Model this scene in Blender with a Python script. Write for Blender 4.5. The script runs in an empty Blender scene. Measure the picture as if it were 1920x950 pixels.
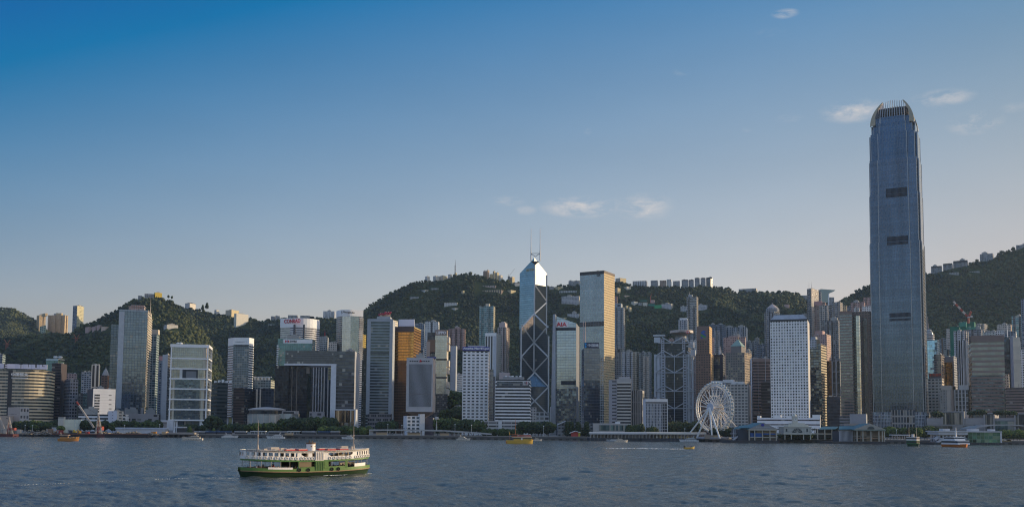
import bpy,bmesh,math,random
import numpy as np
from mathutils import Vector,Matrix
R = math.radians
rnd = random.Random(7)
scene = bpy.context.scene

# ------------------------------------------------------------------ camera
PITCH,ROLL,F,CXP,CYP = R(4.35),R(0.42),1830.0,960.0,662.0
CAM = Vector((0,0,12.4))
cam_data = bpy.data.cameras.new("camera")
cam = bpy.data.objects.new("camera",cam_data)
scene.collection.objects.link(cam)
cam_data.sensor_width = 36.0
cam_data.lens = F / 1920 * 36.0
cam_data.shift_y = (CYP - 475.0) / 1920
cam_data.clip_start,cam_data.clip_end = 1.0,30000.0
CM = Matrix.Rotation(R(90) + PITCH,3,'X') @ Matrix.Rotation(ROLL,3,'Z')
cam.matrix_world = Matrix.Translation(CAM) @ CM.to_4x4()
scene.camera = cam

# ------------------------------------------------------------------ sky, sun, exposure
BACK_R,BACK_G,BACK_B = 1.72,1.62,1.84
SUN_AZ,SUN_EL = R(76),R(11)           # azimuth to the right of the view axis
w = bpy.data.worlds.new("World"); scene.world = w; w.use_nodes = True
wt = w.node_tree; wt.nodes.clear()
def wn(t,**k):
    n = wt.nodes.new(t)
    for a,b in k.items(): setattr(n,a,b)
    return n
wout = wn('ShaderNodeOutputWorld'); bg = wn('ShaderNodeBackground'); bg.inputs['Strength'].default_value = 0.13
sky = wn('ShaderNodeTexSky',sky_type='NISHITA',sun_disc=False)
sky.sun_elevation,sky.sun_rotation = SUN_EL,SUN_AZ
sky.altitude,sky.air_density,sky.dust_density,sky.ozone_density = 0,1.0,1.8,1.5
# thin high wisps of cloud, each at its own bearing and height
tc = wn('ShaderNodeTexCoord')
nz = wn('ShaderNodeTexNoise'); nz.inputs['Scale'].default_value = 26; nz.inputs['Detail'].default_value = 9; nz.inputs['Roughness'].default_value = .68; nz.inputs['Distortion'].default_value = .35
mp = wn('ShaderNodeMapping'); mp.inputs['Scale'].default_value = (1,1,2.6)
wt.links.new(tc.outputs['Generated'],mp.inputs['Vector']); wt.links.new(mp.outputs[0],nz.inputs['Vector'])
def math_node(tree,op,a,b=None,c=None,clamp=False):
    n = tree.nodes.new('ShaderNodeMath'); n.operation = op; n.use_clamp = clamp
    for i,v in enumerate((a,b,c)):
        if v is None: continue
        if isinstance(v,(int,float)): n.inputs[i].default_value = v
        else: tree.links.new(v,n.inputs[i])
    return n.outputs[0]
def ray(px,py):
    return CM @ Vector((px - CXP,-(py - CYP),-F))
def P(px,py,Y):
    d = ray(px,py); return CAM + d * (Y / d.y)
# the evening sky deepens to blue overhead and away from the sun, and whitens towards the horizon
sx = wn('ShaderNodeSeparateXYZ'); wt.links.new(tc.outputs['Generated'],sx.inputs[0])
sc_in = wn('ShaderNodeSeparateColor'); sc_out = wn('ShaderNodeCombineColor'); wt.links.new(sky.outputs[0],sc_in.inputs[0])
top_fill = math_node(wt,'MULTIPLY',math_node(wt,'SUBTRACT',sx.outputs[2],.58),4.0,clamp=True)      # unseen sky overhead brightened as added fill for shaded walls
back = math_node(wt,'MULTIPLY',sx.outputs[1],-1.7,clamp=True)                                   # unseen sky behind the camera brightened to fill the shaded fronts
xc = math_node(wt,'MINIMUM',math_node(wt,'MAXIMUM',sx.outputs[0],-.55),.55)
zc = math_node(wt,'SUBTRACT',math_node(wt,'MINIMUM',math_node(wt,'MAXIMUM',sx.outputs[2],0.0),.45),.156)
xz,zz_,xx_ = math_node(wt,'MULTIPLY',xc,zc),math_node(wt,'MULTIPLY',zc,zc),math_node(wt,'MULTIPLY',xc,xc)
for i,co in enumerate(((1.458,-2.68,0.071,4.171,-7.565,-2.345),(1.195,-0.404,-0.117,1.523,-3.632,-1.587),(1.195,-0.22,-0.272,-0.025,1.776,-1.263))):
    q = co[0]
    for v,k in zip((zc,xc,xz,zz_,xx_),co[1:]): q = math_node(wt,'MULTIPLY_ADD',v,k,q)
    q = math_node(wt,'MINIMUM',math_node(wt,'MAXIMUM',q,.02),1.75)
    for f,k in ((back,(BACK_R,BACK_G,BACK_B)[i]),(top_fill,(3.4,3.0,2.8)[i])):
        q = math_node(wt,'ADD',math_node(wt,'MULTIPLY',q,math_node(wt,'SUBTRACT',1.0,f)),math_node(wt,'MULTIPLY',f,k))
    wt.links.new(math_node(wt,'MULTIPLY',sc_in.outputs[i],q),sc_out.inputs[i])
CLOUDS = [(1472,26,30,11,.8),(1600,208,74,26,.8),(1768,184,70,20,.75),(1828,230,62,26,.75),(1095,388,92,24,.95),
          (1208,388,64,30,.85),(950,377,40,12,.55),(985,394,26,11,.5),(1285,134,28,10,.5),(1445,62,34,12,.2),(1102,246,9,9,.4),
          (1400,244,14,7,.3),(1905,202,40,12,.35),(1480,222,34,10,.3),(822,478,16,5,.25),(895,358,16,5,.22)]
def blob(px,py,hw,hh,s):
    c = ray(px,py).normalized(); r = ray(px + hw,py).normalized(); u = ray(px,py - hh).normalized()
    vr,vu = (r - c),(u - c)
    out = []
    for v in (vr,vu):
        n = wn('ShaderNodeVectorMath',operation='DOT_PRODUCT')
        wt.links.new(tc.outputs['Generated'],n.inputs[0]); n.inputs[1].default_value = v / v.length_squared
        out.append(math_node(wt,'SUBTRACT',n.outputs['Value'],c.dot(v) / v.length_squared))
    d2 = math_node(wt,'ADD',math_node(wt,'MULTIPLY',out[0],out[0]),math_node(wt,'MULTIPLY',out[1],out[1]))
    return math_node(wt,'MULTIPLY',math_node(wt,'SUBTRACT',1.0,d2,clamp=True),s)
tot = None
for c in CLOUDS:
    b = blob(*c); tot = b if tot is None else math_node(wt,'MAXIMUM',tot,b)
# soft-edged wisps: the noise eats away the outline of each wisp
cm = math_node(wt,'MULTIPLY',math_node(wt,'MULTIPLY',math_node(wt,'SUBTRACT',nz.outputs[0],.43),4.2,clamp=True),math_node(wt,'POWER',tot,1.4))
# faint unevenness of thin high haze
n5 = wn('ShaderNodeTexNoise'); n5.inputs['Scale'].default_value = 5; n5.inputs['Detail'].default_value = 6; mp5 = wn('ShaderNodeMapping'); mp5.inputs['Scale'].default_value = (1,1,3.2); mp5.inputs['Rotation'].default_value = (0,R(14),0)
wt.links.new(tc.outputs['Generated'],mp5.inputs['Vector']); wt.links.new(mp5.outputs[0],n5.inputs['Vector'])
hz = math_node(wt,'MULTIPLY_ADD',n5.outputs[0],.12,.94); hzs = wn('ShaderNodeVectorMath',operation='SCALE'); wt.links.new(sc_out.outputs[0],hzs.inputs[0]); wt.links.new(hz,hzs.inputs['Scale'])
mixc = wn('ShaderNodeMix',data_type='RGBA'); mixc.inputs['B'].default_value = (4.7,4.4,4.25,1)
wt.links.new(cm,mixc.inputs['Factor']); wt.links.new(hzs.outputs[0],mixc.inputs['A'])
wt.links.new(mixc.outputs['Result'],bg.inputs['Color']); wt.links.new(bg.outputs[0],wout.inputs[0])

sun_d = bpy.data.lights.new("sun",'SUN'); sun_d.energy = 3.5; sun_d.angle = R(0.5); sun_d.color = (1.0,.80,.52)
sun = bpy.data.objects.new("sun",sun_d); scene.collection.objects.link(sun)
sd = Vector((math.sin(SUN_AZ) * math.cos(SUN_EL),math.cos(SUN_AZ) * math.cos(SUN_EL),math.sin(SUN_EL)))
sun.rotation_euler = sd.to_track_quat('Z','Y').to_euler()
vs = scene.view_settings
vs.view_transform,vs.look,vs.exposure,vs.gamma,vs.use_curve_mapping = 'Standard','None',0.2,1.0,False
cy = scene.cycles
cy.max_bounces,cy.diffuse_bounces,cy.glossy_bounces,cy.transmission_bounces,cy.volume_bounces,cy.transparent_max_bounces = 5,2,3,2,0,6
cy.use_adaptive_sampling = False
cy.use_denoising = True; cy.denoising_input_passes = 'RGB_ALBEDO_NORMAL'; cy.denoising_prefilter = 'NONE'
cy.pixel_filter_type = 'BLACKMAN_HARRIS'; cy.filter_width = 1.15
cy.caustics_reflective = cy.caustics_refractive = False

# ------------------------------------------------------------------ materials
MATS = {}
def newmat(name):
    m = bpy.data.materials.new(name); m.use_nodes = True
    nt = m.node_tree; return m,nt,nt.nodes['Principled BSDF']
def N(nt,t,**k):
    n = nt.nodes.new(t)
    for a,b in k.items(): setattr(n,a,b)
    return n
def rgba(c): return (c[0],c[1],c[2],1)
def mixrgb(nt,f,a,b,blend='MIX'):
    n = N(nt,'ShaderNodeMix',data_type='RGBA',blend_type=blend)
    for s,v in (('Factor',f),('A',a),('B',b)):
        if isinstance(v,(int,float)): n.inputs[s].default_value = v
        elif isinstance(v,tuple): n.inputs[s].default_value = rgba(v)
        else: nt.links.new(v,n.inputs[s])
    return n.outputs['Result']
def plain(name,col,rough=.7,metal=0.0,var=.18,scale=.25,spec=.4):
    """A painted, metal or stone surface with slight weathering."""
    if name in MATS: return MATS[name]
    m,nt,p = newmat(name)
    tcn = N(nt,'ShaderNodeTexCoord'); n1 = N(nt,'ShaderNodeTexNoise')
    n1.inputs['Scale'].default_value = scale; n1.inputs['Detail'].default_value = 5
    nt.links.new(tcn.outputs['Object'],n1.inputs['Vector'])
    k = math_node(nt,'MULTIPLY_ADD',n1.outputs[0],2 * var,1 - var)
    hs = N(nt,'ShaderNodeHueSaturation'); hs.inputs['Color'].default_value = rgba(col); nt.links.new(k,hs.inputs['Value'])
    nt.links.new(hs.outputs[0],p.inputs['Base Color'])
    p.inputs['Roughness'].default_value,p.inputs['Metallic'].default_value = rough,metal
    p.inputs['Specular IOR Level'].default_value = spec
    MATS[name] = m; return m
def glassy(name,col,rough=.08,metal=.75,tilt=.02,var=.3):
    return fac(name,col,col,wx=(0,1),wy=(0,1),metal=metal,rough=rough,tilt=tilt,var=var)
def fac(name,wall,glass,wx=(.12,.88),wy=(.3,.85),metal=0.0,rough=.15,var=.5,tilt=.015,wrough=.75,wmetal=0.0,
        blinds=.12,blindcol=(.32,.31,.28),rnd_win=False,gspec=.28,rowvar=.07,refl_streak=.14,line=None,wvar=.16,skip=0.0):
    """A facade: window cells in UV space (one UV unit is one bay by one storey), each pane with its own tint, blind and tilt."""
    if name in MATS: return MATS[name]
    m,nt,p = newmat(name)
    L = nt.links.new
    uv = N(nt,'ShaderNodeUVMap'); uv.uv_map = 'UVMap'
    sp = N(nt,'ShaderNodeSeparateXYZ'); L(uv.outputs[0],sp.inputs[0])
    u,v = sp.outputs[0],sp.outputs[1]
    fu,fv = math_node(nt,'FRACT',u),math_node(nt,'FRACT',v)
    cu,cv = math_node(nt,'FLOOR',u),math_node(nt,'FLOOR',v)
    cell = N(nt,'ShaderNodeCombineXYZ'); L(cu,cell.inputs[0]); L(cv,cell.inputs[1])
    wnz = N(nt,'ShaderNodeTexWhiteNoise',noise_dimensions='3D'); L(cell.outputs[0],wnz.inputs['Vector'])
    r1 = wnz.outputs['Value']; rc = N(nt,'ShaderNodeSeparateColor'); L(wnz.outputs['Color'],rc.inputs[0])
    if rnd_win:
        a = math_node(nt,'SUBTRACT',fu,.5); b = math_node(nt,'SUBTRACT',fv,.5)
        d = math_node(nt,'ADD',math_node(nt,'MULTIPLY',a,a),math_node(nt,'MULTIPLY',b,b))
        mask = math_node(nt,'LESS_THAN',d,wx[0] ** 2)
    else:
        def band(f,lo,hi):
            if lo <= 0 and hi >= 1: return None
            a = math_node(nt,'GREATER_THAN',f,lo); b = math_node(nt,'LESS_THAN',f,hi); return math_node(nt,'MULTIPLY',a,b)
        mu,mv = band(fu,*wx),band(fv,*wy)
        mask = mu if mv is None else (mv if mu is None else math_node(nt,'MULTIPLY',mu,mv))
        if mask is None:
            mask = math_node(nt,'ADD',1.0,0.0)
    if skip:
        mask = math_node(nt,'MULTIPLY',mask,math_node(nt,'GREATER_THAN',rc.outputs[2],skip))
    # pane tint
    k = math_node(nt,'MULTIPLY_ADD',r1,2 * var,1 - var)
    wrow = N(nt,'ShaderNodeTexWhiteNoise',noise_dimensions='1D'); L(math_node(nt,'ADD',cv,.37),wrow.inputs['W'])      # storeys differ a little
    k = math_node(nt,'MULTIPLY',k,math_node(nt,'MULTIPLY_ADD',wrow.outputs['Value'],2 * rowvar,1 - rowvar))
    tcs = N(nt,'ShaderNodeTexCoord'); mps = N(nt,'ShaderNodeMapping'); mps.inputs['Scale'].default_value = (.09,.09,.009)      # soft upright reflections painted into the glass tint
    ns = N(nt,'ShaderNodeTexNoise'); ns.inputs['Scale'].default_value = 1; ns.inputs['Detail'].default_value = 3
    L(tcs.outputs['Object'],mps.inputs[0]); L(mps.outputs[0],ns.inputs['Vector'])
    k = math_node(nt,'MULTIPLY',k,math_node(nt,'MULTIPLY_ADD',math_node(nt,'SUBTRACT',ns.outputs[0],.5),4 * refl_streak,1.0))
    g1 = N(nt,'ShaderNodeHueSaturation'); g1.inputs['Color'].default_value = rgba(glass); L(k,g1.inputs['Value'])
    gl = g1.outputs[0]
    bl = math_node(nt,'GREATER_THAN',rc.outputs[1],1 - blinds)
    if blinds > 0: gl = mixrgb(nt,math_node(nt,'MULTIPLY',bl,.75),gl,blindcol)
    # weathered wall
    tcn = N(nt,'ShaderNodeTexCoord'); mpn = N(nt,'ShaderNodeMapping'); mpn.inputs['Scale'].default_value = (.12,.12,.03)
    n1 = N(nt,'ShaderNodeTexNoise'); n1.inputs['Scale'].default_value = 1; n1.inputs['Detail'].default_value = 5
    L(tcn.outputs['Object'],mpn.inputs[0]); L(mpn.outputs[0],n1.inputs['Vector'])
    kw = math_node(nt,'MULTIPLY_ADD',n1.outputs[0],2 * wvar,1 - wvar)
    w1 = N(nt,'ShaderNodeHueSaturation'); w1.inputs['Color'].default_value = rgba(wall); L(kw,w1.inputs['Value'])
    L(mixrgb(nt,mask,w1.outputs[0],gl),p.inputs['Base Color'])
    mt = math_node(nt,'MULTIPLY',mask,math_node(nt,'MULTIPLY',metal,math_node(nt,'MULTIPLY_ADD',bl,-.6,1.0)) if blinds > 0 else metal)
    L(math_node(nt,'ADD',mt,math_node(nt,'MULTIPLY',math_node(nt,'SUBTRACT',1.0,mask),wmetal)),p.inputs['Metallic'])
    L(math_node(nt,'MULTIPLY_ADD',mask,rough - wrough,wrough),p.inputs['Roughness'])
    p.inputs['Specular IOR Level'].default_value = gspec
    if tilt > 0:
        ge = N(nt,'ShaderNodeNewGeometry')
        off = N(nt,'ShaderNodeVectorMath',operation='SUBTRACT'); L(wnz.outputs['Color'],off.inputs[0]); off.inputs[1].default_value = (.5,.5,.5)
        sc = N(nt,'ShaderNodeVectorMath',operation='SCALE'); L(off.outputs[0],sc.inputs[0]); L(math_node(nt,'MULTIPLY',mask,tilt * 2),sc.inputs['Scale'])
        ad = N(nt,'ShaderNodeVectorMath',operation='ADD'); L(ge.outputs['Normal'],ad.inputs[0]); L(sc.outputs[0],ad.inputs[1])
        nn = N(nt,'ShaderNodeVectorMath',operation='NORMALIZE'); L(ad.outputs[0],nn.inputs[0]); L(nn.outputs[0],p.inputs['Normal'])
    MATS[name] = m; return m

# ------------------------------------------------------------------ mesh helpers
def link(o): scene.collection.objects.link(o); return o
def tag(o,label=None,cat=None,group=None,kind=None):
    for k,v in (('label',label),('category',cat),('group',group),('kind',kind)):
        if v: o[k] = v
    return o
def thing(name,label,cat,loc,group=None):
    o = bpy.data.objects.new(name,None); o.empty_display_size = 1; link(o); o.location = loc
    return tag(o,label,cat,group)
def root_loc(o):
    l = Vector((0,0,0))
    while o is not None: l = l + Vector(o.location); o = o.parent
    return l
class MB:
    """Collects faces with a material slot and UVs and links them as one mesh object."""
    def __init__(s): s.v,s.f,s.m,s.uv = [],[],[],[]
    def face(s,pts,mat=0,uv=None):
        i = len(s.v); s.v += [tuple(p) for p in pts]; s.f.append(tuple(range(i,i + len(pts)))); s.m.append(mat)
        s.uv += uv if uv else [(0.5,0.5)] * len(pts); return s
    def prism(s,poly,z0,z1,side=0,top=1,bay=3.5,flo=3.6,off=None,bottom=False,top_poly=None):
        """Upright prism on a plan polygon (listed anticlockwise from above); side may be one slot per edge."""
        n = len(poly); tp = top_poly or poly
        nf = max(1,round((z1 - z0) / flo)); o = off if off is not None else rnd.randrange(50) * 20
        for i in range(n):
            a,b = poly[i],poly[(i + 1) % n]; ta,tb = tp[i],tp[(i + 1) % n]
            l = math.hypot(b[0] - a[0],b[1] - a[1]); by = bay[i] if isinstance(bay,(list,tuple)) else bay
            nb = max(1,round(l / by)); uo = o + i * 211
            s.face([(a[0],a[1],z0),(b[0],b[1],z0),(tb[0],tb[1],z1),(ta[0],ta[1],z1)],
                   side[i] if isinstance(side,(list,tuple)) else side,[(uo,o),(uo + nb,o),(uo + nb,o + nf),(uo,o + nf)])
        if top is not None: s.face([(p[0],p[1],z1) for p in tp],top)
        if bottom: s.face([(p[0],p[1],z0) for p in reversed(poly)],top if top is not None else 0)
        return s
    def box(s,c,sz,ang=0.0,mat=0,bottom=True):
        """Box centred at c in plan with its base at c.z."""
        ca,sa = math.cos(ang),math.sin(ang); hx,hy = sz[0] / 2,sz[1] / 2
        poly = [(c[0] + x * ca - y * sa,c[1] + x * sa + y * ca) for x,y in ((-hx,-hy),(hx,-hy),(hx,hy),(-hx,hy))]
        return s.prism(poly,c[2],c[2] + sz[2],mat,mat,bottom=bottom,bay=3,flo=3)
    def bar(s,a,b,r,mat=0,n=6,r2=None):
        """Round bar from a to b."""
        a,b = Vector(a),Vector(b); d = (b - a).normalized(); r2 = r if r2 is None else r2
        t = Vector((0,0,1)) if abs(d.z) < .9 else Vector((1,0,0)); x = d.cross(t).normalized(); y = d.cross(x)
        ra = [a + (x * math.cos(k * 2 * math.pi / n) + y * math.sin(k * 2 * math.pi / n)) * r for k in range(n)]
        rb = [b + (x * math.cos(k * 2 * math.pi / n) + y * math.sin(k * 2 * math.pi / n)) * r2 for k in range(n)]
        for k in range(n): s.face([ra[k],ra[(k + 1) % n],rb[(k + 1) % n],rb[k]],mat)
        s.face(ra[::-1],mat); s.face(rb,mat); return s
    def beam(s,a,b,w_,t_,nrm,mat=0):
        """Flat rectangular bar from a to b, w_ wide in the plane, t_ thick along nrm."""
        a,b = Vector(a),Vector(b); d = (b - a).normalized(); n_ = Vector(nrm).normalized(); x = d.cross(n_).normalized() * (w_ / 2); y = n_ * (t_ / 2)
        q = [-x - y,x - y,x + y,-x + y]
        for k in range(4): s.face([a + q[k],a + q[(k + 1) % 4],b + q[(k + 1) % 4],b + q[k]],mat)
        s.face([a + k for k in q[::-1]],mat); s.face([b + k for k in q],mat); return s
    def lathe(s,c,prof,n=20,mat=0,a0=0.0,a1=2 * math.pi,bay=3.5,flo=3.6):
        """Turned shape: prof lists (radius, z) from the bottom up."""
        full = abs(a1 - a0 - 2 * math.pi) < 1e-6
        for i in range(len(prof) - 1):
            (r0,z0),(r1,z1) = prof[i],prof[i + 1]
            for k in range(n):
                t0,t1 = a0 + (a1 - a0) * k / n,a0 + (a1 - a0) * (k + 1) / n
                q = []
                for (r,z,t) in ((r0,z0,t0),(r0,z0,t1),(r1,z1,t1),(r1,z1,t0)):
                    q.append((c[0] + r * math.cos(t),c[1] + r * math.sin(t),c[2] + z))
                ub = max(r0,r1) * (a1 - a0) / bay
                uvs = [(k * ub / n,z0 / flo),((k + 1) * ub / n,z0 / flo),((k + 1) * ub / n,z1 / flo),(k * ub / n,z1 / flo)]
                if r0 < 1e-6: q.pop(1); uvs.pop(1)
                elif r1 < 1e-6: q.pop(3); uvs.pop(3)
                s.face(q,mat[i] if isinstance(mat,(list,tuple)) else mat,uvs)
        if full and prof[-1][0] > 1e-6:
            s.face([(c[0] + prof[-1][0] * math.cos(a0 + 2 * math.pi * k / n),c[1] + prof[-1][0] * math.sin(a0 + 2 * math.pi * k / n),c[2] + prof[-1][1]) for k in range(n)],
                   mat[-1] if isinstance(mat,(list,tuple)) else mat)
        return s
    def build(s,name,mats,parent=None,smooth=False):
        o0 = root_loc(parent) if parent else Vector((0,0,0))
        me = bpy.data.meshes.new(name); me.from_pydata([(v[0] - o0.x,v[1] - o0.y,v[2] - o0.z) for v in s.v],[],s.f)
        uvl = me.uv_layers.new(name='UVMap'); uvl.data.foreach_set('uv',np.array(s.uv,dtype=np.float32).ravel())
        for m in (mats if isinstance(mats,(list,tuple)) else [mats]): me.materials.append(m)
        me.polygons.foreach_set('material_index',s.m)
        if smooth: me.polygons.foreach_set('use_smooth',[True] * len(s.f))
        o = bpy.data.objects.new(name,me); link(o)
        if parent: o.parent = parent
        return o
def copy_tree(o,parent=None):
    c = o.copy(); scene.collection.objects.link(c); c.parent = parent
    for ch in o.children: copy_tree(ch,c)
    return c
def np_mesh(name,V,Fq,mat,smooth=False,col=None):
    """Mesh from numpy arrays (faces all of one size)."""
    me = bpy.data.meshes.new(name); k = Fq.shape[1]
    me.vertices.add(len(V)); me.vertices.foreach_set('co',V.astype(np.float32).ravel())
    me.loops.add(Fq.size); me.loops.foreach_set('vertex_index',Fq.astype(np.int32).ravel())
    me.polygons.add(len(Fq)); me.polygons.foreach_set('loop_start',np.arange(0,Fq.size,k,dtype=np.int32))
    if smooth: me.polygons.foreach_set('use_smooth',np.ones(len(Fq),dtype=bool))
    if col is not None:
        at = me.attributes.new('tint','FLOAT','POINT'); at.data.foreach_set('value',col.astype(np.float32))
    me.update(); me.validate(); me.materials.append(mat)
    o = bpy.data.objects.new(name,me); link(o); return o
# ------------------------------------------------------------------ terrain
nrng = np.random.default_rng(3)
def vnoise(x,y,seed):
    """Smooth value noise on numpy arrays."""
    xi,yi = np.floor(x).astype(np.int64),np.floor(y).astype(np.int64); fx,fy = x - xi,y - yi
    fx,fy = fx * fx * (3 - 2 * fx),fy * fy * (3 - 2 * fy)
    def h(a,b):
        n = (a * 374761393 + b * 668265263 + seed * 982451653) & 0x7fffffff
        n = ((n ^ (n >> 13)) * 1274126177) & 0x7fffffff
        return ((n ^ (n >> 16)) & 0xffff) / 65535.0
    return (h(xi,yi) * (1 - fx) + h(xi + 1,yi) * fx) * (1 - fy) + (h(xi,yi + 1) * (1 - fx) + h(xi + 1,yi + 1) * fx) * fy
def fbm(x,y,seed,o=4):
    s,a,t = 0,1.0,0
    for i in range(o): s = s + a * vnoise(x * 2 ** i,y * 2 ** i,seed + i); t += a; a *= .5
    return s / t
# crest lines: bearing (photo column), apparent height (photo row), at a crest distance; foot distance
RIDGES = [
    (3500,2500,[(-260,560),(-80,572),(0,577),(20,578),(40,587),(60,598),(80,610),(110,628),(160,660),(220,720)]),
    (2350,1750,[(-260,640),(0,634),(60,629),(128,627),(150,612),(170,606),(190,595),(210,584),(230,572),(250,562),(268,558),(300,560),(320,568),(345,583),(370,607),(395,640),(420,685),(440,730)]),
    (2900,2150,[(160,640),(240,592),(300,575),(345,577),(365,582),(385,585),(405,590),(440,596),(470,598),(487,603),(505,600),(525,596),(600,596),(640,598),(680,600),(760,650),(850,720)]),
    (2800,2000,[(560,680),(620,625),(660,596),(683,580),(700,568),(720,555),(740,545),(760,536),(775,529),(800,527),(830,523),(850,516),(870,513),(890,514),(905,519),(925,523),(950,529),(975,531),(1040,537),(1065,535),(1090,533),(1150,530),(1165,531),(1190,536),(1220,538),(1330,539),(1350,538),(1365,541),(1380,548),(1420,549),(1450,549),(1480,547),(1505,552),(1515,560),(1560,572),(1640,590),(1760,640),(1900,700)]),
    (2700,1950,[(1480,640),(1540,592),(1575,566),(1600,552),(1630,535),(1660,527),(1700,521),(1735,515),(1760,510),(1785,503),(1810,498),(1840,489),(1862,487),(1880,475),(1900,470),(1930,461),(2010,440),(2200,410)]),
]
def crest_z(px,Yr,pts):
    xs = np.array([p[0] for p in pts],float); ys = np.array([p[1] for p in pts],float)
    py = np.interp(px,xs,ys)
    # ray through (px, py) at depth Yr, including pitch and roll
    c = np.array(CM)
    d = np.stack([px - CXP,-(py - CYP),np.full_like(px,-F)],-1) @ c.T
    return CAM.z + d[...,2] * Yr / d[...,1]
def bearing_px(X,Y):
    """Photo column of the horizon point at that bearing (close enough for the crest tables)."""
    return CXP + F * X / Y * math.cos(PITCH) - 0.0
def ground(X,Y):
    X = np.asarray(X,float); Y = np.asarray(Y,float)
    px = bearing_px(X,Y)
    wob = (fbm(X / 420 + 9,Y / 420,11,3) - .5)
    z = np.full(np.broadcast(X,Y).shape,4.0)
    z = np.where(Y > 1650,4 + np.clip((Y - 1650) / 500,0,1) * 34,z)
    for i,(Yr,Yf,pts) in enumerate(RIDGES):
        h = crest_z(px,Yr,pts)
        t = (Y - Yf) / (Yr - Yf)
        tt = np.clip(t,0,1)
        prof = tt ** 1.12
        sp = np.abs(fbm(X / 260 + i * 7 + wob * 1.2,Y / 900 + i * 3,20 + i,3) * 2 - 1)
        sp2 = fbm(X / 110 + i * 5,Y / 260,40 + i,3) - .5
        rel = (sp * 150 - 38) + sp2 * 60
        zi = h * prof - rel * np.clip(tt * (1 - tt) * 3.2,0,1) * np.clip(h / 260,0,1)
        back = np.clip((t - 1) * 1.6,0,1.2)
        zi = zi - back * 260
        z = np.maximum(z,np.where(t > 0,zi,-50))
    return z
def gz(x,y): return float(ground(np.array([x]),np.array([y]))[0])
pxs = np.arange(-240,2160,4.0); Ys = np.concatenate([np.arange(1640,3000,12.0),np.arange(3000,4300,40.0)])
PX,YY = np.meshgrid(pxs,Ys)
XX = (PX - CXP) / F * YY
ZZ = ground(XX,YY)
nr,nc = XX.shape
idx = np.arange(nr * nc).reshape(nr,nc)
quads = np.stack([idx[:-1,:-1],idx[:-1,1:],idx[1:,1:],idx[1:,:-1]],-1).reshape(-1,4)
def soil_mat():
    m,nt,p = newmat('hill_soil')
    tcn = N(nt,'ShaderNodeTexCoord'); n1 = N(nt,'ShaderNodeTexNoise'); n1.inputs['Scale'].default_value = .06; n1.inputs['Detail'].default_value = 8
    nt.links.new(tcn.outputs['Object'],n1.inputs['Vector'])
    nt.links.new(mixrgb(nt,n1.outputs[0],(.012,.028,.010),(.055,.062,.026)),p.inputs['Base Color'])
    p.inputs['Roughness'].default_value = .95; p.inputs['Specular IOR Level'].default_value = .1
    return m
hills = np_mesh('hills',np.stack([XX,YY,ZZ],-1).reshape(-1,3),quads,soil_mat(),smooth=True)
tag(hills,'steep green hills rising behind the city',kind='structure')

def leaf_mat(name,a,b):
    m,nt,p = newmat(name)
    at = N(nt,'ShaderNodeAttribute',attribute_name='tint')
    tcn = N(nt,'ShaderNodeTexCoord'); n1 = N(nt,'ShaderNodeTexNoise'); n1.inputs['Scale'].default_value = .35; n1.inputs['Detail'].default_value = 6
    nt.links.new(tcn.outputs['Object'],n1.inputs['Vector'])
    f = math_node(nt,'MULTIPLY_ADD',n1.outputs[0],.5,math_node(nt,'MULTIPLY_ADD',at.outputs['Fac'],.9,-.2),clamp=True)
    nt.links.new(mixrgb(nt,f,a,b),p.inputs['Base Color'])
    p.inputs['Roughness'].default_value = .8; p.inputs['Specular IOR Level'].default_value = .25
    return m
forest_leaf = leaf_mat('forest_leaves',(.006,.017,.012),(.088,.096,.034))
def ico(sub):
    bm = bmesh.new(); bmesh.ops.create_icosphere(bm,subdivisions=sub,radius=1.0)
    V = np.array([v.co[:] for v in bm.verts]); Fc = np.array([[v.index for v in f.verts] for f in bm.faces]); bm.free(); return V,Fc
ICV,ICF = ico(2)
def crowns(centers,radii,seed,mat,name,tints=None,lump=.32,base=(ICV,ICF),zs=.85):
    g = np.random.default_rng(seed); BV,BF = base; n = len(centers)
    j = 1 + (g.random((n,len(BV))) - .5) * 2 * lump
    a = g.random(n) * 6.283; ca,sa = np.cos(a),np.sin(a)
    X0 = BV[None,:,0] * j; Y0 = BV[None,:,1] * j; Z0 = BV[None,:,2] * j * zs
    V = np.stack([X0 * ca[:,None] - Y0 * sa[:,None],X0 * sa[:,None] + Y0 * ca[:,None],Z0],-1) * radii[:,None,None] + centers[:,None,:]
    Fx = (BF[None] + (np.arange(n) * len(BV))[:,None,None]).reshape(-1,3)
    t = np.repeat(tints if tints is not None else g.random(n),len(BV)) + (g.random(n * len(BV)) - .5) * .3
    return np_mesh(name,V.reshape(-1,3),Fx,mat,col=t)
CLEAR = []     # (x0, x1, y) sightline clearings in front of hillside houses are not cut: houses stand on their own ledges
# jittered scatter of forest crowns over every slope that faces the harbour
cx_,cy_ = np.meshgrid(np.arange(-2300,2300,7.2),np.arange(1800,3560,7.2))
cx_ = cx_ + (nrng.random(cx_.shape) - .5) * 7; cy_ = cy_ + (nrng.random(cy_.shape) - .5) * 7
cx_,cy_ = cx_.ravel(),cy_.ravel()
pp = bearing_px(cx_,cy_); k = (pp > -60) & (pp < 1980) & ((cy_ < 3260) | (pp < 140)); cx_,cy_ = cx_[k],cy_[k]
cz_ = ground(cx_,cy_)
# keep crowns the camera could see: nothing in front of them on the ray rises higher
vis = np.ones(len(cx_),bool)
for s in np.linspace(.62,.985,26):
    zz = ground(cx_ * s,cy_ * s); vis &= (cz_ + 26 - CAM.z) > (zz - CAM.z) / s
k = vis & (cz_ > 48)
cx_,cy_,cz_ = cx_[k],cy_[k],cz_[k]
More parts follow.
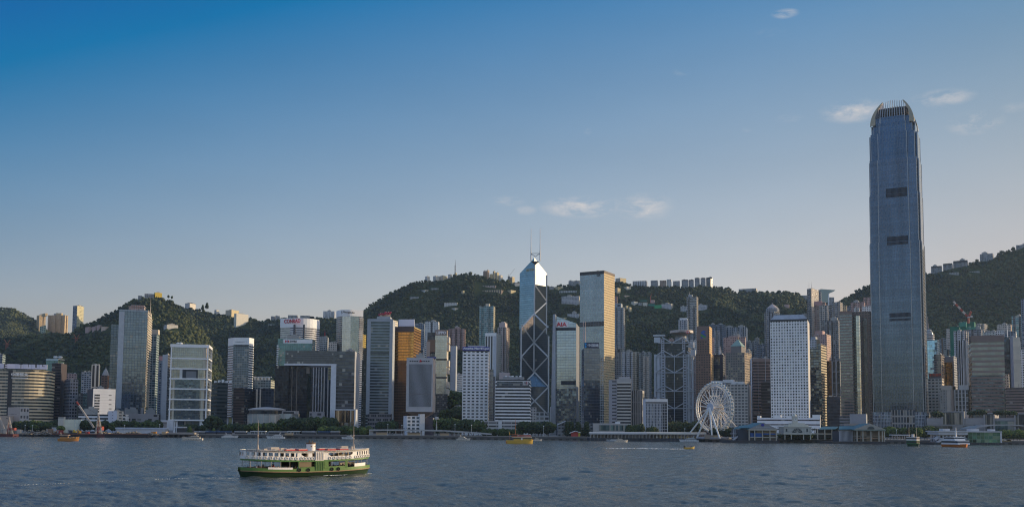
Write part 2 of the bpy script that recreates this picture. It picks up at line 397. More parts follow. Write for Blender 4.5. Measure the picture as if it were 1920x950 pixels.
# hillside houses: x0, x1, top row, bottom row, wall, label, category, group, options
HOUSES = [
 (69,86,591,624,'resG','slender tan tower with a pale green foot on the left ridge','building',None,dict(xs=74,nt=1,nd=2)),
 (90,128,590.5,624,'resG2','broad tan tower of rounded bays on the left ridge','building',None,dict(nt=3,nd=3,xs=122)),
 (137,157.5,573,608,'resY','tall pale yellow tower standing alone on the left skyline','building',None,dict(xs=145,d=20)),
 (160,174,613,625,'pink','pink terrace house lowest of a stepped cluster left of the wooded peak','house',None,dict()),
 (173,187,612,621,'pink','middle one of the pink terrace houses left of the wooded peak','house',None,dict()),
 (182,192,609.5,617,'pink','small pink house standing above the other pink terrace houses','house',None,dict()),
 (190,207,612,619,'pinkl','long lit pink house at the right end of the pink terrace houses','house',None,dict()),
 (259,267,554,559,'greyh','tiny grey hut left of the summit houses on the wooded peak','house',None,dict()),
 (271,290,550.5,557,'greyh','long grey house on the summit of the wooded peak','house',None,dict()),
 (289,304,548.5,558,'yel','bright yellow house on the summit of the wooded peak','house',None,dict(xs=291)),
 (347,367,568.5,578.5,'wht','white house with a dark hipped roof right of the wooded peak','house',None,dict(hip=1)),
 (307,334,608.5,617,'wht','pale villa on a terrace halfway down the wooded peak','house',None,dict(xs=313)),
 (402,411,581,587,'wht','small cream house among skyline trees left of the cream block','house',None,dict()),
 (423,448,581,592,'crm','cream block of flats peeping over the ridge behind the lit white block','building',None,dict()),
 (439,466,587.5,614.5,'whl','lit white block of flats on the dark slope','building',None,dict(xs=443.5,d=42)),
 (503,516,607.5,609.8,'greyh','long thin roofed house low on the dark slope','house',None,dict()),
 (508,516,592.5,600,'greyh','left one of two small grey houses on the ridge left of the white crowned hotel','house',None,dict()),
 (516,525,592,600,'greyh','right one of two small grey houses on the ridge left of the white crowned hotel','house',None,dict()),
 (540,559,590.5,597,'greyh','grey ridge house showing above the left half of the white crowned hotel','house',None,dict()),
 (563,582,591.5,598,'greyh','grey ridge house showing above the right half of the white crowned hotel','house',None,dict()),
 (606,629,583,596,'resE2','white stepped flats on the ridge left of the curved white hotel','building',None,dict(nt=2,nd=2)),
 (797,806,518.5,526.5,'wht','white cube house at the left end of the summit row','house',None,dict()),
 (812,824,517.5,525.5,'wht','left half of the long white summit house under the radio mast ridge','house',None,dict()),
 (824,839,517,525.5,'crm','long cream summit house left of the radio mast','house',None,dict()),
 (840,848,514.5,518,'wht','low lit roof between the summit house and the radio mast','house',None,dict()),
 (852,857,511.5,516,'crm','small lit hut at the foot of the radio mast','house',None,dict()),
 (789,806,543.5,548.5,'wht','low white villa on the upper slope below the summit row','house',None,dict()),
 (808,823,540,543.5,'greyh','long grey villa roof right of the low white villa','house',None,dict()),
 (833,859,567,574.5,'wht','wide cream villa with a lit colonnade on the sunlit slope','house',None,dict()),
 (846,861,577.5,584,'wht','small white villa below the wide cream villa','house',None,dict()),
 (769,786,556,560.5,'greyh','dim low villas half hidden on the shaded slope','house',None,dict()),
 (906,912,508,516,'resH','left tower of the brown pair right of the radio mast','building',None,dict()),
 (912,917.5,506.5,516,'resHl','right taller tower of the brown pair right of the radio mast','building',None,dict()),
 (918,926,513.5,521,'yel2','low cream flats right of the brown pair of towers','building',None,dict()),
 (924,929,508.5,521,'crm','taller cream flats in the summit cluster','building',None,dict()),
 (929,936,511,521.5,'crm','second cream flats in the summit cluster, left of the white stack','building',None,dict()),
 (935,943,516,524.5,'wht','white stacked flats at the right end of the summit cluster','building',None,dict()),
 (952,957,518,524.5,'greyh','grey half built block under the thin crane','building',None,dict()),
 (957,965,519,524.5,'crm','pale flats just right of the thin crane','building',None,dict()),
 (893,932,535.5,542,'terr','upper one of the two long terraces of slope flats','building',None,dict()),
 (892,944,544,550.5,'terr2','lower longer one of the two long terraces of slope flats','building',None,dict()),
 (865,871.5,545,551,'crm','small lone lit house left of the long terraces','house',None,dict()),
 (950,967.5,544,553,'yel2','cream double block of flats right of the long terraces','building',None,dict()),
 (961,975,531,538.5,'wht','white house just left of the angular mast tower','house',None,dict(xs=966)),
 (1030,1038.5,537,544,'greyh','grey slope flats just right of the angular mast tower','building',None,dict()),
 (1039,1056,538,544,'yel2','row of lit gable houses right of the angular mast tower','building',None,dict()),
 (1049,1083,545,551.5,'terr3','row of five grey bay fronted slope flats','building',None,dict()),
 (1053,1088,555,573.5,'resE3','broad pale grey slab of flats left of the square silver tower','building',None,dict()),
 (1064,1088,588,598,'resE4','grey gabled flats above the red letters tower','building',None,dict(xs=1085)),
 (1052,1066,595.5,600,'crm','low cream wing left of the grey gabled flats','building',None,dict()),
 (1066,1078,526.5,535,'resB2','left half of the flats on the ridge left of the square silver tower','building',None,dict()),
 (1077,1088,526,535,'resB2','right half of the flats on the ridge left of the square silver tower','building',None,dict()),
 (1153,1163.5,540,551,'crm','cream flats touching the gold lit flank of the square silver tower','building',None,dict(xs=1158)),
 (1154,1174,521.5,527,'crm','cream ridge house right of the gold lit flank','house',None,dict()),
 (1169,1183,537.5,544,'whl','lit white villa high on the slope right of the gold lit flank','house',None,dict()),
 (1164,1183,554,559,'pinkl','long low lit terrace on the slope right of the gold lit flank','house',None,dict()),
 (1172,1178,573,580,'crm','upper half of the stepped lit house low on the slope','house',None,dict()),
 (1177.5,1184,576,586,'crm','lower half of the stepped lit house low on the slope','house',None,dict()),
 (1183,1196,565.5,574,'whl','leftmost pale block in the row beside the bright green netting','building',None,dict()),
 (1197,1203.5,567,573.5,'greyh','middle small grey block in the row beside the bright green netting','building',None,dict()),
 (1205,1214,567,574.5,'whl','third pale block in the row, next to the bright green netting','building',None,dict()),
 (1200,1214,562.5,566.5,'net1','dark teal netted roof behind the row of pale blocks','building site',None,dict()),
 (1215,1228,569.5,575,'net1','teal netted wall between the pale block and the bright green netting','building site',None,dict()),
 (1227,1243,571.5,579.5,'net2','bright green netted building on the slope','building site',None,dict()),
 (1219,1228,562.5,568.5,'pink','small pink roofed house above the bright green netting','house',None,dict()),
 (1239,1262.5,569.5,582,'resE3','white slab of flats right of the bright green netting','building',None,dict(xs=1258)),
 (1186,1214,526.5,531.5,'terr3','long low grey terrace on the ridge with a ribbed roof','building',None,dict()),
 (1220,1234,525.5,533,'resB2','grey ridge flats starting the row right of the dip','building',None,dict()),
 (1237,1249.5,525.5,532,'resH','brownish ridge flats second in the row right of the dip','building',None,dict()),
 (1250,1259,523.5,530.5,'wht','white ridge house with a dark cap third in the row','building',None,dict()),
 (1262,1275,526.5,533,'resB2','low grey ridge flats right of the white ridge house','building',None,dict()),
 (1278,1290.5,524.5,533.5,'resB2','wide grey ridge flats left of the three ridge towers','building',None,dict()),
 (1291,1301,524.5,533,'resB2','grey ridge flats touching the three ridge towers','building',None,dict()),
 (1302.5,1312,521,533,'resB2','left one of the three ridge towers','building',None,dict()),
 (1313.5,1323,521,533.5,'resB2','middle one of the three ridge towers','building',None,dict()),
 (1324,1336,520.5,534,'resB2','right one of the three ridge towers with a lit corner','building',None,dict(xs=1332)),
 (1276,1288,574,586,'resE4','white slab of flats showing left of the tall slender grey tower','building',None,dict()),
 (1308,1327,571.5,583.5,'resE3','white slab of flats showing right of the tall slender grey tower','building',None,dict()),
 (1385,1420,541,544.5,'greyh','long low roofed house on the ridge above the domed flats','house',None,dict()),
 (1470,1480,571,577,'pink','small pinkish villa on the dark slope left of the very tall flats','house',None,dict()),
 (1500,1514,553.5,559,'greyh','flat roofed ridge house left of the very tall flats','house',None,dict()),
 (1745.5,1766.5,499.5,512,'resB2','lowest grey block of the rising row right of the tallest tower','building',None,dict(nt=2,nd=3)),
 (1768,1786.5,494.5,506,'resB2','second grey block of the rising row right of the tallest tower','building',None,dict(nt=2,nd=3)),
 (1787,1815,489.5,503,'resB2','third and widest grey block of the rising row right of the tallest tower','building',None,dict(nt=3,nd=3)),
 (1837,1863,475.5,489,'resB2','grey block standing apart on the right ridge','building',None,dict(nt=2,nd=3)),
 (1905,1930,458.5,469,'resB2','highest ridge block cut by the right edge of the picture','building',None,dict(nt=2,nd=3)),
 (1780,1799,510.5,517.5,'greyh','left pale house low on the dark right slope','house',None,dict()),
 (1817,1838,508.5,514,'greyh','right pale house low on the dark right slope','house',None,dict()),
]
def hitground(px,py,y0=1700):
    d = ray(px,py); ys = np.arange(y0,4200,6.0); X = d.x / d.y * ys; Zr = CAM.z + d.z / d.y * ys
    k = np.nonzero(Zr < ground(X,ys))[0]
    return float(ys[k[0]]) if len(k) else None
house_y = []
for h in HOUSES:
    y = None; yb = h[3]
    while y is None and yb < h[3] + 60: y = hitground((h[0] + h[1]) / 2,yb); yb += 1.0
    house_y.append(y)
# thin the forest where houses look out through it
cam_r,cam_u,cam_f = np.array(CM)[:,0],np.array(CM)[:,1],-np.array(CM)[:,2]
def project(X,Y,Z):
    v = np.stack([X,Y,Z - CAM.z],-1); dpt = v @ cam_f
    return CXP + F * (v @ cam_r) / dpt,CYP - F * (v @ cam_u) / dpt
ppx,ppy = project(cx_,cy_,cz_ + 6); keep = np.ones(len(cx_),bool)
for h,y in zip(HOUSES,house_y):
    xm = (h[0] + h[1]) / 2; y = y or 2800
    keep &= ~((ppx > h[0] - 3) & (ppx < h[1] + 3) & (cy_ > y - 90) & (cy_ < y + 22) & (ppy < h[3] - 2.2))
cx_,cy_,cz_ = cx_[keep],cy_[keep],cz_[keep]
# ------------------------------------------------------------------ forest (nobody could count it)
rr = 2.4 + nrng.random(len(cx_)) ** 3 * 4.2
patch = fbm(cx_ / 60,cy_ / 60,77,3)  # paler leaf patches, partly standing in for sunlit slope
forest = crowns(np.stack([cx_,cy_,cz_ + rr * .45],-1),rr,5,forest_leaf,'forest',tints=np.clip(patch * 1.7 - .5 + (nrng.random(len(cx_)) - .5) * .6,0,1),base=ico(1),lump=.4)
tag(forest,'dense green forest covering the hills behind the city',kind='stuff')
print('forest crowns',len(cx_))

# ------------------------------------------------------------------ water
def water():
    nA = 1250
    rad = [60.0]
    while rad[-1] < 1250: rad.append(rad[-1] + max(.30,.0033 * rad[-1]))
    rad = np.array(rad)
    far = np.array([1400,1800,2600,4000,7000.0])
    rad = np.concatenate([rad,far])
    ang = np.linspace(R(-31),R(31),nA)
    A,Rr = np.meshgrid(ang,rad); X,Y = Rr * np.sin(A),Rr * np.cos(A)
    g = np.random.default_rng(12); Z = np.zeros_like(X); ox = np.zeros_like(X); oy = np.zeros_like(X)
    step = np.maximum(.30,.0033 * Rr)
    for i in range(90):
        lam = 1.1 * (20 / 1.1) ** (g.random() ** 1.25); th = R(205) + g.normal() * .75; kx,ky = math.cos(th) * 2 * math.pi / lam,math.sin(th) * 2 * math.pi / lam
        amp = .0135 * lam ** .42; ph = g.random() * 6.283
        fade = np.clip(lam / (step * 3.0) - .6,0,1)
        q = kx * X + ky * Y + ph; Z += amp * fade * np.sin(q); ox += -amp * .7 * fade * math.cos(th) * np.cos(q); oy += -amp * .7 * fade * math.sin(th) * np.cos(q)
    gust = .65 + .7 * fbm(X / 70,Y / 110,90,3)
    Z *= gust; X = X + ox * gust; Y = Y + oy * gust
    Z[rad.size - 6:,:] = 0
    nr,nc = X.shape; idx = np.arange(nr * nc).reshape(nr,nc)
    q = np.stack([idx[:-1,:-1],idx[:-1,1:],idx[1:,1:],idx[1:,:-1]],-1).reshape(-1,4)
    m,nt,p = newmat('sea_water')
    p.inputs['Base Color'].default_value = (.082,.088,.080,1); p.inputs['Roughness'].default_value = .17; p.inputs['IOR'].default_value = 1.333
    tcn = N(nt,'ShaderNodeTexCoord')
    mp = N(nt,'ShaderNodeMapping'); mp.inputs['Scale'].default_value = (.55,.9,1); mp.inputs['Rotation'].default_value = (0,0,R(25))
    n1 = N(nt,'ShaderNodeTexNoise'); n1.inputs['Scale'].default_value = 1.3; n1.inputs['Detail'].default_value = 5; n1.inputs['Roughness'].default_value = .62
    nt.links.new(tcn.outputs['Object'],mp.inputs[0]); nt.links.new(mp.outputs[0],n1.inputs['Vector'])
    n2 = N(nt,'ShaderNodeTexNoise'); n2.inputs['Scale'].default_value = .16; n2.inputs['Detail'].default_value = 3
    nt.links.new(mp.outputs[0],n2.inputs['Vector'])
    hsum = math_node(nt,'ADD',n1.outputs[0],math_node(nt,'MULTIPLY',n2.outputs[0],1.6))
    b = N(nt,'ShaderNodeBump'); b.inputs['Strength'].default_value = .9; b.inputs['Distance'].default_value = .30
    nt.links.new(hsum,b.inputs['Height']); nt.links.new(b.outputs[0],p.inputs['Normal'])
    o = np_mesh('water',np.stack([X,Y,Z],-1).reshape(-1,3),q,m,smooth=True)
    tag(o,'dark blue choppy harbour water',kind='structure')
    # the rest of the harbour, round and behind the camera
    mb = MB(); outer = [(math.sin(R(31 + k * 298 / 24)) ,math.cos(R(31 + k * 298 / 24))) for k in range(25)]
    for k in range(24):
        a,b_ = outer[k],outer[k + 1]
        mb.face([(a[0] * 2.0,a[1] * 2.0,0),(a[0] * 7000,a[1] * 7000,0),(b_[0] * 7000,b_[1] * 7000,0),(b_[0] * 2.0,b_[1] * 2.0,0)][::-1])
    a,b_ = (math.sin(R(-31)),math.cos(R(-31))),(math.sin(R(31)),math.cos(R(31)))
    mb.face([(a[0] * 2,a[1] * 2,0),(b_[0] * 2,b_[1] * 2,0),(b_[0] * 60,b_[1] * 60,0),(a[0] * 60,a[1] * 60,0)])
    tag(mb.build('harbour_water',m),'harbour water beyond the picture',kind='structure')
water()

# ------------------------------------------------------------------ the city's flat ground and quay
def shore_y(px):
    """Distance of the quay edge at a photo column."""
    return float(np.interp(px,[-300,0,300,700,900,1100,1300,1450,1700,1920,2250],[1010,1010,1015,1020,1015,1010,1000,960,940,930,930]))
def city_ground():
    m = plain('paving',(.20,.19,.18),.9,var=.3,scale=.05)
    mb = MB(); px = list(range(-300,2260,40))
    q = [((p - CXP) / F * shore_y(p),shore_y(p)) for p in px]; bk = [((p - CXP) / F * 1700,1700) for p in px]
    for i in range(len(px) - 1):
        mb.face([(*q[i],3.2),(*q[i + 1],3.2),(*bk[i + 1],3.8),(*bk[i],3.8)])
    tag(mb.build('city_ground',m),'flat paved ground under the waterfront city',kind='structure')
    sm = fac('quay_stone',(.10,.095,.09),(.03,.03,.03),wx=(.1,.6),wy=(.0,.55),blinds=0,tilt=0,wvar=.4)
    mb = MB(); 
    for i in range(len(px) - 1):
        l = math.hypot(q[i + 1][0] - q[i][0],q[i + 1][1] - q[i][1]); nb = round(l / 7)
        mb.face([(*q[i],-1),(*q[i + 1],-1),(*q[i + 1],3.2),(*q[i],3.2)],0,[(0,0),(nb,0),(nb,1),(0,1)])
        mb.face([(q[i][0],q[i][1],3.2),(q[i + 1][0],q[i + 1][1],3.2),(q[i + 1][0],q[i + 1][1],3.9),(q[i][0],q[i][1],3.9)],1)
        mb.face([(q[i][0],q[i][1],3.9),(q[i + 1][0],q[i + 1][1],3.9),(q[i + 1][0],q[i + 1][1] + .8,3.9),(q[i][0],q[i][1] + .8,3.9)],1)
    tag(mb.build('quay',[sm,plain('quay_coping',(.30,.27,.24),.9,var=.35,scale=.1)]),'dark stone quay along the far shore',kind='structure')
city_ground()

# ------------------------------------------------------------------ the near shore behind the camera (mirrored in the glass fronts)
def near_shore():
    g = random.Random(77); mb = MB()
    mb.face([(-2600,-60,2.5),(-2600,-2500,2.5),(2600,-2500,2.5),(2600,-60,2.5)],0); mb.face([(-2600,-60,-1),(-2600,-60,2.5),(2600,-60,2.5),(2600,-60,-1)],0)
    for k in range(150):
        x,y = g.uniform(-2300,2300),-g.uniform(120,900); w_,d_,h_ = g.uniform(22,60),g.uniform(22,45),g.uniform(25,95) * (1.6 if g.random() < .15 else 1)
        mb.box((x,y,2.5),(w_,d_,h_),g.uniform(-.4,.4),g.choice((1,2,3)))
    tag(mb.build('near_shore',[plain('near_ground',(.16,.15,.14),.9),plain('near_block_grey',(.20,.19,.19),.85),plain('near_block_tan',(.26,.22,.18),.85),plain('near_block_dark',(.08,.085,.10),.6)]),'town on the near shore behind the viewer',kind='structure')
near_shore()

# ------------------------------------------------------------------ haze
def haze(density=3.0e-5):
    m,nt,p = newmat('haze_air'); nt.nodes.remove(p)
    v = N(nt,'ShaderNodeVolumePrincipled'); v.inputs['Density'].default_value = density; v.inputs['Color'].default_value = (.55,.75,1.0,1); v.inputs['Anisotropy'].default_value = .25
    nt.links.new(v.outputs[0],nt.nodes['Material Output'].inputs['Volume'])
    mb = MB(); mb.box((0,1900,-6),(9000,5600,620))
    o = mb.build('haze',m); tag(o,'thin blue haze over the harbour',kind='stuff'); o.display_type = 'WIRE'
haze()
# ------------------------------------------------------------------ buildings: placed by bearing, apparent height and distance
def M(v): return Vector((v[0],v[1]))
class Face:
    """An upright wall plane: o = left end seen from outside, u = along, n = outward, w = width."""
    def __init__(s,a,b):
        s.o = Vector((a[0],a[1],0)); d = Vector((b[0] - a[0],b[1] - a[1],0)); s.w = d.length; s.u = d / s.w; s.n = Vector((s.u.y,-s.u.x,0))
    def hit(s,px,py,out=0.0):
        d = ray(px,py); t = (s.o + s.n * out - CAM).dot(s.n) / d.dot(s.n); return CAM + d * t
    def uz(s,px,py):
        h = s.hit(px,py); return (h - s.o).dot(s.u),h.z
    def pt(s,u,z,out=0.0): 
        q = s.o + s.u * u + s.n * out; return Vector((q.x,q.y,z))
class Bld: pass
ROOF = lambda: plain('roof_concrete',(.22,.21,.20),.9)
PLANT = lambda: plain('plant_room_render',(.36,.35,.33),.85)
def footprint(x0,x1,yt,Y,xs=None,sw='R',d=None):
    if xs is None: xs = x1 - .07 * (x1 - x0) if sw == 'R' else x0 + .07 * (x1 - x0)
    q = P(xs,yt,Y); B_ = M(q); al = math.atan2(q.x,q.y)
    p = Vector((math.cos(al),-math.sin(al))); v = Vector((math.sin(al),math.cos(al)))
    m0,m1 = P(x0,yt,Y).x / Y,P(x1,yt,Y).x / Y
    if sw == 'L': m0,m1,p = m1,m0,-p
    ws = abs(m1 * Y - q.x) * math.cos(al); wf = abs(m0 * Y - q.x) * math.cos(al)
    d = d or max(20.0,min(45,.8 * wf))
    ps = math.asin(max(.02,min(.96,ws / d)))
    e = -p * math.cos(ps) + v * math.sin(ps); g = p * math.sin(ps) + v * math.cos(ps)
    A = B_ + e * ((m0 * B_.y - B_.x) / (e.x - m0 * e.y)); C = B_ + g * ((m1 * B_.y - B_.x) / (g.x - m1 * g.y))
    return (A,B_,C,A + C - B_) if sw == 'R' else (B_,A,A + C - B_,C)   # anticlockwise: front edge is poly[0]->poly[1]
def notch(a,b,n,dep,frac=.42):
    """Points along a->b with n recesses of depth dep to the left of the edge (inside the plan)."""
    a,b = M(a),M(b); u = (b - a); inn = Vector((-u.y,u.x)).normalized() * dep; out = []
    for i in range(n):
        s0,s1 = (i + .5 - frac / 2) / n,(i + .5 + frac / 2) / n
        out += [a + u * s0,a + u * s0 + inn,a + u * s1 + inn,a + u * s1]
    return out
def bld(name,label,x0,x1,yt,Y,sty,ss=None,xs=None,sw='R',d=None,cat='building',yb=None,z0=None,h=3.5,b=3.6,nt=0,pr=1,roof=None,group=None,parapet=1.1,bs=None,rd=0.0,nd=2.6):
    """A tower: front face x0..xs, side face xs..x1 (sw R) or x0..xs (sw L)."""
    r = Bld(); poly = footprint(x0,x1,yt,Y,xs,sw,d); r.poly = poly
    r.F = Face(poly[0],poly[1]); r.S = Face(poly[1],poly[2]) if sw == 'R' else Face(poly[3],poly[0])
    r.z1 = P(xs if xs else (x0 + x1) / 2,yt,r.F.o.y + r.F.u.y * r.F.w / 2).z
    c = (poly[0] + poly[2]) / 2
    r.z0 = z0 if z0 is not None else (P((x0 + x1) / 2,yb,Y).z if yb else min(gz(*q) for q in poly) - 3)
    r.root = thing(name,label,cat,(c.x,c.y,r.z0),group); r.c = c
    ss = ss or sty; mats = [sty,ss,roof or ROOF()]
    mb = MB(); fr,sd_ = 0,1
    if nt:
        n2 = max(1,round(nt * r.S.w / r.F.w)); pl,sl = [],[]
        for i in range(4):
            a,q = poly[i],poly[(i + 1) % 4]; f_ = i in (0,2)
            pts = [M(a)] + notch(a,q,nt if f_ else n2,nd); pl += pts; sl += [0 if f_ else 1] * len(pts)
        mb.prism(pl,r.z0,r.z1,sl,None,b,h)
        mb.face([(p_[0],p_[1],r.z1) for p_ in pl],2)
    elif rd:
        k = 1 if sw == 'R' else 0
        ang = []; a,q,e = (poly[0],poly[1],poly[2]) if sw == 'R' else (poly[3],poly[0],poly[1])
        u1,u2 = (q - a).normalized(),(e - q).normalized(); rd = min(rd,(q - a).length * .8,(e - q).length * .8)
        arc = [q - u1 * rd * (1 - math.sin(t)) + u2 * rd * (1 - math.cos(t)) for t in np.linspace(0,math.pi / 2,9)]
        if sw == 'R': pl = [poly[0]] + arc + [poly[2],poly[3]]; sl = [0] + [1] * 8 + [1,0,1]
        else: pl = arc + [poly[1],poly[2],poly[3]]; sl = [1] * 8 + [0,1,0,1]
        mb.prism(pl,r.z0,r.z1,sl,2,b,h,off=0)
    else:
        mb.prism(poly,r.z0,r.z1,[0,1,0,1],None,[b,bs or b,b,bs or b],h)
        # parapet with a sunken roof
        ins = [c + (p_ - c) * (1 - 1.0 / max(4,(p_ - c).length)) for p_ in poly]
        for i in range(4):
            a,q,ai,qi = poly[i],poly[(i + 1) % 4],ins[i],ins[(i + 1) % 4]
            mb.face([(*a,r.z1),(*q,r.z1),(*qi,r.z1),(*ai,r.z1)],2); mb.face([(*ai,r.z1),(*qi,r.z1),(*qi,r.z1 - parapet),(*ai,r.z1 - parapet)],2)
        mb.face([(*p_,r.z1 - parapet) for p_ in ins],2)
    r.walls = mb.build('walls',mats,r.root)
    u,n_ = r.F.u,-r.F.n
    L_,D_ = r.F.w,(poly[3] - poly[0]).length if sw == 'R' else (poly[2] - poly[1]).length
    r.L,r.D = L_,D_; r.ang = math.atan2(u.y,u.x)
    g = random.Random(label)
    for k in range(pr):
        w_,dd,hh = L_ * g.uniform(.22,.45),D_ * g.uniform(.25,.5),g.uniform(3,6.5) * min(1.2,max(.5,L_ / 30))
        cu = L_ * (.5 + g.uniform(-.22,.22)) if pr == 1 else L_ * (k + .5 + g.uniform(-.15,.15)) / pr
        if pr > 1: w_ *= .7
        q = r.F.o + u * cu + n_ * D_ * g.uniform(.4,.6)
        m_ = MB(); m_.box((q.x,q.y,r.z1 - parapet),(w_,dd,hh),r.ang); 
        m_.box((q.x,q.y,r.z1 - parapet + hh),(w_ * .4,dd * .4,hh * .35),r.ang)
        m_.build('plant_room',PLANT(),r.root)
    if r.z1 - r.z0 > 34 and L_ > 9 and cat == 'building' and not nt:      # small roof clutter: units, tanks, an aerial
        GEAR = [plain('roof_unit_pale',(.46,.45,.43),.7),plain('roof_unit_dark',(.16,.15,.15),.8)]
        for k in range(g.randint(3,6)):
            m_ = MB(); q = r.F.o + u * L_ * g.uniform(.1,.9) + n_ * D_ * g.uniform(.12,.8); a_ = g.uniform(1.2,3.4); m_.box((q.x,q.y,r.z1 - parapet),(a_,g.uniform(1.2,3),parapet + g.uniform(.4,2.0)),r.ang); m_.build('roof_unit',GEAR[g.randrange(2)],r.root)
        if g.random() < .5: m_ = MB(); q = r.F.o + u * L_ * g.uniform(.2,.8) + n_ * D_ * .5; m_.bar((q.x,q.y,r.z1 - parapet),(q.x,q.y,r.z1 + g.uniform(4,9)),.16,0,5); m_.build('aerial',GEAR[1],r.root)
    return r
def panel(r,f,x0,y0,x1,y1,name,mat,out=.5,parent=None,uv=None,dep=.8):
    """A flat slab fixed to a face, spanning photo rows y0 (top) to y1."""
    ul,zt = f.uz(x0,y0); ur,zb = f.uz(x1,y1)
    if y1 >= 783 and zb < 30: zb = 2.6        # whatever reaches the street stands on it
    return slab(r,f,ul,ur,zb,zt,name,mat,out,parent,uv,dep)
def slab(r,f,u0,u1,zb,zt,name,mat,out=.5,parent=None,uv=None,dep=.8):
    mb = MB(); add_slab(mb,f,u0,u1,zb,zt,out,dep,0,uv); return mb.build(name,mat,parent or r.root)
def add_slab(mb,f,u0,u1,zb,zt,out=.5,dep=.8,mat=0,uv=None):
    a,b = f.pt(u0,0,out),f.pt(u1,0,out); c,d = f.pt(u1,0,out - dep),f.pt(u0,0,out - dep)
    nb,nf = uv or (1,1)
    mb.face([(a.x,a.y,zb),(b.x,b.y,zb),(b.x,b.y,zt),(a.x,a.y,zt)],mat,[(0,0),(nb,0),(nb,nf),(0,nf)])
    mb.face([(b.x,b.y,zb),(c.x,c.y,zb),(c.x,c.y,zt),(b.x,b.y,zt)],mat); mb.face([(d.x,d.y,zb),(a.x,a.y,zb),(a.x,a.y,zt),(d.x,d.y,zt)],mat)
    mb.face([(a.x,a.y,zt),(b.x,b.y,zt),(c.x,c.y,zt),(d.x,d.y,zt)],mat); mb.face([(d.x,d.y,zb),(c.x,c.y,zb),(b.x,b.y,zb),(a.x,a.y,zb)],mat)
    return mb
_tc = {}
def lettering(parent,f,s,x0,y0,x1,y1,mat,out=.9,name='lettering',ext=.12,bold=0.0):
    """Raised letters on a face filling the photo box x0..x1, y0..y1."""
    cu = bpy.data.curves.new(name,'FONT'); cu.body = s; cu.size = 1; cu.offset = bold; cu.resolution_u = 3
    t = bpy.data.objects.new(name,cu); link(t); bpy.context.view_layer.update()
    me = bpy.data.meshes.new_from_object(t.evaluated_get(bpy.context.evaluated_depsgraph_get())); bpy.data.objects.remove(t); bpy.data.curves.remove(cu)
    n = len(me.vertices); co = np.empty(n * 3); me.vertices.foreach_get('co',co); co = co.reshape(-1,3)
    lo,hi = co.min(0),co.max(0); sz = np.maximum(hi - lo,1e-6)
    ul,zt = f.uz(x0,y0); ur,zb = f.uz(x1,y1); o0 = root_loc(parent)
    front = []
    for c in co:
        q = f.pt(ul + (c[0] - lo[0]) / sz[0] * (ur - ul),zb + (c[1] - lo[1]) / sz[1] * (zt - zb),out) - o0
        front.append((q.x,q.y,q.z))
    mb = bpy.data.meshes.new(name); mb.from_pydata(front,[],[tuple(p.vertices) for p in me.polygons])
    bm = bmesh.new(); bm.from_mesh(mb)
    ex = bmesh.ops.extrude_face_region(bm,geom=bm.faces[:]); bmesh.ops.translate(bm,vec=-f.n * ext,verts=[e for e in ex['geom'] if isinstance(e,bmesh.types.BMVert)])
    bmesh.ops.recalc_face_normals(bm,faces=bm.faces[:]); bm.to_mesh(mb); bm.free(); bpy.data.meshes.remove(me)
    mb.materials.append(mat); o = bpy.data.objects.new(name,mb); link(o); o.parent = parent; return o
def mast(parent,px,ytop,ybot,Y,rad=.45,mat=None,name='mast',n=6):
    a,b = P(px,ybot,Y),P(px,ytop,Y); b = Vector((a.x,a.y,b.z))
    mb = MB(); mb.bar(a,a + (b - a) * .55,rad,0,n,rad * .8); mb.bar(a + (b - a) * .55,b,rad * .55,0,n,rad * .3)
    return mb.build(name,mat or plain('mast_paint',(.5,.48,.46),.5),parent)

# paints and facades
WHITE = plain('white_paint',(.82,.81,.80),.6,var=.1)
DARK = plain('dark_metal',(.03,.03,.035),.5)
GREY = plain('grey_concrete',(.38,.34,.35),.85)
BLACKL = plain('black_letters',(.02,.02,.02),.5,var=0)
WHITEL = plain('white_letters',(.8,.8,.8),.5,var=0)
REDL = plain('red_letters',(.55,.02,.03),.5,var=0)
BLUEL = plain('blue_sign_paint',(.035,.04,.30),.4,var=.05)
LOUVRE = fac('louvre',(.10,.11,.13),(.015,.017,.022),wx=(.22,.9),wy=(0,1),blinds=0,tilt=0,gspec=.05)
f_bandbeige = fac('beige_banded',(.46,.40,.30),(.09,.11,.12),wx=(.03,1),wy=(.38,.92),metal=.55,rough=.12,var=.3,tilt=.01)
f_bandbeige_lit = fac('sunlit_beige_banded',(.60,.50,.34),(.03,.035,.04),wx=(0,1),wy=(.42,.9),metal=.2,blinds=.05)  # golden sunlight on the beige bands put into this colour
f_tealglass = fac('teal_glass',(.15,.22,.23),(.10,.18,.19),wx=(.06,.94),wy=(.14,.92),metal=.65,rough=.1,var=.15,tilt=.008)
f_browndark = fac('dark_brown',(.075,.058,.055),(.018,.018,.022),wx=(0,1),wy=(.25,.7),metal=.3,rough=.12,blinds=.04)
f_greygrid = fac('grey_grid',(.27,.27,.30),(.02,.022,.03),wx=(.14,.8),wy=(.25,.82),rough=.15,blinds=.08)
f_greygrid2 = fac('pale_grey_grid',(.42,.42,.43),(.03,.035,.045),wx=(.15,.8),wy=(.28,.8),blinds=.15)
f_darkblue = fac('dark_blue_glass',(.055,.06,.07),(.045,.06,.085),wx=(.05,.95),wy=(.1,.95),metal=.5,rough=.08,var=.4,blinds=.05,tilt=.02)
f_whitegrid = fac('white_grid',(.80,.79,.78),(.025,.028,.035),wx=(.22,.80),wy=(.30,.72),blinds=.1)
f_whiteslit = fac('white_slits',(.70,.69,.68),(.025,.028,.035),wx=(.18,.72),wy=(0,1),blinds=.0)
f_whiteband = fac('white_banded',(.74,.73,.73),(.025,.03,.04),wx=(0,1),wy=(.45,.95),blinds=.08)
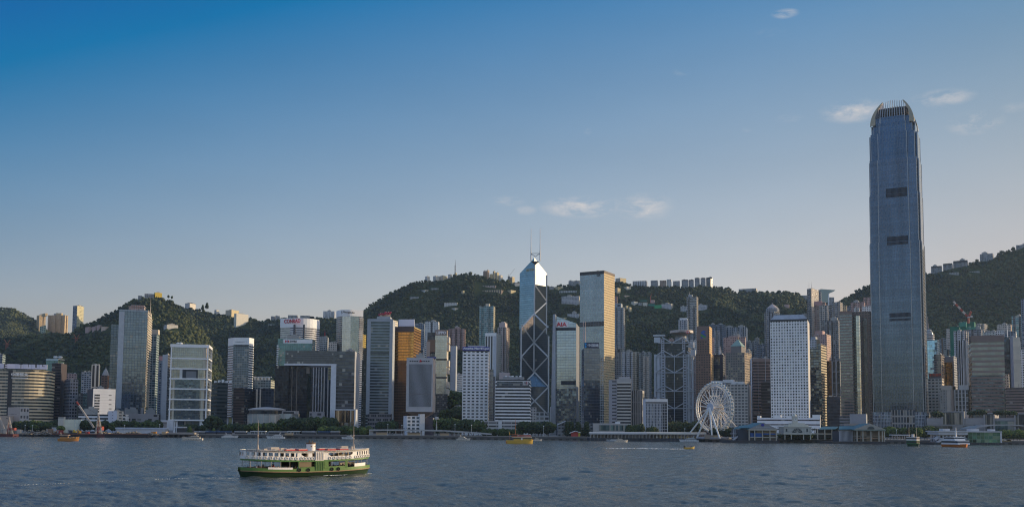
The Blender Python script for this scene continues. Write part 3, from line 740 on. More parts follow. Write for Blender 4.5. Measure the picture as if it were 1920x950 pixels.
f_whitewall = fac('white_wall',(.74,.73,.73),(.05,.055,.06),wx=(.25,.7),wy=(.4,.62),blinds=.1,skip=.55)
f_steelglass = fac('steel_blue_glass',(.13,.155,.18),(.155,.19,.225),wx=(.05,.95),wy=(.12,1),metal=.8,rough=.07,var=.10,tilt=.005,blinds=.03)
f_steelglass2 = fac('slate_blue_glass',(.10,.12,.145),(.10,.13,.165),wx=(.05,.95),wy=(.15,1),metal=.75,rough=.07,var=.12,tilt=.006,blinds=.03)
f_serr = fac('stone_window_strip',(.55,.49,.40),(.03,.03,.035),wx=(.1,.9),wy=(.42,.9),blinds=.05)
f_silver = fac('silver_glass',(.26,.275,.28),(.24,.27,.285),wx=(.04,.96),wy=(.06,.97),metal=.85,rough=.08,var=.08,tilt=.005,blinds=.0)
f_resA = fac('cream_flats',(.50,.46,.41),(.035,.04,.045),wx=(.2,.8),wy=(.3,.78),blinds=.3)
f_resB = fac('grey_flats',(.33,.34,.36),(.03,.035,.045),wx=(.15,.85),wy=(.28,.8),blinds=.25)
f_resC = fac('pink_flats',(.46,.31,.28),(.035,.035,.04),wx=(.25,.8),wy=(.3,.75),blinds=.25)
f_resD = fac('teal_flats',(.36,.42,.42),(.07,.14,.16),wx=(.08,.92),wy=(.22,.9),metal=.45,rough=.1,blinds=.15)
f_resE = fac('white_flats',(.68,.67,.66),(.04,.045,.055),wx=(.2,.8),wy=(.32,.8),blinds=.25)
f_resF = fac('blue_grey_flats',(.20,.24,.30),(.02,.03,.05),wx=(.2,.9),wy=(.2,.8),blinds=.2)
f_resG = fac('sand_flats',(.56,.42,.25),(.04,.035,.03),wx=(.2,.8),wy=(.35,.75),blinds=.2)
f_resH = fac('brown_flats',(.36,.26,.20),(.04,.035,.035),wx=(.2,.8),wy=(.3,.75),blinds=.2)
f_gold = fac('gold_glass',(.30,.16,.05),(.52,.27,.075),wx=(.04,.97),wy=(.22,.97),metal=.85,rough=.13,var=.08,tilt=.006,blinds=0)
f_golddark = fac('bronze_glass',(.10,.052,.026),(.13,.068,.034),wx=(.05,.95),wy=(.25,.95),metal=.7,rough=.12,var=.2,tilt=.012,blinds=.02)
f_ccb = fac('grey_glass',(.17,.18,.20),(.15,.17,.20),wx=(.06,.96),wy=(.18,.95),metal=.7,rough=.1,var=.15,tilt=.008,blinds=.04)
f_brick = fac('red_brown_stone',(.215,.13,.095),(.03,.026,.026),wx=(.18,.8),wy=(.3,.7),blinds=.1,blindcol=(.3,.2,.14))
f_roundwin = fac('round_windows',(.76,.75,.74),(.10,.11,.12),wx=(.31,1),wy=(0,1),metal=.3,rnd_win=True,blinds=.28,blindcol=(.36,.36,.33),var=.8,tilt=0,wvar=.1)
f_stripebrown = fac('brown_striped',(.22,.16,.145),(.02,.02,.024),wx=(0,1),wy=(.4,.85),blinds=.03)
f_granite = fac('brown_granite',(.24,.18,.15),(.13,.155,.16),wx=(.02,.98),wy=(.4,.95),metal=.6,rough=.08,var=.15,tilt=.008,blinds=.05)
f_mirror = fac('pale_mirror',(.42,.44,.40),(.36,.38,.35),wx=(.03,.97),wy=(.1,.97),metal=.9,rough=.1,var=.12,tilt=.01,blinds=.0)
f_skyglass = fac('sky_blue_glass',(.30,.42,.52),(.20,.34,.46),wx=(.03,.97),wy=(.04,.97),metal=.85,rough=.06,var=.15,tilt=.012,blinds=.0)
f_greendark = fac('dark_green_block',(.075,.09,.088),(.03,.045,.045),wx=(0,1),wy=(.4,.85),metal=.3,blinds=.05)
f_dimgrid = fac('dim_grid',(.10,.10,.105),(.02,.022,.03),wx=(.2,.85),wy=(.3,.8),blinds=.05)
# ================================================================== BUILDINGS, left of the picture
# --- long office slab with the lettered roof board
b = bld('office_block','wide beige banded office slab with a lettered roof board at the far left',-70,104,692.5,1180,f_bandbeige,f_bandbeige_lit,xs=92,d=48,rd=26,pr=0,h=3.9)
panel(b,b.F,16,693,19.5,795,'recess',DARK,.15)
sb = panel(b,b.F,-60,680,88.5,692,'roof_board',fac('lilac_board',(.50,.48,.56),(.62,.59,.68),wx=(.02,.985),wy=(0,1),metal=0,rough=.5,var=.05,tilt=0,blinds=0),1.0,uv=(10,1),dep=1.6)
for ch,xa,xb,ya,yb_ in (('E',8,13.2,681.8,690),('T',36.8,42.4,681.8,690),('T',51.2,56,680.6,688),('I',66.8,69,681,688.6),('L',80,84.6,680.8,687.2)):
    lettering(sb,b.F,ch,xa,ya,xb,yb_,BLACKL,1.3)
lg = lettering(b.root,b.F,'中国恒大',21.5,698.4,53,705.2,WHITEL,1.4,bold=.03)
panel(b,b.F,21.5,707,52,709,'name_strip',WHITEL,.5)
b = bld('office_block','small blue grey block peeping over the left end of the lettered roof board',-20,11,663,1500,f_resF,f_resD,xs=5,pr=0)
b = bld('office_tower','green glass tower with pale bands behind the lettered roof board',86.5,121,676,1420,f_tealglass,fac('green_lit_glass',(.4,.46,.3),(.22,.34,.2),wx=(.05,.95),wy=(.2,.95),metal=.3,blinds=.1),xs=109,pr=0)
cr = bld_top = panel(b,b.F,86.7,671.8,109,675.5,'crown_band',plain('pale_teal_band',(.50,.58,.56),.5),.3); panel(b,b.S,109.2,671.8,120.8,675.5,'crown_band',plain('cream_band',(.62,.57,.44),.5),.3)
for xx in (104,113): 
    q = P(xx,671,1432); mb = MB(); mb.lathe((q.x,q.y,q.z - 1),[(0.2,0),(2.6,1.2),(3.2,2.6),(2.4,3.6),(0,3.9)],12); mb.build('dish',WHITE,b.root)
b = bld('office_tower','dark brown tower beside the rounded end of the beige slab',97.5,126,680.5,1240,f_browndark,plain('dark_brown_wall',(.075,.058,.06),.7),xs=115,d=26,pr=0)
b = bld('apartment_block','pinkish stepped block above the grey tower with a punched window grid',124,145,700,1500,f_resC,pr=1)
b = bld('office_tower','grey tower with an even grid of square windows right of the dark brown tower',121,147,711,1230,f_greygrid,f_greygrid,xs=132,sw='L',d=24,h=3.9)
b = bld('office_tower','narrow dark teal glass tower beside the white crane boom',147,165,737,1220,f_dimgrid,f_tealglass,xs=156,pr=0)
b = bld('apartment_block','low bluish block behind the tower of white vertical strips',153,173,697,1650,f_resF,pr=2)
b = bld('office_tower','slim white tower with three tall dark window strips at the foot of the wooded hill',172,188,683.5,1480,fac('tall_strip',(.55,.54,.52),(.03,.03,.035),wx=(.22,.78),wy=(0.02,.98),blinds=0),b=5,h=34,pr=1)
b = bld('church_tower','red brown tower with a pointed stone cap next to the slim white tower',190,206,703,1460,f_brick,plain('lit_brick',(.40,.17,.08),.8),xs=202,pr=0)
q = b.c; mb = MB(); mb.lathe((q.x,q.y,b.z1),[(5.5,0),(4.6,3),(3.2,6.5),(.6,10.5),(.15,14)],8); mb.build('spire',plain('pale_stone',(.42,.38,.36),.8),b.root)
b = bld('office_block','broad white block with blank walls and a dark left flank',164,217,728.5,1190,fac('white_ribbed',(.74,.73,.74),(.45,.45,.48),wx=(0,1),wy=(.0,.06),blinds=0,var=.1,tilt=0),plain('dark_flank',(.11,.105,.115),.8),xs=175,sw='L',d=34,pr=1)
panel(b,b.F,177.5,738,186,774,'window',fac('dark_rows',(.55,.55,.57),(.03,.03,.035),wx=(.02,1),wy=(.3,.85),blinds=.1),.12,uv=(3,7))
for yy in (740,748,757,765): panel(b,b.F,204,yy,209,yy + 1.5,'window',DARK,.1)
b = bld('low_block','long low white block of window rows in front of the blank white block',147,242,776,1135,f_whiteband,f_whitewall,d=18,pr=2,h=4.2)
b = bld('low_block','small blank white building standing in front of the long low white block',203,232,770,1120,fac('white_small_windows',(.60,.60,.66),(.03,.03,.04),wx=(.44,.56),wy=(.4,.6),blinds=0),fac('white_lit_windows',(.6,.56,.5),(.05,.05,.05),wx=(.3,.7),wy=(.3,.7),blinds=0),xs=220,d=16,b=13,h=3.6)
b = bld('site_shed','cream panel clad shed beside the construction barge',109,153.5,785.5,1060,fac('cream_panel',(.58,.58,.46),(.62,.62,.50),wx=(.04,.97),wy=(.04,.97),blinds=0,rough=.6,var=.05,tilt=0),fac('pale_teal_panel',(.46,.54,.53),(.50,.58,.57),wx=(.05,.96),wy=(.05,.96),blinds=0,rough=.6,var=.06,tilt=0),xs=139,d=26,pr=0,h=4)
panel(b,b.F,109.4,781,119,804,'stair_tower',fac('pale_cladding',(.55,.52,.47),(.3,.29,.27),wx=(0,1),wy=(.9,1),blinds=0,tilt=0),.6,dep=6)
b = bld('plant_block','blank beige ventilation block at the foot of the beige slab',15,55,762.5,1100,fac('beige_render',(.40,.35,.33),(.3,.27,.25),wx=(0,1),wy=(.93,1),blinds=0,tilt=0),fac('pale_render',(.45,.44,.45),(.12,.12,.13),wx=(.2,.8),wy=(.35,.75),blinds=0,tilt=0),xs=38,d=30,pr=0,bs=9,h=7)
b = bld('plant_block','low brown beige block at the left edge of the waterfront',-40,26.5,778.5,1085,fac('tan_render',(.38,.31,.26),(.03,.03,.03),wx=(.35,.6),wy=(.5,.62),blinds=0,tilt=0),d=20,pr=0,b=9,h=6)

# --- tall slate tower with the stepped left wing
b = bld('glass_tower','tall slate glass tower with a lower left wing and a serrated lit edge',223.5,285,580.6,1330,f_steelglass,f_serr,xs=277.5,d=42,pr=0,bs=40)
panel(b,b.F,223.5,580.4,278,583.5,'crown_band',plain('pale_metal',(.46,.48,.50),.5,.3),.35); panel(b,b.F,223.5,583.5,227,765,'edge_strip',plain('pale_metal',(.46,.48,.50),.5,.3),.3)
panel(b,b.F,231,652.5,258,653.8,'belt',DARK,.25); panel(b,b.F,231,718,254,719.3,'belt',plain('copper_belt',(.25,.17,.12),.6),.25)
mb = MB(); 
for yy in np.arange(595,762,4.6):
    u_,z_ = b.S.uz(280,yy); add_slab(mb,b.S,.4,b.S.w - .4,z_ - 1.6,z_,1.1,1.3)
mb.build('ledges',plain('pale_stone_ledge',(.52,.46,.38),.8),b.root)
q = P(257,581,1345); mb = MB(); a_ = b.ang
mb.box((q.x,q.y,q.z - 1),(20,12,4.6),a_); mb.box((q.x,q.y,q.z + 3.6),(22,14,.8),a_); mb.box((q.x + 1,q.y,q.z + 4.4),(17,9,1.8),a_)
mb.build('plant_room',fac('rust_louvre',(.46,.42,.42),(.34,.18,.13),wx=(.1,.9),wy=(.2,.8),blinds=0),b.root)
mast(b.root,281.6,560,594,1336,.6,plain('lit_mast',(.5,.42,.34),.6))
wg = bld('glass_tower','wing',208.5,226,608,1345,f_steelglass2,xs=224,d=38,pr=0)
def merge_into(child,r):
    """Make another block's meshes parts of r's thing."""
    for o in list(child.root.children):
        o.parent = r.root
        off = Vector(child.root.location) - Vector(r.root.location)
        for v in o.data.vertices: v.co += off
    bpy.data.objects.remove(child.root)
for o in wg.root.children: o.name = 'wing'
merge_into(wg,b)
for xx in (234,250,264):
    panel(b,b.F,xx,764,xx + 4.5,782,'column',plain('pale_stone',(.42,.38,.36),.8),.6)
pd = bld('podium_block','low stepped podium of the tall slate tower behind the promenade trees',226,302,775,1290,fac('podium_stone',(.42,.38,.37),(.03,.03,.035),wx=(.15,.85),wy=(.3,.75),blinds=.05,skip=.5),d=24,pr=2,h=5,b=7)
b = bld('apartment_tower','green glass flats with a lit cream penthouse right of the slate tower',282,299,626,1400,f_resD,f_resD,xs=294,pr=0)
panel(b,b.F,283,617,296,626,'penthouse',plain('cream_lit',(.62,.52,.40),.7),-2,dep=12)
b = bld('apartment_tower','thin dark flats with a pink roof hut between the slate tower and the grey slab',294,309,676,1480,f_resF,f_resH,pr=0)
q = P(303,676,1490); mb = MB(); mb.box((q.x,q.y,q.z),(9,8,7),.1); mb.build('roof_hut',plain('pink_hut',(.55,.28,.26),.8),b.root)
b = bld('concrete_slab','narrow blank grey slab tower left of the white framed glass building',305,322,664.5,1300,plain('grey_core',(.42,.43,.45),.8),f_dimgrid,xs=315,pr=1,d=24)

# --- white framed glass building in seven tiers
b = bld('framed_glass_building','pale glass building held in white frames of seven tiers with an open terrace',321,397,645,1170,f_silver,f_silver,xs=391,d=40,pr=0,rd=6,yb=787)
WF = plain('white_frame',(.84,.83,.82),.45,var=.06)
mb = MB(); tiers = [645.5,670.5,689.8,708.5,727.5,747,766,785.8]
for i,yy in enumerate(tiers):
    z = b.F.uz(350,yy)[1]; t = 1.6 if i else 3.4
    add_slab(mb,b.F,-.8,b.F.w + .8,z - t,z,1.2,2.2); add_slab(mb,b.S,-.8,b.S.w,z - t,z,1.2,2.2)
mb.build('tier_frame',WF,b.root)
mb = MB(); zt,zb = b.F.uz(350,645.5)[1],b.F.uz(350,786)[1]
for u_ in (0.6,b.F.w - .6): add_slab(mb,b.F,u_ - .7,u_ + .7,zb,zt,1.0,1.6)
add_slab(mb,b.S,b.S.w - 1.2,b.S.w,zb,zt,1.0,1.6)
mb.build('corner_post',WF,b.root)
f_deep = fac('deep_blue_tier',(.10,.12,.15),(.10,.15,.20),wx=(.02,.98),wy=(.1,1),metal=.75,rough=.06,var=.15,tilt=.01,blinds=.02)
for i,(ya,yb_) in enumerate(zip(tiers[:-1],tiers[1:])):
    za,zb_ = b.F.uz(350,ya + 2.4)[1],b.F.uz(350,yb_)[1]
    ul,ur = b.F.uz(328.5,700)[0],b.F.uz(378 if i < 2 else 375.5,700)[0]
    if i == 2:
        slab(b,b.F,b.F.uz(341,700)[0],b.F.uz(371,700)[0],zb_,za,'terrace_opening',plain('terrace_shade',(.045,.05,.055),.8),.15)
        slab(b,b.F,b.F.uz(337,700)[0],b.F.uz(342,700)[0],zb_,za,'terrace_pillar',plain('pale_pillar',(.6,.6,.58),.6),.5)
        slab(b,b.F,b.F.uz(349,700)[0],b.F.uz(368,700)[0],zb_,za - 2,'terrace_core',plain('grey_core2',(.20,.21,.22),.7),.3)
    else:
        slab(b,b.F,ul,ur,zb_,za,'tier_glass',f_deep if i > 2 else f_silver,.2,uv=(14,5))
        slab(b,b.F,ur + 1.5,ur + 4.5,zb_,za,'blind_strip',plain('cream_blind',(.50,.46,.36),.7),.2)
    if i > 2: slab(b,b.F,3.2,5.4,zb_,za,'lamp_strip',plain('cream_blind',(.50,.46,.36),.7),.2)
for xx,wd in ((325,3),(330,2),(374,9)): panel(b,b.F,xx,786,xx + wd,803,'leg',WF,-2,dep=5)
panel(b,b.F,327,788,373,801,'lobby',fac('lobby_glass',(.15,.16,.17),(.09,.12,.14),wx=(.04,.96),wy=(.05,.9),metal=.6,rough=.08,var=.6),-6,uv=(16,3),dep=8)
for xx in (334,339): 
    q = P(xx,645,1185); mb = MB(); mb.lathe((q.x,q.y,q.z - 1),[(.3,0),(2,1),(2.4,2.4),(0,3.4)],10); mb.build('dish',WHITE,b.root)
b = bld('low_block','small white annex with a roller shutter at the foot of the white framed building',301.5,327,787,1120,plain('white_annex',(.58,.58,.60),.7),d=16,pr=0,yb=806)
panel(b,b.F,304,790,312.5,803.5,'roller_shutter',fac('shutter',(.22,.20,.19),(.28,.25,.24),wx=(0,1),wy=(.2,.9),blinds=0,tilt=0),.2,uv=(1,10))
b = bld('office_block','dark green grey block between the white framed building and the striped round ended tower',393.5,427.5,717,1290,f_greendark,f_greendark,xs=408,sw='L',d=34,pr=0,h=5)
q = P(418,716,1310); mb = MB(); 
for k in range(5): mb.box((q.x - 10 + k * 5,q.y,q.z - 1),(3,6,2.5 + (k * 7 % 3)),.2)
mb.build('plant_room',WHITE,b.root)

# --- striped tower with chamfered corners
f_str = fac('white_stripes',(.78,.77,.76),(.02,.024,.032),wx=(0,1),wy=(.0,.52),blinds=.02)
b = Bld(); tx0,tx1,Yt = 428,476.5,1380
ql,qr = P(tx0,634,Yt + 14),P(tx1,634,Yt + 14); cl,cr_ = P(438,634,Yt),P(467.5,634,Yt - 1)
zt = ql.z; zb = P(450,783,Yt).z
dirv = Vector((math.sin(math.atan2(cl.x,cl.y)),math.cos(math.atan2(cl.x,cl.y)))) * 34
pl = [M(ql),M(cl),M(cr_),M(qr),M(qr) + dirv * .7,M(cr_) + dirv * 1.2,M(cl) + dirv * 1.2,M(ql) + dirv * .7]
b.root = thing('hotel_tower','white striped tower with chamfered sides and a plain white crown','building',((ql.x + qr.x) / 2,Yt + 20,zb))
zs_ = P(450,645.5,Yt).z
mb = MB(); mb.prism(pl,zb,zs_,[0,1,0,0,0,1,0,0],None,3.2,3.3); mb.build('walls',[f_str,fac('blue_bay',(.22,.25,.28),(.075,.10,.125),wx=(.06,.94),wy=(.2,.95),metal=.6,rough=.08,var=.15,tilt=.006)],b.root)
mb = MB(); mb.prism(pl,zs_,zt,0,1,40,40); mb.build('crown_band',[plain('white_crown',(.84,.83,.81),.6,var=.06),ROOF()],b.root)
fF = Face(M(cl),M(cr_)); lettering(b.root,fF,'MARRIOTT',442,639.5,463,641.6,plain('grey_letters',(.3,.3,.31),.5),.25)
panel(b,fF,441,646.5,465,649,'balcony_band',DARK,.3)
for p_ in (pl[0],pl[1],pl[2],pl[3],pl[5],pl[6]):
    mb = MB(); mb.box((p_.x * .995,p_.y + 3,gz(p_.x,p_.y) - 4),(3,3,zb - gz(p_.x,p_.y) + 5)); mb.build('leg',plain('white_crown',(.84,.83,.81),.6),b.root)
b = bld('office_block','near black glass block with a brown left half in front of the striped tower',438,478,727,1250,f_browndark,f_darkblue,xs=459,d=36,pr=0)
b = bld('office_block','dark gridded block with two pale upright fins right of the near black block',476,514.5,728,1270,f_darkblue,f_dimgrid,xs=487,sw='L',d=30,pr=0)
for xx in (480.5,487): panel(b,b.F,xx,729,xx + 1.6,768,'fin',plain('cream_fin',(.52,.46,.38),.7),.8)
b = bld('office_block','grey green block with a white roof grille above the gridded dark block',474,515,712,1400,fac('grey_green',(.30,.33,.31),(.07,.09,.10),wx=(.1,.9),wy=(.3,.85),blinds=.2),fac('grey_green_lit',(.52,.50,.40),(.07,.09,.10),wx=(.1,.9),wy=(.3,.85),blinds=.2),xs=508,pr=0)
mb = MB(); z = b.z1
for k in range(12): add_slab(mb,b.F,1 + k * b.F.w / 13,1.8 + k * b.F.w / 13,z,z + 4.5,-2,.8)
add_slab(mb,b.F,0,b.F.w,z + 4.2,z + 5,-1.8,2); mb.build('roof_grille',WHITE,b.root)

# --- drum pavilion
q = P(490,799,1110); c = (q.x,q.y + 24,3); STN = fac('pavilion_stone',(.42,.36,.31),(.30,.32,.31),wx=(.05,.95),wy=(.03,.98),blinds=0,rough=.25,metal=.2,var=.3)
rw = abs(P(526,780,1134).x - P(455,780,1134).x) / 2
r = thing('drum_pavilion','round stone drum pavilion with an overhanging disc roof behind the trees','building',c)
zt = P(490,775.5,1110).z - 3
mb = MB(); mb.lathe(c,[(rw,0),(rw,zt)],40,0,bay=7,flo=7); mb.build('walls',[STN,ROOF()],r)
mb = MB(); mb.lathe((c[0],c[1],c[2] + zt),[(rw * .93,0),(rw * .93,4.2)],36,0); mb.build('window_ring',fac('dark_ring',(.03,.03,.035),(.03,.04,.05),wx=(.05,.95),wy=(0,1),metal=.5),r)
mb = MB(); mb.lathe((c[0],c[1],c[2] + zt + 4.2),[(rw * .9,0),(rw * .96,.4),(rw * .96,1.6),(rw * .7,3.0),(rw * .2,4.0),(0,4.1)],40,0); mb.build('roof',plain('disc_roof',(.44,.40,.38),.6),r)
b = bld('low_block','pale stone annex with a planted roof right of the drum pavilion',521,561.5,775,1120,STN,STN,xs=547,d=24,pr=0,b=9,h=8)
panel(b,b.F,526,769.5,551,775.5,'roof_pavilion',plain('pale_stone',(.42,.38,.36),.8),-4,dep=12)
panel(b,b.F,529,771,549,774.8,'window',DARK,-3.6)
b = bld('hotel_tower','tall hotel with a white crown and red letters above the teal tower',526,599.5,606,1560,fac('cream_hotel',(.62,.59,.50),(.32,.32,.28),wx=(.0,1),wy=(.35,.9),blinds=.0,var=.25),f_whiteband,xs=571,d=40,pr=0,rd=28)
f_ = b.F
def crown(r,x0,x1,ya,yb_,mat,tall):
    """A plain band wrapped round the head of a tower with a round corner."""
    pass
zt = P(526,594.5,1560).z
poly = [v for v in [tuple(x.co) for x in b.walls.data.polygons[-1].id_data.vertices]]
top = [b.root.location + b.walls.data.vertices[i].co for i in b.walls.data.polygons[-1].vertices]
cc = sum((Vector(t) for t in top),Vector()) / len(top)
def grow(pts,cc,k): return [Vector((cc.x + (p_.x - cc.x) * k,cc.y + (p_.y - cc.y) * k)) for p_ in pts]
mb = MB(); mb.prism(grow(top,cc,1.015),b.z1 - 6,zt,0,1,50,50); mb.build('crown_band',[plain('white_crown',(.84,.83,.81),.6,var=.06),ROOF()],b.root)
lettering(b.root,f_,'CONRAD',533.5,598.6,564,604.6,REDL,1.0,bold=.03)
for xx,wd in ((550.5,2.4),(568.5,2.4)): panel(b,f_,xx,608,xx + wd,640,'recess',plain('recess_grey',(.10,.10,.11),.7),.3)
b = bld('office_tower','teal glass tower with a white name band below the white crowned hotel',521,592,635,1500,f_tealglass,f_tealglass,xs=585,d=34,pr=1)
nb = panel(b,b.F,531.5,635.6,585.6,643.6,'name_band',plain('white_crown',(.84,.83,.81),.6),.4)
mb = MB(); 
for yy in np.arange(647,690,4): add_slab(mb,b.F,-1.2,1.6,*(lambda z: (z - 1.6,z))(b.F.uz(522,yy)[1]),1.2,3)
mb.build('ledges',WHITE,b.root)
lettering(nb,b.F,'SWIRE',544.2,637.6,556.5,641.6,BLACKL,.7,bold=.02)
def quad_on(mb,f,pts,out,mat):
    mb.face([f.hit(x,y,out) for x,y in pts],mat)
mb = MB(); quad_on(mb,b.F,[(534.6,636.8),(538.2,639.4),(534.6,642.2)][::-1],.7,0); quad_on(mb,b.F,[(542.2,636.8),(542.2,642.2),(538.8,639.4)][::-1],.7,0); quad_on(mb,b.F,[(537.9,636.8),(537.9,642.2),(539,642.2),(539,636.8)],.72,1)
mb.build('flag_emblem',[REDL,BLUEL],nb)
b = bld('apartment_block','white block of balconies with a red mast beside the curved white hotel',597,617,631,1620,f_resE,f_resE,xs=611,pr=2)
mast(b.root,609,617,631,1630,.9,REDL)
b = bld('apartment_block','low cream rooftop block behind the gate building',616,633,641,1600,f_resA,pr=2)

# --- gate shaped government building
TG = fac('gate_glass',(.115,.12,.13),(.075,.085,.10),wx=(.03,1),wy=(.22,.95),metal=.6,rough=.09,var=.25,tilt=.008,blinds=.05,blindcol=(.4,.4,.38))
TGD = fac('gate_dark',(.028,.030,.038),(.022,.026,.036),wx=(.02,.98),wy=(.1,.95),metal=.6,rough=.08,var=.4,tilt=.02,blinds=.01)
b = bld('gate_building','huge grey glass gate building with a white lined opening',631,675,658,1160,TG,plain('gate_side',(.40,.40,.42),.6,.3),xs=665.5,d=44,pr=1,h=4.2)
fl = b.F; u0 = fl.uz(535,665)[0]
mb = MB(); zl,zt = fl.uz(600,682)[1],fl.uz(600,657.5)[1]
add_slab(mb,fl,u0,-.05,zl,zt,0,34,0,(34,6)); mb.build('lintel',[TG],b.root)
mb = MB(); add_slab(mb,fl,u0 - .8,fl.uz(631,684)[0],fl.uz(600,685)[1],fl.uz(600,681.6)[1],.8,34.5); add_slab(mb,fl,fl.uz(620.5,700)[0],fl.uz(630.5,700)[0],2,fl.uz(600,685)[1] + .01,.75,34)
mb.build('opening_frame',plain('gate_white',(.66,.66,.68),.6,.2),b.root)
mb = MB(); add_slab(mb,fl,fl.uz(515,700)[0],fl.uz(541,700)[0],2,fl.uz(525,685)[1],-2,30,0,(8,24)); add_slab(mb,fl,fl.uz(541,700)[0] + .02,fl.uz(575,700)[0],2,fl.uz(560,685)[1] - .3,-6,26,0,(12,24))
mb.build('left_leg',TGD,b.root)
mb = MB()
for xx in (545.5,554.5): add_slab(mb,fl,fl.uz(xx,700)[0],fl.uz(xx + 1.2,700)[0],2,fl.uz(xx,686)[1],-5.6,.8)
add_slab(mb,fl,fl.uz(573,690)[0],fl.uz(579,690)[0],fl.uz(577,699)[1],fl.uz(577,686)[1],-5.3,1)
mb.build('fin',plain('bronze_fin',(.20,.16,.13),.5),b.root)
bx = panel(b,fl,627,766.5,667,799,'entrance_box',plain('gate_white',(.66,.66,.68),.6),6,dep=24)
panel(b,fl,629.5,768.5,665,799,'entrance_glass',fac('bronze_lobby',(.10,.07,.05),(.20,.14,.09),wx=(.04,.96),wy=(.02,.98),metal=.8,rough=.12,var=.5,tilt=.05),6.1,parent=bx,uv=(14,2))
b2 = bld('office_block','dark ribbed office tower seen through the opening of the gate building',583,622,670,1330,fac('dark_ribs',(.52,.48,.45),(.04,.05,.065),wx=(.3,1),wy=(0,1),metal=.5,blinds=0),xs=608,sw='L',pr=0,d=36,b=7)
panel(b2,b2.F,615.5,688,620,712,'window',fac('lit_rows',(.1,.1,.09),(.55,.46,.2),wx=(0,1),wy=(.3,.75),metal=.3,blinds=0,var=.5),.2,uv=(2,8))
b2 = bld('low_block','low grey stone block with dark slots under the gate opening',580,609,771,1130,plain('slot_stone',(.28,.26,.27),.8),d=14,pr=0)
for xx,ya in ((595,774),(581,774),(581,780)): panel(b2,b2.F,xx,ya,xx + (7 if xx > 590 else 3.4),ya + 4,'window',DARK,.15)

# --- curved white hotel with dark script
b = bld('hotel_tower','curved white banded hotel with a white crown and dark script',631,680.5,592,1600,fac('white_band_glass',(.74,.73,.73),(.05,.06,.075),wx=(0,1),wy=(.45,.95),metal=.3,blinds=.03),f_serr,xs=642,sw='L',d=30,rd=16,pr=0)
panel(b,b.F,642,592,658,690,'glass_bay',f_silver,.35,uv=(6,28)); panel(b,b.F,658.5,592,671,690,'glass_bay',fac('green_silver',(.3,.34,.34),(.15,.185,.19),wx=(.03,.97),wy=(.1,.97),metal=.85,rough=.07,var=.15,tilt=.008,blinds=0),.6,uv=(6,28))
mb = MB(); 
for yy in np.arange(596,672,3.6):
    z = b.F.uz(676,yy)[1]; add_slab(mb,b.F,b.F.w - 6,b.F.w + 1.2,z - 1.8,z,1.0,3)
mb.build('ledges',plain('pale_stone_ledge',(.52,.46,.38),.8),b.root)
top = [b.root.location + b.walls.data.vertices[i].co for i in b.walls.data.polygons[-1].vertices]; cc = sum((Vector(t) for t in top),Vector()) / len(top)
mb = MB(); mb.prism(grow(top,cc,1.02),b.z1 - .5,P(655,579.5,1600).z,0,1,60,60); mb.build('crown_band',[plain('white_crown',(.84,.83,.81),.6),ROOF()],b.root)
lettering(b.root,b.F,'Shangri-La',642.5,582.8,664.5,587.9,BLACKL,1.2,bold=.05); lettering(b.root,b.F,'S',639.2,582.8,641.8,588.4,BLACKL,1.1,bold=.03,name='emblem')
b = bld('apartment_tower','slim gold tower tucked behind the curved white hotel',677,686.5,626,1680,fac('yellow_gold',(.62,.44,.10),(.35,.26,.08),wx=(.1,.9),wy=(.1,.9),metal=.5,blinds=0),fac('yellow_gold',(.1,.1,.1),(.1,.1,.1)),xs=679,pr=0)
panel(b,b.F,677,652,686.6,800,'lower_storeys',fac('dim_olive_glass',(.10,.10,.07),(.07,.07,.05),wx=(.1,.9),wy=(.2,.9),metal=.3),.3,uv=(4,40)); panel(b,b.S,679.2,655,686.4,800,'lower_storeys',plain('dim_olive',(.06,.065,.05),.8),.3)

# --- tall banded tower with the red aerials
b = bld('office_tower','tall banded grey green tower with red aerials on its roof',689,741,597.5,1290,fac('grey_green_band',(.27,.31,.33),(.065,.085,.09),wx=(0,1),wy=(.34,.95),metal=.6,rough=.1,var=.2,tilt=.01,blinds=.04),plain('pale_side',(.40,.42,.45),.6),xs=734,d=42,pr=0,h=3.9)
for xa,xb in ((689,692.5),(731,734)): panel(b,b.F,xa,598,xb,776,'corner_pier',plain('pier_grey',(.34,.37,.40),.6),.5)
panel(b,b.F,692,597.6,731,603,'crown_band',plain('pier_grey',(.34,.37,.40),.6),.4)
for yy in (660,717.5): panel(b,b.F,692.5,yy,731,yy + 2,'belt',DARK,.25)
panel(b,b.F,690,775,734,800,'podium',fac('podium_grid',(.22,.21,.22),(.03,.035,.04),wx=(.1,.9),wy=(.25,.8)),2,uv=(14,5),dep=6)
panel(b,b.F,706,592.5,731,597.4,'plant_room',plain('pale_side',(.40,.42,.45),.6),-4,dep=22)
mb = MB(); g = random.Random(4)
for k in range(13):
    q = P(712 + k * 1.6,593,1300 + g.uniform(-3,6)); h_ = g.uniform(4,7.5) * (.7 + .3 * min(1,k / 6)); mb.bar(q,q + Vector((0,0,h_)),.35,1,5)
    for j in range(2): mb.lathe((q.x + g.uniform(-1,1),q.y - 1,q.z + h_ * g.uniform(.5,.95)),[(.2,-.9),(1.1,-.6),(1.3,.2),(.9,.9),(.1,1.1)],8,0)
mb.build('aerials',[plain('aerial_red',(.36,.03,.06),.6),plain('aerial_pole',(.5,.46,.42),.6)],b.root)
lt = bld('office_tower','pale lit tower head just right of the red aerials',731,746,599.5,1420,f_whitewall,fac('cream_lit_slots',(.66,.60,.50),(.08,.06,.05),wx=(.3,.8),wy=(.4,.7),blinds=0),xs=736,pr=0)

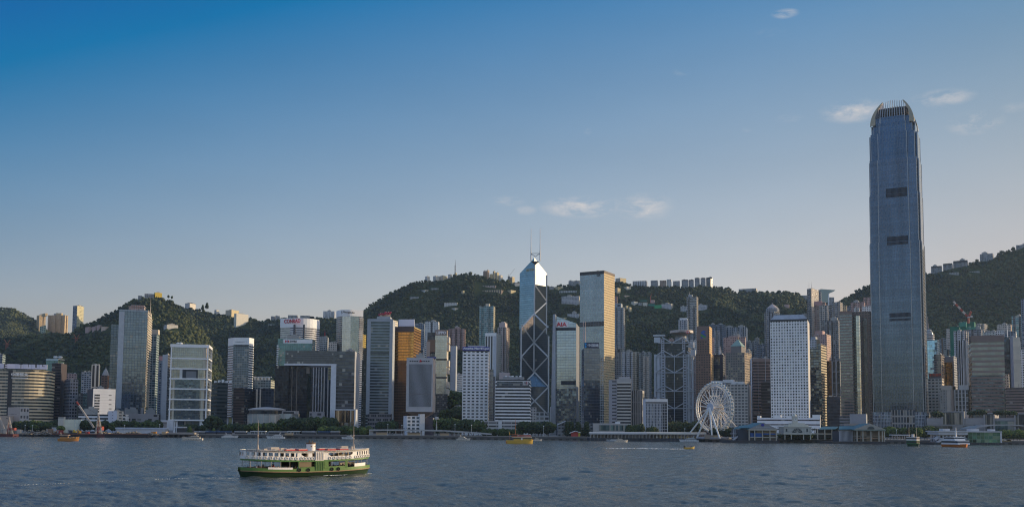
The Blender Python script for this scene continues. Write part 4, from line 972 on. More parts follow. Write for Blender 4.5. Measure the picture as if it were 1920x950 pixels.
# --- gold glass tower
b = bld('office_tower','gold mirrored tower with a dark roof band',734.5,789.5,612.5,1340,f_gold,f_gold,xs=776,d=44,pr=0,h=3.9)
panel(b,b.F,735,612.3,776,621.5,'roof_band',plain('dark_bronze',(.07,.05,.05),.6),.35); panel(b,b.S,776.3,612.3,789.3,620,'roof_band',plain('pale_gold',(.55,.42,.16),.5),.35)
panel(b,b.F,735,676,776,796,'lower_glass',f_golddark,.15,uv=(13,27)); panel(b,b.S,776.4,690,789.2,796,'lower_glass',f_golddark,.15,uv=(10,24))
bb = panel(b,b.F,746.5,598,776,610.8,'billboard',plain('billboard_white',(.64,.63,.72),.5,var=.03),-3,dep=1.5)
mb = MB(); 
for k in range(6): q = b.F.hit(748 + k * 5.2,611,-5); mb.box((q.x,q.y,b.z1 - 1),(.6,.6,9))
mb.build('billboard_frame',DARK,b.root)
b = bld('apartment_tower','dim blue grey tower between the gold tower and the white slab of flats',776,797,606,1750,f_resF,pr=1)
b = bld('apartment_tower','white slab of flats split by a dark seam on the hillside above the star building',796.5,824,602.5,1900,f_resE,f_resE,xs=822,pr=1,b=4.6,h=4)
panel(b,b.F,808.5,603,810.5,632,'seam',DARK,.2)

# --- building with the inverted base and a red star
YL = 1100
b = bld('headquarters_tower','grey fin clad tower narrowing to a stem at its foot with a red star',762.5,817,670.5,YL,plain('pla_frame',(.46,.44,.44),.7),plain('pla_side',(.46,.38,.33),.7),xs=812,d=44,pr=1,yb=771.5)
panel(b,b.F,767,682,808,762,'fin_wall',fac('grey_fins',(.40,.41,.44),(.03,.035,.045),wx=(.42,1),wy=(0,1),metal=.4,blinds=0),.25,uv=(21,20))
for k in range(9):
    if k != 4: panel(b,b.F,768 + k * 4.3,675.6,771 + k * 4.3,677.6,'slot',DARK,.2)
panel(b,b.F,766.6,737,808.5,739,'belt',plain('belt_dim',(.16,.15,.16),.7),.4)
# star
mb = MB(); o_ = b.F.hit(788.3,676.3,.7); rs = 2.1; pts = []
for k in range(10):
    rr_ = rs if k % 2 == 0 else rs * .42; t = math.pi / 2 + k * math.pi / 5; pts.append(o_ + b.F.u * (rr_ * math.cos(t)) + Vector((0,0,rr_ * math.sin(t))))
ctr = o_ + b.F.n * .5
for k in range(10): mb.face([pts[k],pts[(k + 1) % 10],ctr])
mb.build('star_emblem',REDL,b.root)
mid = (b.poly[0] + b.poly[2]) / 2; sm = [mid + (p_ - mid) * .46 for p_ in b.poly]
mb = MB(); z_a,z_b = 3.0,b.z0
zc = P(788,781,YL).z
mb.prism(sm,zc,z_b,0,None,top_poly=b.poly); mb.prism(sm,z_a,zc,0,None); mb.build('stem',plain('stem_stone',(.42,.30,.24),.8),b.root)
mast(b.root,790,655,671,YL + 22,1.2,plain('mast_dark',(.08,.08,.09),.6)); mast(b.root,793.5,652,671,YL + 26,1.4,plain('mast_pale',(.4,.38,.36),.6))
mb = MB(); q = P(790,662,YL + 22)
for k in range(3): mb.box((q.x - 2 + k,q.y,q.z - 3 + k * 2.4),(4.5,3,1.2))
mb.build('mast_platform',DARK,b.root)
b = bld('low_block','white block of square windows in front of the star building',756.5,796,779,1062,fac('white_square_windows',(.66,.65,.64),(.05,.07,.085),wx=(.18,.82),wy=(.2,.75),blinds=.1),f_whitewall,xs=763,sw='L',d=18,pr=0,b=4.4,h=4.2)
panel(b,b.F,787,775.5,796,800,'stair_tower',plain('white_stair',(.56,.56,.56),.7),.6,dep=8)
b = bld('low_block','dark brick block at the right foot of the star building',796.5,815,783,1072,plain('dark_brick',(.075,.06,.07),.85),plain('pale_quoin',(.4,.38,.36),.8),xs=812,d=16,pr=0)
mast(b.root,818.5,782,806,1060,.7,plain('pale_pole',(.5,.45,.4),.7))
q = P(819,784,1060); mb = MB(); mb.lathe((q.x,q.y,q.z - 1.6),[(.3,0),(2.1,.6),(2.3,2),(1.6,3.2),(.2,3.6)],12); mb.build('radar_dome',plain('pale_pole',(.5,.45,.4),.7),b.root)
# ================================================================== BUILDINGS, centre and right of the picture
# --- tower of stepped boxes
LIP = fac('pale_mirror_panel',(.50,.48,.42),(.40,.40,.37),wx=(.02,.98),wy=(.03,.98),metal=.75,rough=.14,var=.06,tilt=.006,blinds=0)
b = bld('office_tower','pale mirrored tower of jutting boxes with white letters on its brow',816,841,628,1400,LIP,plain('lit_stone',(.56,.50,.42),.7),xs=838,d=30,pr=1)
br = panel(b,b.F,816.4,617.8,838,628.4,'brow',plain('brow_brown',(.28,.22,.18),.6),.4,dep=16)
lettering(br,b.F,'LIPPO',818.6,620.6,836,626.2,WHITEL,.7,bold=.04)
DK = fac('dark_box_glass',(.10,.10,.11),(.06,.065,.075),wx=(.05,.95),wy=(.2,.9),metal=.6,rough=.1)
for x0,x1,ya,yb_,o,m in ((801,817,622,700,-4,DK),(803,816,636.5,660,1.5,plain('bronze_box',(.22,.15,.10),.5)),(800,806,640,694,2,plain('pale_box',(.46,.42,.38),.6)),(801,818,668.5,672,3,plain('blue_fascia',(.10,.13,.35),.5)),(801,817,700,742,1.2,DK),(818,838,672,675,1.0,DARK),(818,838,706,709,1.0,DARK)):
    panel(b,b.F,x0,ya,x1,yb_,'box_bay',m,o,dep=12 if x1 < 819 else 1.5,uv=(4,10))
for ya in (632,646,676,690,716,730):
    u_,z_ = b.S.uz(839,ya); mb = MB(); add_slab(mb,b.S,2,b.S.w * .8,z_ - 9,z_,3.2,4); mb.build('box_bay',plain('lit_stone',(.56,.50,.42),.7),b.root)
panel(b,b.F,817,738,839,772,'lower_bay',DK,1.2,uv=(7,9))
b = bld('podium_block','dim stone podium behind the trees right of the star building',800,846,772,1380,fac('dim_podium',(.16,.15,.15),(.04,.045,.05),wx=(.1,.9),wy=(.2,.8)),pr=0,d=24)
b = bld('apartment_tower','pink brown flats of three bays on the hillside',841,873,616,1900,f_resC,f_resC,xs=870,nt=3,nd=6,pr=1,yb=655)
panel(b,b.F,853,612.8,862,616.5,'plant_room',plain('pink_stone',(.42,.28,.25),.8),-3,dep=10)
b = bld('concrete_slab','blank grey slab right of the tower of jutting boxes',845,857.5,647.5,1500,fac('grey_slab',(.42,.43,.46),(.3,.31,.33),wx=(0,1),wy=(.95,1),blinds=0),plain('pale_side',(.40,.42,.45),.6),xs=855,pr=0,h=14)
b = bld('apartment_block','white walk up flats left of the white tower with a blue name band',847,868,700,1560,f_resE,f_resE,xs=857,nt=0,pr=2)
b = bld('low_house','small house with a pale blue tin roof among the trees on the slope',852,867,760,1400,plain('house_wall',(.36,.30,.27),.8),plain('house_wall',(.36,.30,.27),.8),pr=0,d=14,roof=plain('blue_tin',(.30,.38,.44),.5))
b = bld('hotel_tower','white tower of small dark windows under a blue name band',867.5,917.5,657,1160,f_whitegrid,f_whitegrid,xs=916,d=28,pr=0,b=6.65 / 1.31,h=3.62)
nb = panel(b,b.F,867.5,649.8,917.5,656.6,'name_band',BLUEL,.7,dep=12)
lettering(nb,b.F,'America Merrill Lync',868.2,650.7,917.2,656.1,WHITEL,1.1,bold=.05)
panel(b,b.F,868,657,917,658.8,'shadow_gap',DARK,.2)
mb = MB(); q = P(893,650,1172); mb.box((q.x,q.y,q.z - .5),(20,.5,2.2)); mb.bar(q + Vector((-10,0,0)),q + Vector((-10,0,4)),.2,0,5); mb.build('roof_rail',plain('mast_paint',(.5,.48,.46),.5),b.root)
b = bld('office_tower','narrow grey glass tower squeezed beside the white tower of small windows',917,925.5,692,1230,f_ccb,f_ccb,pr=0,d=24)
b = bld('apartment_tower','tall teal glass flats rising alone in front of the wooded hill',899,928.5,573.5,1850,f_resD,fac('lit_teal',(.62,.55,.40),(.14,.16,.14),wx=(.2,.85),wy=(.25,.85),blinds=.2),xs=925.5,nt=2,nd=4,pr=0,h=4)
panel(b,b.F,910,568.5,917,575,'crown_fin',plain('cream_lit',(.62,.52,.40),.7),-4,dep=8)
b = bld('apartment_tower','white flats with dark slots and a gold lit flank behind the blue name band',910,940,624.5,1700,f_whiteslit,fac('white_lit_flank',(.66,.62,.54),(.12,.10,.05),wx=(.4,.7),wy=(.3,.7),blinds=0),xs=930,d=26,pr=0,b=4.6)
panel(b,b.F,910,624,930.5,629.5,'crown_band',plain('white_crown',(.84,.83,.81),.6),.4); panel(b,b.F,925.5,624,930.2,705,'edge_pier',plain('pier_pale',(.52,.54,.58),.6),.3)
b = bld('apartment_tower','stepped pinkish flats with rounded balconies left of the angular mast tower',933,955,613,1760,fac('pinkish_balcony',(.52,.42,.38),(.06,.09,.09),wx=(.12,.62),wy=(.3,.9),blinds=.2),fac('pinkish_balcony',(.5,.4,.36),(.05,.07,.08)),xs=949,nt=2,nd=4,pr=0)
panel(b,b.F,935,604.5,946,613.5,'crown_block',plain('pink_crown',(.52,.42,.40),.8),-3,dep=14); panel(b,b.F,938,602.5,944,605,'crown_block',plain('pink_crown',(.52,.42,.40),.8),-5,dep=8)
b = bld('podium_block','pale pink podium block on the slope under the stepped pinkish flats',936,957,698,1680,plain('pink_crown',(.52,.42,.40),.8),f_resC,pr=1)
b = bld('office_block','white banded office block with a square emblem sign at its top corner',929,996,711.5,1140,fac('bold_white_band',(.80,.79,.78),(.02,.024,.032),wx=(0,1),wy=(.46,1),blinds=.02),f_whiteband,xs=994,d=34,pr=0,h=3.85)
panel(b,b.F,932,714.5,992,723.5,'top_glass',fac('top_glass',(.16,.17,.19),(.06,.08,.10),wx=(.02,.98),wy=(.35,.95),metal=.5),.3,uv=(14,2))
panel(b,b.F,930,713.4,995,714.8,'roof_rail',WHITE,.6)
panel(b,b.F,943,705.5,982,711.6,'plant_room',fac('grey_louvre',(.34,.34,.35),(.22,.22,.23),wx=(0,1),wy=(.3,.7),blinds=0),-6,dep=14,uv=(6,4))
for k,xx in enumerate((946,953,958,966,973)): panel(b,b.F,xx,703 + k % 2,xx + 4,706,'plant_unit',WHITE,-8,dep=5)
sg = panel(b,b.F,981.5,713.6,990.5,721.4,'sign_board',plain('white_sign',(.72,.70,.70),.5),1.0,dep=1.5)
lettering(sg,b.F,'G',982.6,715.2,986,719.8,BLACKL,1.3,bold=.04); lettering(sg,b.F,'E',986.4,715.2,989.4,719.8,plain('maroon',(.25,.02,.05),.5),1.3,bold=.04)
b = bld('low_block','low white verandah block with dark galleries under the white banded office block',901.5,976,789,1060,fac('verandah',(.46,.44,.42),(.07,.07,.075),wx=(.03,.97),wy=(.25,.68),blinds=.02),f_whiteband,xs=974,d=18,pr=0,h=4.1,b=8)
panel(b,b.F,934.5,786.5,941,812,'stair_tower',plain('white_stair',(.56,.56,.56),.7),1.0,dep=8)
b = bld('office_block','narrow white annex at the right foot of the white banded office block',994,1006,763,1230,fac('annex_grid',(.50,.49,.48),(.08,.08,.09),wx=(.2,.8),wy=(.3,.8),blinds=.1),pr=0,d=16)

# --- angular prism tower with twin masts
Yb = 1700; q = P(1003.2,600,Yb); al = math.atan2(q.x,q.y)
pv,vv = Vector((math.cos(al),-math.sin(al))),Vector((math.sin(al),math.cos(al)))
hw = (P(1029.5,600,Yb).x - P(976.5,600,Yb).x) / 2
rot = R(4); e1 = pv * math.cos(rot) + vv * math.sin(rot); e2 = -pv * math.sin(rot) + vv * math.cos(rot)
cB = M(q) + e2 * hw
FL,FR,BR,BL,CC = cB - e1 * hw - e2 * hw,cB + e1 * hw - e2 * hw,cB + e1 * hw + e2 * hw,cB - e1 * hw + e2 * hw,cB
def zat(y,Y): return P(1003,y,Y).z
boc = thing('prism_tower','tall angular glass tower of cut prisms with white cross bracing and twin masts','building',(cB.x,cB.y,3))
gl = fac('brace_tower_glass',(.14,.21,.25),(.165,.255,.315),wx=(.04,.98),wy=(.12,.97),metal=.8,rough=.06,var=.06,tilt=.004,blinds=0)
gld = fac('brace_tower_dark',(.085,.095,.105),(.070,.085,.098),wx=(.04,.98),wy=(.12,.98),metal=.3,rough=.06,var=.12,tilt=.006,blinds=.01)
gls = fac('brace_tower_slope',(.10,.15,.20),(.11,.19,.27),wx=(.03,.97),wy=(.03,.97),metal=.8,rough=.08,var=.12,tilt=.01,blinds=0)
WB = plain('brace_white',(.52,.53,.54),.5,.1,var=.05)
Yc = cB.y
tops = {'front': (zat(697,Yc),zat(724.5,Yb)),'left': (zat(590,Yc),zat(616,Yc)),'right': (zat(606,Yc),zat(632,Yc)),'back': (zat(483,Yc),zat(511,Yc + hw * .5))}
z0b = zat(772,Yb)
for nm,(a,b_) in (('front',(FL,FR)),('right',(FR,BR)),('back',(BR,BL)),('left',(BL,FL))):
    zc,ze = tops[nm]; mb = MB(); L_ = (b_ - a).length; H = ze - z0b
    def uvq(l,h0,h1,h2=None): return [(0,0),(round(l / 3.3),0),(round(l / 3.3),h1 / 3.9),(0,h0 / 3.9)]
    mb.face([(*a,z0b),(*b_,z0b),(*b_,ze),(*a,ze)],1,uvq(L_,H,H))
    lc = (CC - b_).length
    # the two inner walls, glazed where they rise above the neighbouring prism
    mt = 0 if nm == 'back' else 1
    mb.face([(*b_,z0b),(*CC,z0b),(*CC,zc),(*b_,ze)],mt,[(0,0),(round(lc / 3.3),0),(round(lc / 3.3),(zc - z0b) / 3.9),(0,H / 3.9)])
    if nm == 'back':      # the right wall: sky reflection put into upper glass colour, dull dark below
        zm = zat(533,Yc); mb.face([(*CC,z0b),(*a,z0b),(*a,zm),(*CC,zm)],4,[(0,0),(round(lc / 3.3),0),(round(lc / 3.3),(zm - z0b) / 3.9),(0,(zm - z0b) / 3.9)])
        mb.face([(*CC,zm),(*a,zm),(*a,ze),(*CC,zc)],3,[(0,0),(round(lc / 3.3),0),(round(lc / 3.3),(ze - zm) / 3.9),(0,(zc - zm) / 3.9)])
    else: mb.face([(*CC,z0b),(*a,z0b),(*a,ze),(*CC,zc)],mt,[(0,0),(round(lc / 3.3),0),(round(lc / 3.3),H / 3.9),(0,(zc - z0b) / 3.9)])
    mb.face([(*a,ze),(*b_,ze),(*CC,zc)],2,[(0,0),(18,0),(9,10)])
    mb.build('prism',[gl,gld,gls,fac('brace_tower_bright',(.40,.41,.42),(.26,.28,.30),wx=(.02,.98),wy=(.05,.98),metal=.8,rough=.12,var=.04,tilt=.003,blinds=0),fac('brace_tower_deep',(.05,.06,.07),(.028,.040,.052),wx=(.04,.98),wy=(.12,.98),metal=0,rough=.5,var=.1,tilt=0,blinds=0,gspec=0,wrough=.5)],boc)
mb = MB(); n3 = Vector((-e2.x,-e2.y,0))
def on_wall(p_,q_,s,z,out=.5):
    """Point at fraction s between two plan corners, pushed out towards the harbour."""
    w_ = p_ + (q_ - p_) * s; return Vector((w_.x - e2.x * out,w_.y - e2.y * out,z))
def brace(a,b_): mb.beam(a,b_,2.3,.8,n3)
Z = lambda y: zat(y,Yc)
zf,zb_ = tops['front'],tops['back']
# corner and ridge columns
brace(on_wall(FL,FR,0.012,z0b),on_wall(FL,FR,.012,tops['left'][1])); brace(on_wall(FL,FR,.988,z0b),on_wall(FL,FR,.988,tops['right'][1]))
Wd = lambda s,y: (on_wall(FL,CC,s * 2,Z(y),.9) if s <= .5 else on_wall(CC,FR,(s - .5) * 2,Z(y),.9))
brace(Wd(.5,694),Wd(.5,588)); 
for ya,yb_ in ((697,670),(642,670),(642,612),(588,616)):   # zigzag on the two inner walls
    brace(Wd(.5,ya),Wd(.03,yb_)); brace(Wd(.5,ya),Wd(.97,yb_))
# front wall cross
Wf = lambda s,y: on_wall(FL,FR,s,zat(y,Yb),.6)
brace(Wf(.02,725),Wf(.98,777)); brace(Wf(.98,725),Wf(.02,777)); brace(Wf(.02,724),Wf(.5,697.5)); brace(Wf(.98,724),Wf(.5,697.5))
# upper right wall zigzag and the lit ridge
Wr = lambda s,y: on_wall(CC,BR,s,Z(y),.9)
brace(Wr(.02,590),Wr(.02,492)); brace(Wr(.04,534),Wr(.95,560)); brace(Wr(.95,564),Wr(.04,588)); brace(Wr(.97,630),Wr(.97,511)); 
mb.build('bracing',[WB],boc)
mb = MB(); base = [FL - e1 * 1 - e2 * 1,FR + e1 * 1 - e2 * 1,BR + e1 + e2,BL - e1 + e2]
mb.prism(base,3,z0b,0,1,8,8); mb.build('base_hall',[fac('stone_portal',(.50,.50,.50),(.05,.06,.07),wx=(.15,.85),wy=(.25,.8),metal=.3),ROOF()],boc)
MP = plain('mast_white',(.62,.60,.58),.5)
for px_ in (995.5,1012.5):
    a = P(px_,489,Yc - 1); t_ = P(px_,428,Yc - 1); m_ = MB(); m_.bar((a.x,a.y,a.z),(a.x,a.y,a.z + (t_.z - a.z) * .3),1.0,0,8); m_.bar((a.x,a.y,a.z + (t_.z - a.z) * .3),(a.x,a.y,t_.z),.75,0,8,.35); m_.build('mast',MP,boc)
m_ = MB(); a,b_ = P(995.5,475,Yc - 1),P(1012.5,475,Yc - 1); c_ = P(1003.5,481,Yc - 1)
m_.bar(a,b_,.5); m_.bar(a,c_,.5); m_.bar(b_,c_,.5); m_.build('mast_frame',plain('dark_frame',(.08,.08,.09),.5),boc)
m_ = MB(); a,b_,c_ = P(996,489.8,Yc - 2.5),P(1011,489.8,Yc - 2.5),P(1003.5,496,Yc - 3.5); 
m_.face([a,c_,b_]); m_.face([a + Vector((0,3,0)),b_ + Vector((0,3,0)),c_ + Vector((0,3,0))]); m_.face([a,b_,b_ + Vector((0,3,0)),a + Vector((0,3,0))])
m_.build('mast_recess',plain('black_recess',(.01,.01,.012),.8),boc)
fb = Face(BL + (CC - BL) * .05,CC); 
lettering(boc,fb,'BANK OF CHINA',987,504.5,1002,507,plain('gold_letters',(.5,.36,.12),.4,.4),.5)
fr_ = bld('light_pier','tall pale lamp pier standing between the angular mast tower and the curved glass tower',1031.5,1035,762,1500,plain('brace_white',(.66,.66,.66)),plain('cream_lit',(.62,.52,.40),.7),xs=1033,d=3,pr=0,z0=3)

# --- slim glass tower with a slanted top and red letters
f_aia = fac('pearl_glass',(.24,.27,.30),(.245,.295,.345),wx=(.02,.98),wy=(.10,.97),metal=.85,rough=.07,var=.06,tilt=.004,blinds=.0)
b = bld('glass_tower','slim pearl glass tower with a slanted top and red letters',1041,1086.5,608,1240,f_aia,plain('grey_flank',(.20,.205,.22),.7),xs=1080.5,d=34,pr=0)
mb = MB(); zt,ztr = b.F.uz(1041,592)[1],b.F.uz(1080,606)[1]
a0,a1 = b.F.pt(0,0,0),b.F.pt(b.F.w,0,0); k0,k1 = b.F.pt(0,0,-14),b.F.pt(b.F.w,0,-14)
nb_,z1 = round(b.F.w / 3.6),b.z1
mb.face([(a0.x,a0.y,z1),(a1.x,a1.y,z1),(a1.x,a1.y,ztr),(a0.x,a0.y,zt)],0,[(0,0),(nb_,0),(nb_,(ztr - z1) / 3.5),(0,(zt - z1) / 3.5)])
mb.face([(k1.x,k1.y,z1),(k0.x,k0.y,z1),(k0.x,k0.y,zt),(k1.x,k1.y,ztr)],0); mb.face([(a0.x,a0.y,zt),(a1.x,a1.y,ztr),(k1.x,k1.y,ztr),(k0.x,k0.y,zt)],1); mb.face([(a1.x,a1.y,z1),(k1.x,k1.y,z1),(k1.x,k1.y,ztr),(a1.x,a1.y,ztr)],1); mb.face([(k0.x,k0.y,z1),(a0.x,a0.y,z1),(a0.x,a0.y,zt),(k0.x,k0.y,zt)],1)
mb.build('slanted_top',[f_aia,plain('grey_flank',(.2,.205,.22),.7)],b.root)
mb = MB(); pa = [P(1037.2,592,1243),P(1041.2,592,1240)]; 
zt2 = P(1039,588.5,1240).z; add = Vector((0,30,0))
m0,m1 = M(P(1032,790,1243)),M(P(1041.5,790,1239)); t0,t1 = M(P(1036.8,592,1243)),M(P(1041.5,592,1239)); dv = Vector((3,30))
mb.prism([m0,m1,m1 + dv,m0 + dv],3,zt2,0,0,4,4,top_poly=[t0,t1,t1 + dv,t0 + dv]); mb.build('side_fin',plain('fin_grey',(.33,.36,.39),.5,.3),b.root)
sg = panel(b,b.F,1041.8,602.6,1066,613,'sign_board',plain('white_sign_bright',(.80,.79,.78),.5),.7)
lettering(sg,b.F,'AIA',1043.6,604,1062.8,611.6,plain('bright_red',(.62,.02,.04),.5,var=0),1.0,bold=.03)
panel(b,b.F,1041.6,614.2,1079.5,619,'louvre',LOUVRE,.3,uv=(26,1)); panel(b,b.F,1052,713.5,1079.5,721,'louvre',LOUVRE,.3,uv=(18,1))
panel(b,b.F,1041,728,1080.4,800,'lower_glass',fac('deep_pearl',(.12,.145,.17),(.115,.15,.19),wx=(.02,.98),wy=(.07,.97),metal=.8,rough=.06,var=.15,tilt=.02,blinds=.02),.15,uv=(11,19))

# --- big square glass tower whose flank colour holds golden sunlight
f_ckc = fac('gridded_silver',(.46,.47,.46),(.135,.165,.18),wx=(.09,.91),wy=(.15,.97),metal=.75,rough=.09,var=.10,tilt=.005,blinds=.0)
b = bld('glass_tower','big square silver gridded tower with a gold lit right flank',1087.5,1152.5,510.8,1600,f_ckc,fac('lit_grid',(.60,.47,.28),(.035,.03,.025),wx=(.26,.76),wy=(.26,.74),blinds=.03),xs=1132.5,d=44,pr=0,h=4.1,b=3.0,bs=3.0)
panel(b,b.F,1087.4,510.4,1132.6,512.8,'roof_band',DARK,.4); panel(b,b.S,1132.7,510.8,1152.6,514,'roof_band',plain('brown_band',(.14,.11,.09),.7),.4)
for ya in (604,608.5): panel(b,b.F,1087.6,ya,1132.4,ya + 2.2,'belt',fac('belt_slots',(.14,.14,.15),(.02,.02,.025),wx=(.1,.95),wy=(.1,.9),blinds=0),.25,uv=(9,1))
panel(b,b.F,1113,505.5,1117,510.5,'roof_crane',plain('roof_gear',(.3,.24,.16),.7),-12,dep=5); panel(b,b.F,1117,508.4,1127,510.5,'roof_crane',plain('roof_gear',(.3,.24,.16),.7),-12,dep=3)
lettering(b.root,b.F,'CK',1119,514.2,1126.5,517.4,BLACKL,.5,name='emblem',bold=.05)
b = bld('office_tower','slate glass tower with a dark sign of white characters before the square silver tower',1090.5,1124.5,652.5,1350,f_ccb,f_ccb,xs=1095,sw='L',d=30,pr=0)
sg = panel(b,b.F,1095.6,641.8,1123,652.2,'sign_board',plain('navy_sign',(.012,.018,.06),.5),.6,dep=3)
lettering(sg,b.F,'中国建',1101.8,644.2,1122.6,650,WHITEL,.9,bold=.02)
mb = MB(); o_ = [sg]
for k,(ya,yb_) in enumerate(((642.4,646.6),(647.2,651.6))): quad_on(mb,b.F,[(1096.2,ya),(1098.8,ya),(1100.4,(ya + yb_) / 2),(1098.8,yb_),(1096.2,yb_)][::-1],.9,0)
mb.build('emblem',[plain('cyan_emblem',(.02,.30,.62),.5,var=0)],sg)
for px_ in (1094.3,1097.6): mast(b.root,px_,602.5,642,1362,.8,plain('pink_mast',(.55,.42,.38),.6))
panel(b,b.F,1095,712,1124.4,792,'lower_glass',fac('deep_grey',(.08,.095,.12),(.055,.075,.11),wx=(.04,.96),wy=(.2,.95),metal=.7,rough=.07,var=.35,tilt=.02,blinds=.05,blindcol=(.4,.36,.3)),.15,uv=(10,19))
b = bld('apartment_tower','tall pale grey flats just right of the gold lit flank',1152.5,1172,576,1850,fac('pale_grey_flats',(.34,.37,.39),(.15,.18,.20),wx=(.2,.8),wy=(.3,.85),blinds=.2),f_resB,xs=1169,nt=2,nd=3,pr=0)
panel(b,b.F,1152.8,568.5,1164.5,577,'crown_block',plain('pale_grey_crown',(.36,.38,.40),.8),-2,dep=16); panel(b,b.F,1157.5,571,1162.5,573.8,'crown_slot',DARK,-1.8)
b = bld('apartment_tower','thin red brown tower peeping out above the tall pale grey flats',1152,1157.5,555,1980,f_resC,pr=0,d=14)
b = bld('apartment_tower','white twin winged flats with a lit right wing beneath the tall pale grey flats',1160,1198.5,659,1720,f_resE,fac('cream_lit_flats',(.62,.55,.44),(.05,.05,.05),wx=(.25,.8),wy=(.3,.8),blinds=.2),xs=1186,nt=3,nd=5,pr=1)
b = bld('apartment_tower','grey flats tower with a dark square hole below the tall pale grey flats',1152.5,1165,653,1660,f_resB,f_resB,pr=0)
panel(b,b.F,1158.5,655,1162,660,'crown_slot',DARK,.2)
b = bld('apartment_tower','grey flats between the twin winged flats and the steel frame tower',1198,1222,660,1720,fac('grey_green_flats',(.36,.38,.37),(.05,.06,.06),wx=(.25,.75),wy=(.3,.8),blinds=.25),f_resB,xs=1218,nt=2,nd=4,pr=2)
b = bld('office_tower','stone tower with rounded cream stripes and a blank left core',1141.5,1184.5,712,1240,fac('core_slots',(.36,.34,.35),(.03,.03,.035),wx=(.3,.7),wy=(.35,.7),blinds=0),plain('core_side',(.38,.33,.29),.8),xs=1182,d=30,pr=0,b=14,h=4.4)
panel(b,b.F,1157.2,716,1183,790,'striped_bay',fac('cream_stripe',(.58,.53,.46),(.022,.022,.028),wx=(0,1),wy=(.0,.55),blinds=0),1.6,uv=(1,17),dep=4)
panel(b,b.F,1157,709.5,1183.4,716.2,'crown_band',plain('core_crown',(.44,.41,.38),.7),1.2,dep=12); panel(b,b.F,1160,706,1180.5,709.8,'crown_band',plain('core_crown2',(.44,.41,.40),.7),-1.5,dep=12)
b = bld('office_block','beige block with long upright slots behind the white gridded block',1184,1208,731.5,1270,fac('beige_slots',(.40,.36,.33),(.03,.03,.035),wx=(.3,.75),wy=(.04,1),blinds=0),f_resA,xs=1204,h=16,b=2.6,d=22,pr=1)
b = bld('office_block','white block faced with a fine grid of bars right of the long pier',1205.5,1252,747,1040,plain('white_frame2',(.70,.68,.66),.7),plain('white_frame2',(.70,.68,.66),.7),xs=1210.5,sw='L',d=24,pr=0,z0=3)
panel(b,b.F,1210.4,752.5,1251,756,'top_slot',plain('dim_slot',(.16,.15,.15),.8),.15); panel(b,b.F,1210.4,756.5,1241,806,'bar_grid',fac('bar_grid',(.46,.47,.50),(.05,.06,.075),wx=(.4,1),wy=(.14,1),blinds=.12),.2,uv=(11,12)); panel(b,b.F,1241.6,756.5,1251,806,'dark_bay',fac('bar_grid_dark',(.40,.40,.42),(.03,.035,.04),wx=(.08,.94),wy=(.16,1),blinds=0),.2,uv=(2,12))

# --- steel frame bank tower
HG = fac('bank_glass',(.055,.062,.07),(.022,.03,.036),wx=(.04,.97),wy=(.22,.97),metal=.5,rough=.1,var=.4,tilt=.01,blinds=.05)
HS = plain('steel_grey',(.46,.49,.53),.5,.2,var=.08)
b = bld('bank_tower','grey steel frame tower with hanging V trusses and a roof ring sign',1226,1304,664,1480,fac('steel_clad',(.33,.36,.40),(.24,.27,.31),wx=(.06,.94),wy=(.05,.95),metal=.4,rough=.3,var=.15,blinds=0),f_ccb,xs=1296,d=46,pr=0)
f_ = b.F
top = bld('bank_tower','upper stage',1234,1296,640,1492,HG,f_ccb,xs=1290,d=34,pr=0); 
for o in top.root.children: o.name = 'upper_stage'
merge_into(top,b)
panel(b,f_,1248.5,656,1281,790,'glass_bay',HG,.6,uv=(14,34)); panel(b,f_,1246,643,1279,657,'glass_bay',HG,-9,uv=(12,4))
lad = fac('ladder_slots',(.44,.47,.51),(.02,.022,.026),wx=(.25,.75),wy=(.3,.78),blinds=0,metal=0)
for xx in (1240.5,1281.2): panel(b,f_,xx,664,xx + 7.2,792,'ladder_mast',lad,2.2,uv=(1,30),dep=4)
for xx in (1238,1277.5): panel(b,f_,xx,634,xx + 6,664,'ladder_mast',lad,-8,uv=(1,7),dep=5)
for xx,wd,ya in ((1227,3,664),(1232.5,5,664),(1290,3.5,664),(1297,4,670)): panel(b,f_,xx,ya,xx + wd,792,'mast_tube',HS,1.2,dep=3)
mb = MB()
def hb(x0,y0,x1,y1,wd=1.3,o=2.6): mb.beam(f_.hit(x0,y0,o),f_.hit(x1,y1,o),wd,1.2,f_.n)
for ya in (665,695,729.5,762):
    hb(1245,ya - 7.5,1264.5,ya + 3.2); hb(1283,ya - 7.5,1264.5,ya + 3.2); hb(1242,ya - 6.5,1229,ya + 2); hb(1288,ya - 6.5,1300,ya + 2); hb(1229,ya + 3.2,1302,ya + 3.2,1.2)
hb(1264.6,665,1264.6,790,.8)
for ya in (640.5,): hb(1241,ya - 9,1260,ya + 2,o=-6); hb(1280,ya - 9,1260,ya + 2,o=-6); hb(1234,ya + 1.8,1294,ya + 1.8,1.2,o=-6); hb(1282,ya - 9,1294,ya + 3,o=-6)
mb.build('truss',HS,b.root)
q = P(1276,630,1510); mb = MB(); mb.lathe((q.x,q.y,q.z - 14),[(9,0),(9,14),(14,15)],20,0); mb.build('sign_drum',plain('drum_grey',(.24,.25,.26),.6),b.root)
rw_ = (P(1299.5,622,1510).x - P(1256,622,1510).x) / 2; q = P(1277.8,624.8,1510)
mb = MB(); mb.lathe((q.x,q.y,q.z),[(rw_,0),(rw_,4.0),(rw_ * .8,4.3)],36,0); rg = mb.build('sign_ring',plain('ring_grey',(.46,.40,.37),.5),b.root)
fs = Face((q.x - 10,q.y - rw_ - .3),(q.x + 10,q.y - rw_ - .3))
lettering(rg,fs,'HSBC',1270.5,620.4,1284,623.6,plain('ring_letters',(.12,.11,.11),.5),.4,bold=.03)
